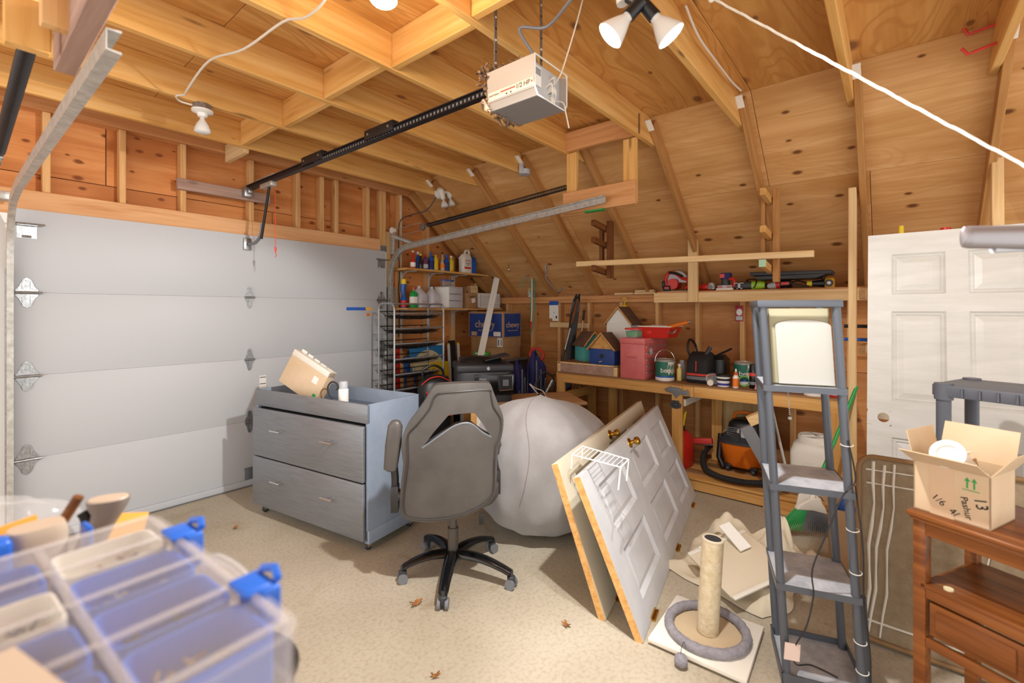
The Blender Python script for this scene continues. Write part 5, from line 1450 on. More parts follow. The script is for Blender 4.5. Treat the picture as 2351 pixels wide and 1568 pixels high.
MB().box(-w, w, d - .004, d, 0, h).box(-w, -w + .004, 0, d, 0, h).box(w - .004, w, 0, d, 0, h).box(-w, w, 0, d, 0, .005).build('basket_body', M_white, t)
MB().box(-w - .01, w + .01, -.012, .0, -.0, .012).build('rim', M_white, t, bevel=.003)
t = thing('wood_block', 'short wood block sitting on top of the brown box', 'wood block', (4.27, 4.14, sh2 + .1905))
lumber('block', (-.065, 0, .045), (.065, 0, .045), .06, .089, M_new, t)

# ---- blue mail-order box, cartons, cabinet in the corner
t = thing('corner_cabinet', 'dark grey cabinet under the stacked cartons in the corner', 'cabinet', (4.02, 3.46, 0))
MB().box(0, .52, 0, .64, 0, .90).build('body', M_charc, t, bevel=.006)
MB().box(-.02, .54, -.02, .66, .90, .925).build('top', M_grey, t, bevel=.006)
for y in (.02, .33):
    q = MB().box(-.012, 0, y, y + .29, .05, .88).build('door', M_charc, t, bevel=.004)
    MB().box(-.022, -.012, y + (.25 if y < .1 else .02), y + (.27 if y < .1 else .04), .5, .6).build('handle', M_grey, q)
t = thing('carton', 'lower plain carton with white label under blue box', 'cardboard box', (4.135, 3.51, .9255), group='cartons in the corner')
MB().box(0, .31, 0, .50, 0, .127).build('box_body', M_card2, t, bevel=.002)
t = thing('carton', 'upper plain carton with white label directly under blue box', 'cardboard box', (4.13, 3.505, 1.053), group='cartons in the corner')
MB().box(0, .32, 0, .52, 0, .121).build('box_body', M_card2, t, bevel=.002)
MB().box(-.001, 0, .02, .10, .015, .12).build('label', M_paper, t)
MB().box(-.0015, 0, .03, .045, .03, .10).box(-.0015, 0, .07, .09, .03, .10).build('label_print', M_grey, t)
t = thing('mail_order_box', 'blue mail-order carton with tan lettering on top of cartons', 'cardboard box', (4.105, 3.49, 1.1745))
MB().box(0, .335, 0, .56, 0, .305).build('box_body', M_card2, t, bevel=.002)
MB().box(-.0012, 0, .022, .545, .012, .285).build('blue_panel', M_chewy, t)
MB().box(.02, .32, -.0012, 0, .012, .285).build('blue_panel', M_chewy, t)
text('logo', 'chewy', .125, M_tanprint, t, (-.0018, .29, .155), (R(90), 0, R(-90)))
text('logo', 'chewy', .095, M_tanprint, t, (.17, -.0018, .15), (R(90), 0, 0))
text('tagline', 'where pet lovers shop', .024, M_tanprint, t, (-.0018, .29, .085), (R(90), 0, R(-90)))
text('tagline', 'where pet lovers shop', .02, M_tanprint, t, (.17, -.0018, .085), (R(90), 0, 0))
MB().box(-.002, -.001, .04, .15, .02, .07).build('label', M_paper, t)
MB().box(-.002, -.001, .42, .51, .02, .065).build('tan_label', M_card, t)
MB().box(.13, .19, -.002, -.001, .24, .285).build('tape', mat('blue_tape', '2a3a70', .4), t)
MB().box(0, .33, 0, .55, .3052, .308, Tr(0, 0, 0)).build('top_flap', M_card2, t)
for i, (z, lb) in enumerate(((.9255, 'lower green wipes packet on the grey cabinet'), (.9655, 'upper green wipes packet on the grey cabinet'))):
    t = thing('wipes_packet', lb, 'packet', (4.085, 3.80 + .01 * i, z), R(8 * i - 4), 'green wipes packets')
    MB().loft([(0, .042, .10, 4), (.02, .047, .105, 4), (.037, .04, .095, 4)], 24).build('packet_body', M_wipes, t)
    MB().box(-.049, -.046, -.07, .06, .012, .026).build('print', M_paper, t)
m = MB()
pth0, pth1 = Vector((3.588, 3.41, .862)), Vector((4.37, 3.823, 1.90))
t = thing('gutter_strip', 'long white vinyl channel leaning diagonally across the blue box', 'trim strip', pth0)
dd = pth1 - pth0; x, y, dn = frame_from(dd)
n1 = Vector((-.66, -.75, .0)); n1 = (n1 - dn * n1.dot(dn)).normalized(); s1 = dn.cross(n1)
prof = [(-.035, 0), (-.035, .014), (-.03, .014), (-.03, .004), (-.004, .004), (-.004, .014), (.004, .014), (.004, .004), (.03, .004), (.03, .014), (.035, .014), (.035, 0)]
MB().ring([[dd * f + s1 * p[0] + n1 * p[1] for p in prof] for f in (0, 1)]).build('channel', M_white, t, smooth=0)

# ---- tiered wire shoe rack
t = thing('shoe_rack', 'tall grey tube rack with eight black mesh tiers by the track', 'shoe rack', (2.74, 3.70, 0))
w, d, h = .63, .25, 1.565
rt = mat('rack_tube', 'a5a8ab', .35, .6)
for x in (0, w):
    path = [(x, 0, 0), (x, 0, h - .06)] + [(x, .06 - .06 * math.cos(R(a)), h - .06 + .06 * math.sin(R(a))) for a in (30, 60, 90)] + [(x, d - .06 + .06 * math.sin(R(a)), h - .06 + .06 * math.cos(R(a))) for a in (0, 30, 60, 90)] + [(x, d, 0)]
    MB().tube(path, .0095, 8).build('side_frame', rt, t)
MB().tube([(0, .02, h - .005), (w, .02, h - .005)], .008, 8).build('top_bar', rt, t)
for k in range(9):
    z = h - .10 - .148 * k
    q = MB().tube([(0, 0, z), (w, 0, z)], .0085, 8).build('tier_bar', rt, t)
    MB().tube([(0, d, z + .02), (w, d, z + .02)], .005, 8).build('rear_wire', M_black, q)
    m = MB()
    for j in range(3):
        y = .02 + j * (d - .04) / 2
        m.tube([(.01, y, z - .004 + .01 * j), (.12, y, z - .05), (.5 * w, y, z - .055), (w - .12, y, z - .05), (w - .01, y, z + .004)], .003, 5)
    for i in range(5):
        x = .06 + i * (w - .12) / 4
        m.tube([(x, 0, z), (x, .02, z - .045), (x, d - .02, z - .045), (x, d, z + .02)], .0022, 4)
    m.build('wire_tray', M_black, q)
    def net(u, v, z=z):
        return (.02 + (w - .04) * u, .005 + (d - .01) * v, z - .02 - .04 * math.sin(PI * u) ** .5 * math.sin(PI * v) ** .4)
    MB().grid(net, 12, 6).build('mesh_sling', M_mesh, q)
# ---- boards leaning on the front wall behind the rack
def board(name, label, cat, x, y, z, w, h, th, m, tilt, rz=0, parts=()):
    t = thing(name, label, cat, (x, y, z), rot=(R(-tilt), 0, R(rz)))
    MB().box(-w / 2, w / 2, 0, th, 0, h).build('board_body', m, t, bevel=.003)
    for nm, f, pm in parts: f().build(nm, pm, t)
    return t
disc = lambda: MB().prism([(.24 * math.cos(R(a)) - .0, .24 * math.sin(R(a)) + .80) for a in range(0, 360, 12)], 0, .001, Rx(90))
board('game_board', 'blue board with a big cream circle behind the mesh tiers', 'board', 3.60, 4.12, 0, .52, 1.10, .014, M_posblue, 6, 0, (('cream_disc', disc, M_cream2), ('white_edge', lambda: MB().box(-.26, .26, -.001, .002, 1.085, 1.105), M_paper)))
board('yellow_sled', 'bright yellow plastic board leaning before the blue board', 'board', 3.66, 4.03, 0, .30, .90, .02, M_yellow, 5, -4, (('ridge', lambda: MB().box(-.12, -.10, -.006, 0, .1, .8).box(-.04, -.02, -.006, 0, .1, .8).box(.04, .06, -.006, 0, .1, .8).box(.10, .12, -.006, 0, .1, .8), M_yellow),))
for i, (x, w, m, lb) in enumerate(((3.17, .05, M_red, 'thin red board edge behind the track'), (3.22, .05, M_stud, 'thin pale plank standing behind shoe rack'), (3.29, .06, M_blued, 'narrow blue board standing behind shoe rack'), (3.365, .05, M_new, 'narrow cream plank standing behind shoe rack'))):
    board('standing_board', lb, 'board', x, 4.18, 0, w, 1.10 - .06 * i, .02, m, 2, 0)
t = thing('book_crate', 'brown crate of tightly packed spines behind the lower tiers', 'crate', (3.33, 3.97, .35))
MB().box(-.14, .14, 0, .12, 0, .012).box(-.14, -.13, 0, .12, 0, .48).box(.13, .14, 0, .12, 0, .48).build('crate_body', M_dkwood, t)
for i in range(9):
    for z in (.015, .26):
        free(MB().box(-.128 + i * .0285, -.102 + i * .0285, .005, .1, z, z + .2 - .012 * (i % 3)).build('book', (M_card2, M_dkwood, M_blued, M_rust)[(i * 3 + int(z * 10)) % 4], t, bevel=.002), '%s book, %s from the left in the %s crate row behind shoe rack' % (('tan', 'dark brown', 'blue', 'rust')[(i * 3 + int(z * 10)) % 4], ('first', 'second', 'third', 'fourth', 'fifth', 'sixth', 'seventh', 'eighth', 'ninth')[i], 'lower' if z < .1 else 'upper'), 'book', 'books in the crate')
MB().box(-.14, .14, 0, .12, .24, .252).build('mid_shelf', M_dkwood, t)
t = thing('crate_stand', 'low wooden crate stand behind the chest corner', 'crate', (3.33, 3.97, 0))
MB().box(-.16, .16, -.02, .14, .33, .348).box(-.16, -.14, -.02, .14, 0, .33).box(.14, .16, -.02, .14, 0, .33).build('stand_frame', M_dkwood, t)
board('black_board', 'black panel standing beside the yellow-capped white rods', 'board', 3.98, 4.12, 0, .11, 1.13, .012, M_blackm, 5, 0)
for i, (x, lb) in enumerate(((3.895, 'white grooved rod with yellow cap beside the blue board'), (4.055, 'white grooved rod with yellow cap beside the black panel'))):
    t = thing('track_rod', lb, 'rod', (x, 4.10, 0), rot=(R(-4), 0, 0))
    MB().box(-.014, -.002, 0, .02, 0, 1.08).box(.002, .014, 0, .02, 0, 1.08).box(-.014, .014, .016, .02, 0, 1.08).build('rod', M_white, t)
    MB().cyl((0, .01, 1.08), (0, .01, 1.10), .014, n=12).build('cap', M_yellow, t)

# ---- printer table area
t = thing('low_table', 'low table with pale striped wood top under the printer', 'table', (3.34, 2.72, -.07), R(-38))
for i in range(8):
    lumber('top_slat', (-.45, -.24 + i * .069, .73), (.62, -.24 + i * .069, .73), .067, .025, M_butcher, t)
for x in (-.40, .55):
    for y in (-.22, .22):
        MB().box(x - .025, x + .025, y - .025, y + .025, .07, .715).build('leg', M_bench, t, bevel=.003)
t = thing('printer', 'black office printer with small screen on the low table', 'printer', (3.19, 2.97, .6735), R(-38))
t.scale = (1.06, 1.06, 1.25)
MB().loft([(0, .235, .20, 6), (.02, .24, .205, 6), (.20, .24, .205, 6), (.215, .235, .2, 6)], 40).build('printer_body', M_charc, t, smooth=30)
MB().box(-.10, .242, -.212, -.19, .05, .20).build('front_face', M_blkgl, t, bevel=.006)
MB().box(-.245, .245, -.2, .205, .215, .27).build('scanner_lid', M_charc, t, bevel=.018, seg=4)
MB().loft([(.268, .19, .12, 5, .0, .05), (.30, .17, .10, 5, .0, .05), (.312, .13, .08, 4, .0, .05)], 32).build('document_feeder', M_black, t)
MB().box(-.02, .20, -.15, .06, 0, .012, Tr(.02, 0, .29) @ Ry(-10)).build('paper_tray', M_black, t, bevel=.004)
sc_ = MB().prism(rrect(.13, .10, .015, 4), 0, .006, Tr(.165, -.213, .135) @ Rx(90)).build('control_panel', M_black, t)
MB().prism(rrect(.05, .045, .004, 3), 0, .002, Tr(.165, -.219, .14) @ Rx(90)).build('screen', M_grey, sc_)
MB().tube([(.10, -.221, .18), (.115, -.221, .085), (.225, -.221, .09), (.225, -.221, .185)], .003, 6).build('panel_trim', M_chrome, t)
MB().cyl((.02, -.203, .243), (.02, -.199, .243), .013, n=20).build('badge', M_lgrey, t)
text('model_text', 'Officejet', .018, M_lgrey, t, (-.03, -.2135, .17), (R(90), 0, 0))
t = thing('low_riser', 'dark low riser shelf under the pale striped table', 'riser', (3.06, 2.66, 0), R(-38))
MB().box(-.28, .28, -.02, .24, .17, .20).box(-.28, -.25, -.02, .24, 0, .17).box(.25, .28, -.02, .24, 0, .17).build('riser_frame', M_dkwood, t)
for i, (mm, lb) in enumerate(((M_paper, 'white game box at the end under the printer table'), (M_card, 'tan game box with picture seen through chair back slot'), (M_blackm, 'black game box seen through the chair back slot'), (M_paper, 'white game box with red corner seen through chair slot'), (M_grey, 'grey game box at the far end under printer table'))):
    q = free(MB().box(-.2 + i * .085, -.12 + i * .085, 0, .2, .2005, .60 - .03 * (i % 2)).build('game_box', mm, t, bevel=.003), lb, 'game box', 'game boxes under the printer table')
    if i == 3: MB().box(.06, .12, -.002, 0, .50, .56).build('red_print', M_redink, q)
t = thing('tool_backpack', 'black tool bag with red trim between rack and printer', 'bag', (2.97, 3.40, .0), R(-25))
MB().loft([(.30, .15, .10, 3.5), (.32, .16, .11, 3.5), (.62, .16, .11, 3.5), (.80, .15, .10, 3, .01), (.86, .12, .07, 2.5, .02), (.88, .05, .03, 2, .02)], 28).build('bag_body', M_black, t)
MB().box(-.165, .165, -.118, -.108, .50, .53).build('red_band', M_redink, t, bevel=.003)
MB().tube(smoothpath([(-.13, -.06, .80), (-.06, -.09, .86), (.04, -.09, .87), (.14, -.06, .82)], 5), .006, 6).build('red_piping', M_redink, t)
MB().tube(smoothpath([(-.10, 0, .84), (-.10, .0, .93), (.0, .0, .97), (.08, 0, .93), (.10, 0, .86)], 6), .012, 8).build('carry_handle', M_black, t)
MB().tube([(-.10, -.115, .74), (-.06, -.12, .66)], .008, 6).build('zip_pull', M_redhook, t)
free(MB().box(-.2, .2, -.14, .14, .27, .2995).box(-.2, -.17, -.14, .14, 0, .27).box(.17, .2, -.14, .14, 0, .27).build('low_stool', M_dkwood, t), 'low dark wooden stool under the black tool bag', 'stool')
t = thing('tote_box', 'white tray with pens under the leaning white channel', 'tray', (3.54, 3.44, .0))
MB().box(-.1, .14, -.08, .08, 0, .86).build('tray_body', M_offw, t, bevel=.004)
for i in range(5):
    MB().cyl((-.06 + i * .035, -.04, .86), (-.05 + i * .035, -.05, .92), .004, n=6).build('pen', M_dkwood, t)
t = thing('goggle_pouch', 'small black and blue goggles case on the pale table', 'case', (3.34, 2.40, .6735), R(-30))
MB().loft([(0, .03, .025, 3), (.05, .034, .028, 3), (.085, .028, .022, 3)], 18).build('case_body', M_black, t)
for k in range(3):
    MB().ball((-.012 + .014 * (k % 2), -.029, .02 + .022 * k), .009, 8, 6).build('blue_lens', M_blue, t)
MB().ball((-.055, -.0, .025), (.02, .02, .024), 10, 8).build('orange_plug', M_orange, t)
MB().tube(smoothpath([(-.02, .02, .08), (-.09, .05, .17), (-.03, .07, .13), (.05, .06, .09), (.06, .02, .01)], 6), .004, 6).build('white_lead', M_cable, t)

# ---- navy folding chairs, shovel, skis, poles, trimmer by the right wall
def camp_chair(label, x, y, rz, h=.86):
    t = thing('folded_chair', label, 'folding chair', (x, y, 0), R(rz), 'folded navy camp chairs')
    for (a, b) in ((-.10, -.06), (.10, -.06), (-.09, .07), (.09, .07)):
        MB().tube([(a, b, 0), (a * .8, b * .6, h * .9)], .011, 8).build('leg_tube', M_grey, t)
    def drape(u, v):
        a = 2 * PI * u; z = h * (.22 + .80 * v)
        rx = .115 + .02 * math.sin(5 * v + x * 9); ry = .06 + .02 * math.sin(7 * v + y * 5)
        k = 1 + .20 * math.sin(3 * a + 4 * v) + .12 * math.sin(7 * a - 6 * v) + .06 * math.sin(12 * a)
        if v > .84: rx *= 1 - (v - .84) * 4.5; ry *= 1 - (v - .84) * 4.5
        return (rx * k * math.cos(a) + .03 * math.sin(4 * v), ry * k * math.sin(a), z + .03 * math.sin(2 * a + 1) * v)
    MB().grid(drape, 48, 24).build('fabric', M_navy, t, smooth=80)
    for k in range(3):
        MB().tube([(-.12 + .1 * k, -.085, h * .25), (-.10 + .09 * k, -.075, h * (.95 - .1 * k))], .009, 7).build('front_tube', M_grey, t)
    MB().box(-.12, -.10, -.03, .03, .5 * h, .6 * h).build('corner_clip', M_black, t, bevel=.005)
    return t
camp_chair('folded navy camp chair beside the printer', 3.88, 3.09, 20, .93)
camp_chair('folded navy camp chair under the red shovel grip', 4.05, 2.99, 5, 1.02)
for p, q, lb in (((-.10, -.1, 0), (.03, .05, .93), 'rear grey-blue tube slanting beside the navy chairs'), ((-.08, -.14, 0), (.07, .02, .89), 'front grey-blue tube slanting beside the navy chairs')):
    t = thing('sleeve_tube', lb, 'tube', (3.73, 3.26, 0), 0, 'tubes beside the camp chairs')
    MB().tube([p, q], .02, 10).build('tube', M_grey, t)
    MB().ball(q, .021, 10, 6).build('end_cap', M_grey, t)
t = thing('shovel', 'red D-grip shovel handle behind the navy chairs', 'shovel', (4.32, 3.14, .03))
MB().cyl((0, 0, 0), (0, .02, .86), .014, n=10).build('shaft', M_dkwood, t)
MB().tube(smoothpath([(0, .02, .85), (-.04, .06, .90), (-.045, .09, .97), (0, .07, 1.03), (.045, -.02, .99), (.04, -.03, .92), (0, .02, .86)], 5), .016, 8).build('grip', M_red, t)
def ski(label, p0, p1):
    p0, p1 = Vector(p0), Vector(p1); d = (p1 - p0).normalized()
    t = thing('ski', label, 'ski', p0)
    n = Vector((-.72, -.69, 0)); n = (n - d * n.dot(d)).normalized(); s = n.cross(d)
    F = Matrix(((s.x, -n.x, d.x, 0), (s.y, -n.y, d.y, 0), (s.z, -n.z, d.z, 0), (0, 0, 0, 1)))
    rings = []
    for z, w, off in ((0, .03, .02), (.1, .042, 0), (.6, .035, -.004), (1.2, .037, 0), (1.5, .045, .0), (1.62, .035, -.02), (1.70, .01, -.06)):
        w *= .72; rings.append([(-w, off, z), (w, off, z), (w, off + .012, z), (-w, off + .012, z)])
    MB().ring(rings, M=F)  .build('ski_board', M_black, t, smooth=0)
    MB().box(-.03, .03, -.035, 0, .62, .80, F).box(-.025, .025, -.04, 0, .50, .56, F).build('binding', M_black, t, bevel=.006)
    return t
ski('black ski leaning on the wall cleat, front one', (4.10, 2.745, .01), (4.47, 2.745, 1.66))
ski('black ski leaning on the wall cleat, rear one', (4.24, 2.775, .01), (4.58, 2.775, 1.66))
for i, (p0, p1, lb) in enumerate((((4.30, 2.72, .02), (4.62, 2.72, 1.50), 'thin silver ski pole beside the skis'), ((4.38, 2.72, .02), (4.66, 2.72, 1.22), 'shorter silver ski pole beside the skis'))):
    t = thing('ski_pole', lb, 'ski pole', p0)
    q = Vector(p1) - Vector(p0)
    MB().tube([(0, 0, 0), q], .006, 8).build('shaft', M_chrome, t)
    MB().tube([q * .92, q], .014, 8).build('grip', M_black, t)
    MB().torus((q * .06)[:], .03, .004, 16, 6).build('basket', M_black, t)
t = thing('long_handle_tool', 'long brown-handled tool slanting across the skis', 'garden tool', (3.93, 2.85, .02))
MB().tube([(0, 0, 0), (.52, -.14, 1.58)], .012, 10).build('shaft', M_spring, t)
MB().tube([(.438, -.118, 1.33), (.527, -.142, 1.60)], .016, 10).build('grip', M_dkwood, t)
MB().tube([(.346, -.093, 1.05), (.421, -.113, 1.28)], .0135, 10).build('silver_sleeve', M_galv, t)
t = thing('string_trimmer', 'string trimmer with green shaft and black loop handle by bench', 'trimmer', (3.78, 2.84, 0))
MB().tube([(0, .05, .28), (.20, -.12, .78)], .016, 10).build('shaft', M_galv, t)
MB().tube([(-.02, .08, .30), (.06, .0, .55)], .022, 10).build('green_sleeve', M_lime, t)
MB().tube(smoothpath([(.12, -.05, .62), (.08, -.02, .75), (.13, -.06, .86), (.21, -.13, .80), (.19, -.11, .70)], 5), .011, 8).build('loop_handle', M_black, t)
MB().loft([(0, .05, .05, 2), (.1, .08, .07, 2.5), (.2, .06, .05, 2.5), (.28, .03, .03, 2)], 18).build('motor_head', M_charc, t, loc=(-.02, .08, 0))
MB().tube([(.10, -.03, .56), (.12, -.05, .62)], .022, 10).build('orange_ring', M_orange, t)
t = thing('snow_shovel_blade', 'black plastic blade leaning behind the teal birdhouse', 'shovel blade', (4.60, 2.80, .865), rot=(0, R(8), 0))
MB().prism([(-.10, 0), (.10, 0), (.115, .18), (.08, .28), (-.05, .30), (-.11, .15)], 0, .012, Matrix(((0, 0, 1, 0), (1, 0, 0, 0), (0, 1, 0, 0), (0, 0, 0, 1)))).build('blade', M_blackm, t, bevel=.003)

# ---- things hung on the right wall and roof
t = thing('hanging_jar', 'small glass jar standing on the wall plate corner', 'jar', (4.69, 3.54, 1.6645))
MB().loft([(0, .034, .034), (.07, .036, .036), (.085, .026, .026), (.095, .026, .026)], 20).build('jar_body', M_glass, t)
MB().cyl((0, 0, .093), (0, 0, .108), .029, n=18).build('lid', M_envelope, t)
MB().loft([(.002, .03, .03), (.035, .031, .031)], 16).build('contents', M_galv, t)
t = thing('drip_hose', 'green and white drip hoses hooked on the rafter end', 'hose', (4.55, 3.42, 1.94))
MB().tube(smoothpath([(-.10, .10, -.16), (-.06, .06, -.05), (0, 0, .0), (.03, -.02, -.1), (.035, -.02, -.45), (.04, 0, -.62), (.02, .03, -.74)], 6), .006, 7).build('green_hose', mat('hose_green', '2f9a78', .4), t)
MB().tube(smoothpath([(0, 0, .0), (.04, .03, -.04), (.05, .05, -.15), (.06, .05, -.50), (.06, .06, -.66)], 6), .006, 7).build('green_hose', bpy.data.materials['hose_green'], t)
MB().tube(smoothpath([(.01, 0, -.04), (.035, .015, -.1), (.04, .02, -.4), (.045, .035, -.58)], 6), .008, 7).build('white_hose', M_cable, t)
MB().tube([(.045, .035, -.58), (.045, .045, -.66)], .011, 7).build('red_nozzle', M_red, t)
MB().tube([(-.04, .04, -.03), (-.01, .01, -.0)], .008, 7).build('red_clip', M_red, t)
MB().tube(smoothpath([(4.42, 3.12, 2.02), (4.42, 3.11, 1.95), (4.41, 3.10, 1.86), (4.41, 3.02, 1.78), (4.41, 2.93, 1.70), (4.41, 2.89, 1.75)], 5), .011, 9).build('utility_hook', M_galv, label='bent grey steel hanging hook below the rafters', cat='hook')
MB().tube(smoothpath([(4.32, 3.58, 2.06), (4.30, 3.57, 2.0), (4.31, 3.57, 1.97), (4.335, 3.57, 2.0)], 5), .008, 8).build('utility_hook', M_chrome, label='tiny chrome cup hook on the rafter above white channel', cat='hook')
t = thing('parts_bag', 'clear parts bag with blue header pinned under wall plate', 'bag', (4.688, 3.18, 1.40), R(0))
MB().box(-.004, 0, -.065, .065, 0, .2).build('bag_film', M_paper, t)
MB().box(-.0055, -.003, -.065, .065, .16, .21).build('header_card', M_blued, t)
MB().box(-.007, -.004, -.07, .02, -.03, .12).build('leaflet', M_paper, t)
MB().box(-.0078, -.007, -.05, -.03, .0, .03).box(-.0078, -.007, -.02, .0, .07, .075).build('print', M_ink, t)
t = thing('snack_packet', 'red printed packet pinned to a stud above workbench', 'packet', (4.695, 1.107, 1.395))
MB().loft([(-.04, .004, .001), (-.03, .02, .006), (.03, .022, .007), (.06, .004, .001)], 4) if False else None
MB().box(-.006, 0, -.034, .034, 0, .145).build('packet_body', mat('crimson', 'a8203a', .4), t, bevel=.002)
MB().ball((-.008, 0, .085), (.006, .026, .032), 12, 8).build('round_print', M_paper, t)
MB().box(-.0075, -.006, -.028, .028, .01, .045).build('print', M_lgrey, t)
# ================================================================ ON THE WORKBENCH
BZ = .8655
t = thing('low_crate', 'low wooden crate with grey front board under the birdhouses', 'crate', (4.04, 2.02, BZ))
MB().box(.008, .60, .0, .68, .085, .10).build('crate_top', M_benchtop, t, bevel=.002)
MB().box(0, .02, .04, .64, .0, .085).build('front_board', M_old, t)
for y in (0, .64):
    MB().box(0, .03, y, y + .04, 0, .098).build('corner_block', M_new, t, bevel=.002)
MB().box(.03, .60, .66, .68, 0, .085).box(.03, .60, 0, .02, 0, .085).box(.58, .6, .02, .66, 0, .085).build('crate_sides', M_bench, t)
MB().box(0, .012, .0, .68, .088, .102).build('front_lip', M_new, t)
CZ_ = BZ + .1005
def birdhouse(label, loc, w, d, hw, hr, body, gable, rz=0, hole=True, over=.025):
    """gable faces local -x"""
    t = thing('birdhouse', label, 'birdhouse', loc, R(rz), 'birdhouses on the bench')
    MB().box(0, d, -w / 2, w / 2, 0, hw).build('walls', body, t, bevel=.002)
    Mg = Matrix(((0, 0, 1, 0), (1, 0, 0, 0), (0, 1, 0, 0), (0, 0, 0, 1)))
    MB().prism([(-w / 2, hw), (w / 2, hw), (0, hw + hr)], 0, d, Mg).build('gable', gable, t, smooth=0)
    L = math.hypot(w / 2, hr) + over; a = math.degrees(math.atan2(hr, w / 2))
    for s in (-1, 1):
        MB().box(-over, d + over, -.001, L, 0, .012, Tr(0, 0, hw + hr + .002) @ Rx(180 - a if s < 0 else a - 0) if False else Tr(0, 0, hw + hr) @ (Rx(-a) if s > 0 else (Rz(180) @ Tr(-d, 0, 0) @ Rx(-a)))).build('roof_board', M_roofb, t, bevel=.001)
        e = [(-over - .002, 0, hw + hr + .004), (-over - .002, s * (w / 2 + over * .6), hw + hr + .004 - (w / 2 + over * .6) * hr / (w / 2))]
        MB().tube(e, .008, 4).build('roof_edge', M_bench, t)
    if hole:
        MB().cyl((-.002, 0, hw * .55), (.004, 0, hw * .55), .022, n=20).build('entrance_hole', M_black, t)
        MB().cyl((-.045, 0, hw * .2), (.0, 0, hw * .22), .005, n=8).build('perch', M_new, t)
    return t
birdhouse('blue birdhouse with plain wood gable and round hole', (4.07, 2.20, CZ_), .27, .17, .155, .15, M_bblue, M_bench)
birdhouse('teal birdhouse with brown roof behind the blue one', (4.30, 2.42, CZ_), .22, .20, .17, .13, M_teal, M_teal, 60, False)
birdhouse('tall white birdhouse with brown roof and pale trim', (4.36, 2.165, CZ_), .27, .20, .40, .16, M_white, M_white, 0, False)
t = thing('hanging_trap', 'yellow dome with a hook hung above the white birdhouse', 'insect trap', (4.665, 2.23, 1.50))
MB().loft([(0, .055, .055), (.02, .05, .05), (.045, .022, .022), (.06, .01, .01)], 20).build('dome', M_yellow, t, loc=(-.03, 0, .0))
MB().tube(smoothpath([(-.03, 0, .05), (-.03, 0, .08), (-.03, -.018, .10), (-.03, -.01, .125), (-.03, .02, .125), (-.03, .028, .108)], 5), .005, 7).build('hook', M_yellow, t)
# red tool chest
t = thing('tool_chest', 'red steel tool chest with drawers standing on the bench', 'tool chest', (4.02, 1.86, BZ))
w, d, h = .24, .52, .375
MB().box(0, d, -w / 2, w / 2, .0, h - .055).build('chest_body', M_redt, t, bevel=.004)
MB().box(-.004, d + .004, -w / 2 - .004, w / 2 + .004, h - .055, h).build('lid', M_redt, t, bevel=.006)
MB().tube([(-.004, .04, .20), (-.022, .038, .20), (-.022, -.038, .20), (-.004, -.04, .20)], .005, 8).box(-.003, 0, -.05, .05, .175, .225).build('end_handle', M_redt, t)
for k in range(5):
    z = .02 + k * .058
    q = MB().box(.02, d - .02, -w / 2 - .006, -w / 2, z, z + (.05)).build('drawer', M_redt, t, bevel=.002)
    MB().box(.02, d - .02, -w / 2 - .016, -w / 2 - .006, z + .038, z + .05).build('drawer_pull', mat('pull_alu', 'b89a98', .35, .5) if 'pull_alu' not in bpy.data.materials else bpy.data.materials['pull_alu'], q)
MB().ball((.12, -w / 2 - .012, .25), (.035, .008, .035), 10, 7).build('duct_tape_patch', M_lgrey, t)
for p in ((-.004, .0, .335), (-.004, .0, .295), (.15, -w / 2 - .005, .335)):
    MB().ball(p, .006, 8, 6).build('rivet', M_chrome, t)
TZ = BZ + h + .001
t = thing('screw_box', 'clear box with green label and red lid on tool chest', 'storage box', (4.05, 1.89, TZ), R(-4))
MB().loft([(0, .08, .055, 6, .09), (.075, .09, .065, 6, .09)], 28).build('box_body', M_bag, t, smooth=30)
MB().loft([(.074, .098, .072, 6, .09), (.09, .095, .07, 6, .09)], 28).build('lid', M_redhook, t, smooth=30)
MB().loft([(.01, .0805, .0555, 6, .09), (.06, .088, .063, 6, .09)], 28, caps=False).build('label', M_green, t, smooth=30)
MB().loft([(.003, .07, .045, 5, .09), (.05, .075, .05, 5, .09)], 20).build('screws', M_galv, t)
t = thing('red_scoop', 'battered red metal tray with orange handle on tool chest', 'tray', (4.22, 1.72, TZ), R(-2))
MB().add([(-.06, -.14, .0), (.16, -.14, .0), (.16, .10, .0), (-.06, .10, .0), (-.09, -.18, .105), (.19, -.18, .105), (.19, .13, .105), (-.09, .13, .105)], [(3, 2, 1, 0), (0, 1, 5, 4), (1, 2, 6, 5), (2, 3, 7, 6), (3, 0, 4, 7)]).build('tray_body', M_red, t, smooth=0)
MB().tube([(-.09, -.18, .105), (.19, -.18, .105), (.19, .13, .105), (-.09, .13, .105)], .006, 6, closed=True).build('rim', M_offw, t)
MB().tube([(-.05, -.14, .10), (-.04, -.32, .15)], .017, 10).build('handle', M_orange, t)
MB().ball((-.04, -.325, .152), .014, 10, 7).build('handle_end', M_galv, t)
MB().ball((-.03, .03, .06), (.05, .07, .05), 12, 8).build('red_cloth', M_redink, t)
free(bpy.data.objects['red_cloth'], 'crumpled red cloth inside the battered red tray', 'cloth')
MB().tube(smoothpath([(-.06, -.12, .07), (-.09, -.2, .05), (-.06, -.22, .08), (-.02, -.2, .06)], 5), .006, 6).build('wire_loop', M_galv, t)
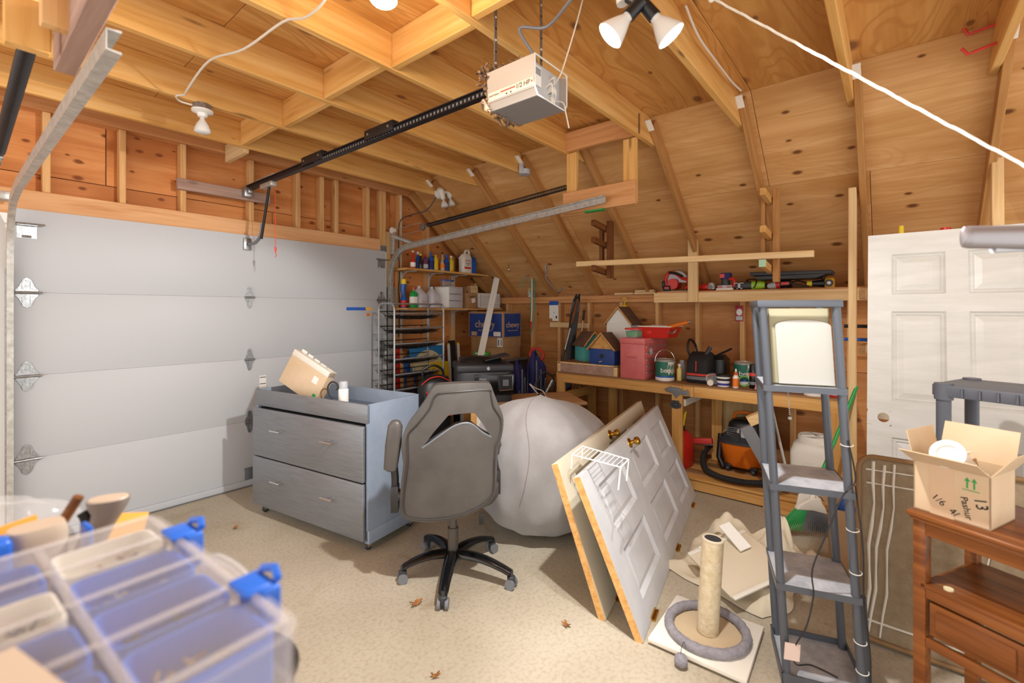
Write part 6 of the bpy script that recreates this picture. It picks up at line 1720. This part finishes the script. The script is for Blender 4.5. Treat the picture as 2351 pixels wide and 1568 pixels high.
def paint_can(label, loc, r, h, rz, handle=True, txt='ben'):
    t = thing('paint_can', label, 'paint can', loc, R(rz), 'paint cans on the bench')
    MB().loft([(0, r * 1.02, r * 1.02), (.006, r, r), (h - .006, r, r), (h, r * 1.03, r * 1.03), (h, r * .92, r * .92), (h - .006, r * .9, r * .9)], 32).build('can', M_galvl, t)
    MB().loft([(.04, r * 1.003, r * 1.003), (h - .02, r * 1.003, r * 1.003)], 32, caps=False).build('label', M_greend, t)
    MB().loft([(.03, r * 1.004, r * 1.004), (.045, r * 1.004, r * 1.004)], 32, caps=False).build('blue_band', M_blued, t)
    MB().loft([(.006, r * 1.004, r * 1.004), (.03, r * 1.004, r * 1.004)], 32, caps=False).build('white_band', M_paper, t)
    m = MB(); n = 10; vs = []
    for j, z in enumerate((.07, h - .022)):
        for i in range(n + 1):
            a = R(-175 + 75 * i / n + (12 if j else 0)); vs.append((r * 1.008 * math.cos(a), r * 1.008 * math.sin(a), z + (.02 * math.sin(i * 2.1) if j == 0 else 0)))
    m.add(vs, [(i, i + 1, n + 2 + i, n + 1 + i) for i in range(n)]).build('drip', M_offw, t)
    text('label_text', txt, .06, M_paper, t, (-r * 1.03, -.0, h * .50), (R(90), 0, R(-90)))
    if handle:
        MB().tube([(0, r * 1.05 * math.cos(R(a)), h * .86 + r * 1.35 * math.sin(R(a))) for a in range(0, 181, 12)], .002, 5).build('bail', M_chrome, t)
    return t
paint_can('green label paint can with wire handle beside tool chest', (4.14, 1.60, BZ), .082, .19, 25)
paint_can('green label paint can behind black spray can', (4.34, .985, BZ), .082, .19, 15, False)
bottle('oil_bottle', 'slim yellow bottle with white cap beside the paint can', (4.19, 1.485, BZ), [(0, .02, .02, 3), (.003, .022, .022, 3), (.10, .022, .022, 3), (.115, .012, .012), (.13, .012, .012)], mat('pale_yellow', 'e0cc78', .4), (.128, .15, .015, M_white), None, group='bottles on the workbench')
bottle('spray_can', 'grey spray can behind the slim yellow bottle', (4.30, 1.50, BZ), [(0, .03, .03), (.003, .032, .032), (.13, .032, .032), (.145, .02, .02)], M_lgrey, (.143, .175, .024, M_lgrey), None, cat='spray can', group='spray cans on the workbench')
# tool bag
t = thing('tool_bag', 'black tool bag with red and silver bands on workbench', 'tool bag', (4.26, 1.31, BZ), R(-4))
MB().loft([(0, .13, .10, 5), (.005, .135, .105, 5), (.18, .13, .10, 5), (.235, .09, .095, 4), (.262, .04, .08, 3)], 36).build('bag_body', M_blackm, t, smooth=50)
MB().loft([(.065, .1365, .1065, 5), (.083, .1362, .1062, 5)], 36, caps=False).build('red_band', M_redink, t)
MB().loft([(.03, .137, .107, 5), (.058, .1368, .1068, 5)], 36, caps=False).build('silver_band', M_grey, t)
MB().tube(smoothpath([(-.05, .08, .20), (-.07, .10, .30), (-.02, .10, .37), (.05, .08, .32), (.06, .06, .22)], 6), .01, 8).build('carry_handle', M_black, t)
MB().tube([(-.136, .0, .19), (-.139, .0, .10)], .005, 6).build('zip_pull', M_redink, t)
MB().tube([(-.05, -.05, .24), (-.02, -.08, .31)], .018, 10).build('hammer_grip', M_charc, t)
free(bpy.data.objects['hammer_grip'], 'grey rubber tool grip sticking out of the tool bag', 'hammer')
MB().tube([(.02, -.09, .22), (.0, -.25, .305)], .009, 8).build('wrench_handle', M_black, t)
free(bpy.data.objects['wrench_handle'], 'black handle poking sideways out of the tool bag', 'wrench')
MB().loft([(.0, .10, .06, 4, .1, -.13), (.2, .09, .055, 4, .1, -.13), (.24, .05, .03, 3, .1, -.13)], 24).build('side_pouch', M_black, t)
# tub, glue, cans ...
t = thing('spackle_tub', 'white tub with black lid and dark label on bench', 'tub', (4.10, 1.09, BZ))
MB().loft([(0, .045, .045), (.003, .046, .046), (.085, .055, .055)], 28).build('tub_body', M_white, t)
MB().loft([(.083, .058, .058), (.097, .058, .058), (.099, .05, .05)], 28).build('lid', M_black, t)
MB().loft([(.05, .0518, .0518), (.068, .0538, .0538)], 28, caps=False).build('black_band', M_ink, t)
MB().loft([(.012, .0478, .0478), (.03, .0498, .0498)], 28, caps=False).build('blue_band', mat('royal', '3a3c9a', .5), t)
t = thing('glue_bottle', 'orange glue bottle with white nozzle on bench front', 'glue bottle', (4.085, .99, BZ))
MB().loft([(0, .029, .02, 3), (.004, .031, .022, 3), (.085, .031, .022, 3), (.105, .016, .014), (.115, .014, .014)], 24).build('bottle_body', M_offw, t)
MB().loft([(.012, .0315, .0225, 3), (.078, .0315, .0225, 3)], 24, caps=False).build('label', M_orange, t)
MB().loft([(.104, .018, .018), (.125, .014, .014), (.13, .008, .008)], 16).build('collar', mat('burnt_orange', 'b8561e', .5), t)
MB().loft([(.128, .008, .008), (.15, .006, .006), (.155, .003, .003)], 12).build('nozzle', M_white, t)
t = thing('spray_can', 'black glossy spray can with printed label on bench', 'spray can', (4.15, .875, BZ))
MB().loft([(0, .028, .028), (.003, .03, .03), (.135, .03, .03), (.145, .026, .026)], 24).build('can', M_blkgl, t)
MB().loft([(.144, .029, .029), (.19, .028, .028), (.193, .022, .022)], 24).build('cap', M_black, t)
MB().loft([(.10, .0304, .0304), (.125, .0304, .0304)], 24, caps=False).build('red_print', M_redink, t)
MB().loft([(.03, .0304, .0304), (.055, .0304, .0304)], 24, caps=False).build('grey_print', M_grey, t)
t = thing('caulk_tube', 'white caulk tube with pointed nozzle behind black spray can', 'caulk tube', (4.30, .865, BZ))
MB().loft([(0, .025, .025), (.20, .025, .025)], 20).build('tube', mat('mauve', '8a86a8', .4), t)
MB().loft([(.198, .026, .026), (.215, .025, .025), (.22, .010, .010), (.29, .004, .004)], 20).build('nozzle', M_white, t)
t = thing('white_pipe', 'white plastic pipe standing inside the second paint can area', 'pipe', (4.50, .93, BZ), rot=(R(8), R(3), 0))
MB().cyl((0, 0, 0), (0, 0, .36), .016, n=14).build('pipe', M_offw, t)
MB().cyl((0, 0, .33), (0, 0, .385), .019, n=14).build('coupling', M_offw, t)
t = thing('glass_jar', 'glass jar with dark lid behind the tower lamp', 'jar', (4.40, .745, BZ))
MB().loft([(0, .04, .04), (.08, .042, .042), (.10, .036, .036)], 20).build('jar_body', M_glass, t)
MB().cyl((0, 0, .10), (0, 0, .118), .04, n=20).build('lid', M_black, t)
MB().loft([(.003, .036, .036), (.05, .037, .037)], 16).build('contents', M_charc, t)
t = thing('painters_tape', 'green tape roll standing on edge by second paint can', 'tape roll', (4.20, .955, BZ + .045), rot=(0, R(90), R(20)))
def roll(R0, r, h):
    n = 32; po = [(R0 * math.cos(2 * PI * i / n), R0 * math.sin(2 * PI * i / n)) for i in range(n)]; pi_ = [(r * math.cos(2 * PI * i / n), r * math.sin(2 * PI * i / n)) for i in range(n)]
    return MB().add([(p[0], p[1], z) for z in (-h / 2, h / 2) for p in po] + [(p[0], p[1], z) for z in (-h / 2, h / 2) for p in pi_],
                    [f for i in range(n) for q in [(i + 1) % n] for f in ((i, q, n + q, n + i), (2 * n + i, 3 * n + i, 3 * n + q, 2 * n + q), (n + i, n + q, 3 * n + q, 3 * n + i), (i, 2 * n + i, 2 * n + q, q))])
roll(.045, .036, .024).build('tape', mat('tape_green', '7ab648', .5), t)
t = thing('masking_tape', 'fat cream masking tape roll lying on the bench end', 'tape roll', (4.09, .45, BZ + .03))
roll(.07, .045, .06).build('tape', M_offw, t)
t = thing('red_rag', 'crumpled red and white wrapper on the bench edge', 'wrapper', (4.10, .80, BZ))
def rag(u, v): return (-.03 + .07 * u + .01 * math.sin(9 * v), -.05 + .10 * v, .004 + .035 * abs(math.sin(3 * u + 4 * v)) * math.sin(PI * u) + .006 * math.sin(17 * u * v))
MB().grid(rag, 14, 14).build('wrapper_film', mat('pinkred', 'b85058', .5, var='d8b0a8', vs=40), t, smooth=30)
t = thing('plastic_bag', 'crumpled clear bag with a roll end beside the tub', 'plastic bag', (4.12, 1.18, BZ))
fb = MB().grid(lambda u, v: (.05 * math.cos(2 * PI * u) * math.sin(PI * v) * (1 + .25 * math.sin(5 * u * 6 + 7 * v)), .05 * math.sin(2 * PI * u) * math.sin(PI * v) * (1 + .25 * math.sin(11 * u * 6 - 5 * v)), .05 - .05 * math.cos(PI * v)), 26, 14)
fb.build('film', M_bag, t, smooth=25)
MB().cyl((-.07, .0, .026), (.02, .02, .026), .025, n=16).build('paper_roll', M_offw, t)
t = thing('pink_bag', 'crumpled pink printed bag behind the tower lamp shelf', 'bag', (4.14, .62, BZ))
MB().grid(lambda u, v: (-.05 + .12 * u, -.09 + .18 * v, .004 + .05 * math.sin(PI * u) * math.sin(PI * v) * (1 + .5 * math.sin(13 * u + 7 * v))), 16, 16).build('film', mat('pinkbag', 'b87078', .4, var='d8d0cc', vs=45), t, smooth=30)
t = thing('red_dish', 'grey round dish with red base at the bench corner', 'dish', (4.12, .32, BZ))
MB().loft([(0, .05, .05), (.015, .055, .055)], 24).build('red_base', M_red, t)
MB().loft([(.0155, .054, .054), (.045, .056, .056), (.05, .05, .05)], 24).build('dish', M_lgrey, t)

# ================================================================ POWER TOOLS ON THE UPPER SHELF
SZ = 1.6735
t = thing('circular_saw', 'red cordless circular saw with grey guard on tool shelf', 'power tool', (4.46, 1.60, SZ), R(-90))
Mv = Rx(90)
MB().prism([(.10 * math.cos(R(a)), .10 + .10 * math.sin(R(a))) for a in range(-10, 191, 12)], -.03, .015, Mv).build('blade_guard', M_lgrey, t, bevel=.006)
MB().loft([(-.05, .055, .055, 2.4), (.05, .05, .05, 2.4)], 24, M=Tr(-.03, -.0, .075) @ Rx(90)).build('motor', M_red, t)
MB().tube(smoothpath([(-.10, -.02, .06), (-.105, -.02, .13), (-.07, -.02, .185), (.0, -.02, .17), (.05, -.02, .13), (.10, -.02, .11), (.115, -.02, .06), (.08, -.02, .03)], 6), .017, 9).build('handle', M_red, t)
MB().tube(smoothpath([(-.07, -.035, .185), (.0, -.035, .175), (.06, -.035, .14)], 5), .012, 8).build('grip', M_black, t)
MB().box(-.13, .14, -.07, .04, 0, .006).build('base_plate', M_lgrey, t, bevel=.001)
MB().box(-.12, -.05, -.07, -.03, .008, .06).box(-.135, -.105, -.05, -.01, .03, .11).build('battery', M_black, t, bevel=.008)
MB().box(-.10, -.06, -.073, -.068, .03, .045).build('red_stripe', M_redhook, t)
t = thing('angle_grinder', 'grey and red angle grinder lying on tool shelf', 'power tool', (4.42, 1.32, SZ), R(-90))
MB().loft([(-.07, .018, .018, 2.3), (-.03, .028, .028, 2.3), (.03, .032, .032, 2.3), (.07, .024, .024, 2.3)], 20, M=Tr(.0, 0, .036) @ Ry(90)).build('body', M_red, t)
MB().loft([(0, .03, .026, 2.5), (.035, .034, .03, 2.5), (.06, .022, .02, 2.5)], 20, M=Tr(.05, -.02, .012)).build('gear_head', M_galvl, t)
MB().cyl((.05, -.052, .03), (.05, -.045, .03), .02, n=18).build('spindle', M_grey, t)
MB().cyl((.10, -.01, .035), (.17, -.01, .03), .017, n=12).build('side_grip', M_black, t)
t = thing('palm_sander', 'red and grey cordless sander with upright battery on shelf', 'power tool', (4.42, 1.155, SZ), R(-90))
MB().box(-.07, .07, -.045, .045, 0, .02).build('pad', M_offw, t, bevel=.003)
MB().box(-.06, .06, -.04, .04, .02, .045).build('clamp_base', M_lgrey, t, bevel=.006)
MB().loft([(.045, .035, .035, 3), (.10, .032, .032, 3)], 20).build('column', M_charc, t)
MB().box(-.04, .045, -.04, .04, .10, .155).build('battery', M_navy, t, bevel=.008)
MB().box(-.038, -.0, -.043, -.039, .11, .145).build('logo', M_redhook, t)
MB().tube(smoothpath([(.03, -.02, .10), (.065, -.02, .10), (.078, -.02, .07), (.07, -.02, .03)], 5), .014, 8).build('handle', M_red, t)
MB().box(-.05, -.02, -.047, -.04, .025, .035).box(.02, .05, -.047, -.04, .025, .035).build('red_clip', M_redhook, t)
t = thing('corded_jigsaw', 'lime green and black corded jigsaw on tool shelf', 'power tool', (4.42, .95, SZ), R(-90))
MB().loft([(-.13, .026, .026, 3), (-.10, .034, .034, 3), (.01, .034, .034, 3)], 20, M=Tr(0, 0, .037) @ Ry(90)).build('nose', M_charc, t)
MB().loft([(.01, .036, .036, 3), (.08, .035, .035, 3), (.11, .026, .026, 3)], 20, M=Tr(0, 0, .037) @ Ry(90)).build('motor', M_lime, t)
MB().box(-.125, -.05, -.042, -.036, .055, .062).box(-.095, -.075, -.042, -.036, .008, .06).box(-.105, -.06, -.042, -.036, .008, .016).build('shoe', M_lgrey, t)
MB().tube(smoothpath([(.11, 0, .04), (.15, .0, .04), (.16, .04, .02), (.06, .05, .05), (-.05, .05, .085), (.03, .0, .09), (.05, -.04, .06), (.03, -.045, .01)], 6), .005, 6).build('cord', M_black, t)
t = thing('cordless_drill', 'red and black cordless drill with silver nose on shelf', 'power tool', (4.40, .735, SZ), R(-90))
Mx = Tr(0, 0, .036) @ Rz(0) @ Ry(82)
MB().loft([(-.085, .014, .014), (-.07, .024, .024), (-.02, .03, .03)], 20, M=Mx).build('chuck', M_lgrey, t)
MB().loft([(-.02, .033, .033), (.01, .034, .034)], 20, M=Mx).build('red_collar', M_red, t)
MB().loft([(.01, .034, .034), (.08, .033, .033), (.09, .025, .025)], 20, M=Mx).build('motor', M_black, t)
MB().box(.02, .08, -.036, -.03, .03, .055).build('red_panel', M_redhook, t, bevel=.003)
MB().box(.04, .085, .0, .11, .012, .06).build('grip', M_black, t, bevel=.01)
t = thing('monitor_panel', 'flat black panel with slotted edge lying over the power tools', 'monitor', (4.40, .63, SZ + .105), R(-90))
MB().box(-.30, .27, -.13, .10, 0, .03, Ry(1)).build('panel_body', M_charc, t, bevel=.008)
MB().prism([(-.27, 0), (.24, 0), (.17, -.035), (-.24, -.03)], -.1, .1, Tr(0, -.02, .0) @ Rx(90)).build('back_cover', M_black, t, bevel=.004)
for i in range(5):
    MB().box(-.06 + i * .02, -.05 + i * .02, -.1315, -.1295, .008, .022).build('slot', M_black, t)
for x in (-.22, .2):
    MB().cyl((x, .02, -.105), (x, .02, -.02), .012, n=10).build('prop', M_black, t)
t = thing('yellow_grinder', 'yellow and black corded grinder at the shelf end', 'power tool', (4.40, .42, SZ), R(-90))
MB().loft([(-.11, .02, .02, 2.4), (-.06, .024, .024, 2.4), (.0, .03, .03, 2.4)], 18, M=Tr(0, 0, .036) @ Ry(90)).build('handle_body', M_black, t)
MB().loft([(-.115, .022, .022, 2.4), (-.08, .023, .023, 2.4)], 18, M=Tr(0, 0, .036) @ Ry(90)).build('yellow_rear', M_yellow, t)
MB().loft([(0, .034, .03, 3), (.06, .034, .03, 3), (.075, .025, .02, 3)], 18, M=Tr(.035, 0, .0)).build('gear_head', mat('tool_yellow', 'd8a41e', .4), t)
MB().cyl((.035, -.045, .035), (.035, -.03, .035), .028, n=20).build('disc', M_black, t)
MB().cyl((.035, -.049, .035), (.035, -.045, .035), .013, n=16).build('flange', M_white, t)
MB().tube(smoothpath([(-.11, 0, .036), (-.17, -.01, .06), (-.22, -.02, .045), (-.17, -.02, .02), (-.10, -.03, .015)], 6), .006, 6).build('cord', M_black, t)

# ================================================================ UNDER THE WORKBENCH
PZ = .1155
t = thing('gas_can', 'red plastic gas can with yellow spouts under workbench', 'gas can', (4.14, 1.46, PZ), R(-10))
MB().loft([(0, .12, .075, 4), (.01, .125, .08, 4), (.20, .125, .08, 4), (.27, .11, .07, 3.5), (.31, .05, .045, 2.5, .03)], 30).build('can_body', M_red, t)
MB().tube(smoothpath([(-.10, 0, .24), (-.10, 0, .33), (-.04, 0, .34), (.02, 0, .31)], 5), .018, 8).build('handle', M_red, t)
MB().cyl((.04, 0, .30), (.04, 0, .35), .02, n=12).build('collar', M_black, t)
MB().cyl((.04, 0, .35), (.055, -.02, .48), .011, n=10).cyl((.02, .02, .33), (.02, .02, .40), .009, n=10).build('spout', M_yellow, t)
t = thing('shop_vacuum', 'orange and black wet dry shop vacuum under the workbench', 'vacuum', (4.42, 1.0, PZ), R(-90))
MB().loft([(.04, .13, .13, 3), (.06, .15, .15, 3), (.23, .185, .18, 3.2), (.25, .19, .185, 3.2)], 36).build('tank', M_orange, t)
MB().loft([(.245, .20, .195, 3.2), (.265, .20, .195, 3.2), (.29, .17, .165, 3), (.30, .14, .14, 3)], 36).build('lid_rim', M_charc, t)
MB().loft([(.29, .135, .125, 3), (.40, .12, .11, 3), (.43, .09, .085, 3), (.44, .05, .05, 2.5)], 32).build('motor_head', M_black, t)
MB().tube(smoothpath([(-.09, 0, .41), (-.07, 0, .475), (0, 0, .49), (.07, 0, .475), (.09, 0, .41)], 6), .014, 8).build('carry_handle', M_orange, t)
for i in range(5):
    MB().box(-.115, -.02, -.128, -.118, .305 + i * .016, .311 + i * .016).build('vent_slot', M_grey, t)
MB().box(.0, .10, -.128, -.116, .30, .36).build('label', M_lgrey, t)
MB().box(.01, .05, -.1295, -.127, .345, .375).build('white_sticker', M_paper, t)
MB().tube([(-.17, -.10, .30), (-.18, -.12, .10), (-.13, -.16, .03)], .022, 10).build('hose_wand', M_black, t)
hp = []
for i in range(41):
    a = R(165 + 165 * i / 40)
    hp.append((.02 + .33 * math.cos(a), -.06 - .0 + .42 * math.sin(a), .04 + .10 * max(0, 1 - i / 14)))
hr = [(.024 if i % 2 else .0205) for i in range(161)]
P_ = smoothpath(hp, 4)
MB().tube(P_, hr[:len(P_)], 12).build('hose', M_blackm, t, smooth=30)
for (x, y) in ((-.10, -.12), (.10, -.12), (-.10, .12), (.10, .12)):
    c = MB().box(x - .03, x + .03, y - .03, y + .03, .025, .065).build('caster_bracket', M_black, t, bevel=.008)
    MB().cyl((x - .012, y - .02, .024), (x + .012, y - .02, .024), .0238, n=14).build('wheel', M_charc, c)
MB().box(.13, .2, -.19, -.14, .22, .30).build('latch', M_black, t, bevel=.006)
t = thing('red_saw', 'orange-red bow saw blade guard lying beside the vacuum', 'saw', (4.36, 1.36, PZ + .12), R(-90))
MB().box(-.16, .12, -.02, .02, .05, .10, Ry(-8)).build('guard', M_redhook, t, bevel=.006)
MB().box(-.16, .12, -.004, .004, .035, .05, Ry(-8)).build('blade', M_galv, t)
free(MB().box(-.05, .05, -.03, .03, -.12, .0445).build('support_block', M_dkwood, t), 'dark wood block under the orange-red saw guard', 'wood block')
t = thing('pet_food_bin', 'white square pet food bin with a round screw lid', 'storage bin', (4.24, .46, PZ), R(-4))
MB().loft([(0, .14, .14, 7), (.01, .15, .15, 7), (.30, .15, .15, 7), (.36, .135, .135, 4.5), (.375, .12, .12, 3)], 44).build('bin_body', M_offw, t)
MB().loft([(.375, .118, .118), (.41, .118, .118), (.42, .11, .11), (.415, .095, .095), (.405, .0, .0) if False else (.413, .09, .09)], 36).build('screw_lid', M_offw, t)
MB().box(-.1, .1, -.012, .012, .41, .424, Rz(35)).box(-.1, .1, -.012, .012, .41, .424, Rz(-55)).build('lid_cross', M_offw, t, bevel=.003)
MB().box(-.153, -.149, -.11, .11, .06, .28).build('raised_panel', M_offw, t, bevel=.002)
text('embossed_text', 'VITTLES', .045, M_offw, t, (-.1535, 0, .225), (R(90), 0, R(-90)), ext=.002)
text('embossed_text', 'VAULT', .045, M_offw, t, (-.1535, 0, .09), (R(90), 0, R(-90)), ext=.002)
t = thing('caster_board', 'grey felt board with a caster wheel slanting before the vacuum', 'caster board', (3.96, .80, .10), rot=(0, 0, R(-70)))
MB().box(-.045, .045, -.02, .02, 0, .52, Rx(0) @ Ry(-28) @ Tr(0, 0, 0)).build('felt_board', mat('grey_felt', '7d8084', .95, bump=.3, bs=200), t, bevel=.004, loc=(.15, -.05, .05))
MB().box(-.01, .13, -.03, .03, -.02, .05, Tr(-.06, -.05, .54) @ Ry(-28)).build('wood_end', M_new, t)
c = MB().cyl((-.16, -.075, .44), (-.14, -.045, .48), .012, n=8).build('caster_stem', M_galv, t)
MB().cyl((-.175, -.10, .43), (-.165, -.075, .43), .035, n=18).build('caster_wheel', M_black, c)
t = thing('grey_downpipe', 'dark grey pipe slanting under the bench beside the bin', 'pipe', (4.50, .78, PZ), rot=(R(-25), 0, 0))
MB().cyl((0, 0, 0), (0, .0, .5), .03, n=14).build('pipe', M_charc, t)
t = thing('white_broomstick', 'white stick leaning under the bench behind the vacuum', 'stick', (4.64, .72, PZ), rot=(R(-12), 0, 0))
MB().cyl((0, 0, 0), (0, 0, .70), .012, n=10).build('stick', M_offw, t)
t = thing('swivel_caster', 'grey swivel caster lying at the platform edge', 'caster', (3.925, .70, .1155), R(20))
MB().cyl((-.02, 0, .038), (.02, 0, .038), .038, n=20).build('tyre', M_charc, t)
MB().cyl((-.022, 0, .038), (.022, 0, .038), .02, n=16).build('hub', M_lgrey, t)
t = thing('garden_hose_hank', 'green hose and tan glove behind the tall pine post', 'garden hose', (4.32, .02, .115))
MB().tube(smoothpath([(0, .05, 0), (-.05, .02, .35), (.0, .10, .6), (.05, .0, .95)], 6), .02, 10).build('hose', M_green, t)
MB().loft([(.60, .03, .05, 2.5), (.68, .045, .06, 2.5), (.76, .03, .04, 2.5)], 16).build('work_glove', M_canvas, t, loc=(-.03, .03, .0))
free(bpy.data.objects['work_glove'], 'tan work glove hanging on the green hose', 'glove')
for i, (z, lb, m) in enumerate(((1.375, 'black clamp bar across the wall behind pine post', M_black), (1.275, 'blue-handled tool on the lower shelf arm', M_blued))):
    t = thing('hand_tool', lb, 'hand tool', (4.36, .17, z))
    MB().tube([(0, .12, 0), (0, -.28, .0)], .013, 8).build('tool_bar', m, t)

# ================================================================ FLOOR LITTER
for i, (x, y, s, lb) in enumerate(((1.52, 1.874, .05, 'curled brown leaf on the concrete near chair caster'), (1.865, 1.195, .035, 'pale dry leaf scrap before the leaning doors'), (1.269, 1.44, .03, 'small leaf scrap near the bottom edge of floor'), (1.263, 3.476, .03, 'tiny leaf scrap near the garage door seal'))):
    m = MB().grid(lambda u, v: ((u - .5) * s * (1 + .4 * math.sin(7 * v)), (v - .5) * s * .7, .003 + .012 * (u - .5) ** 2 * 4 + .006 * math.sin(9 * u + 5 * v) ** 2), 8, 8)
    m.build('dry_leaf', M_leaf, smooth=30, loc=(x, y, .001), rot=(0, 0, i * 1.3), label=lb, cat='leaf', group='dry leaves on the floor')
for o in list(bpy.data.objects):
    if o.type == 'MESH' and len(o.data.polygons) == 0:
        bpy.data.objects.remove(o)
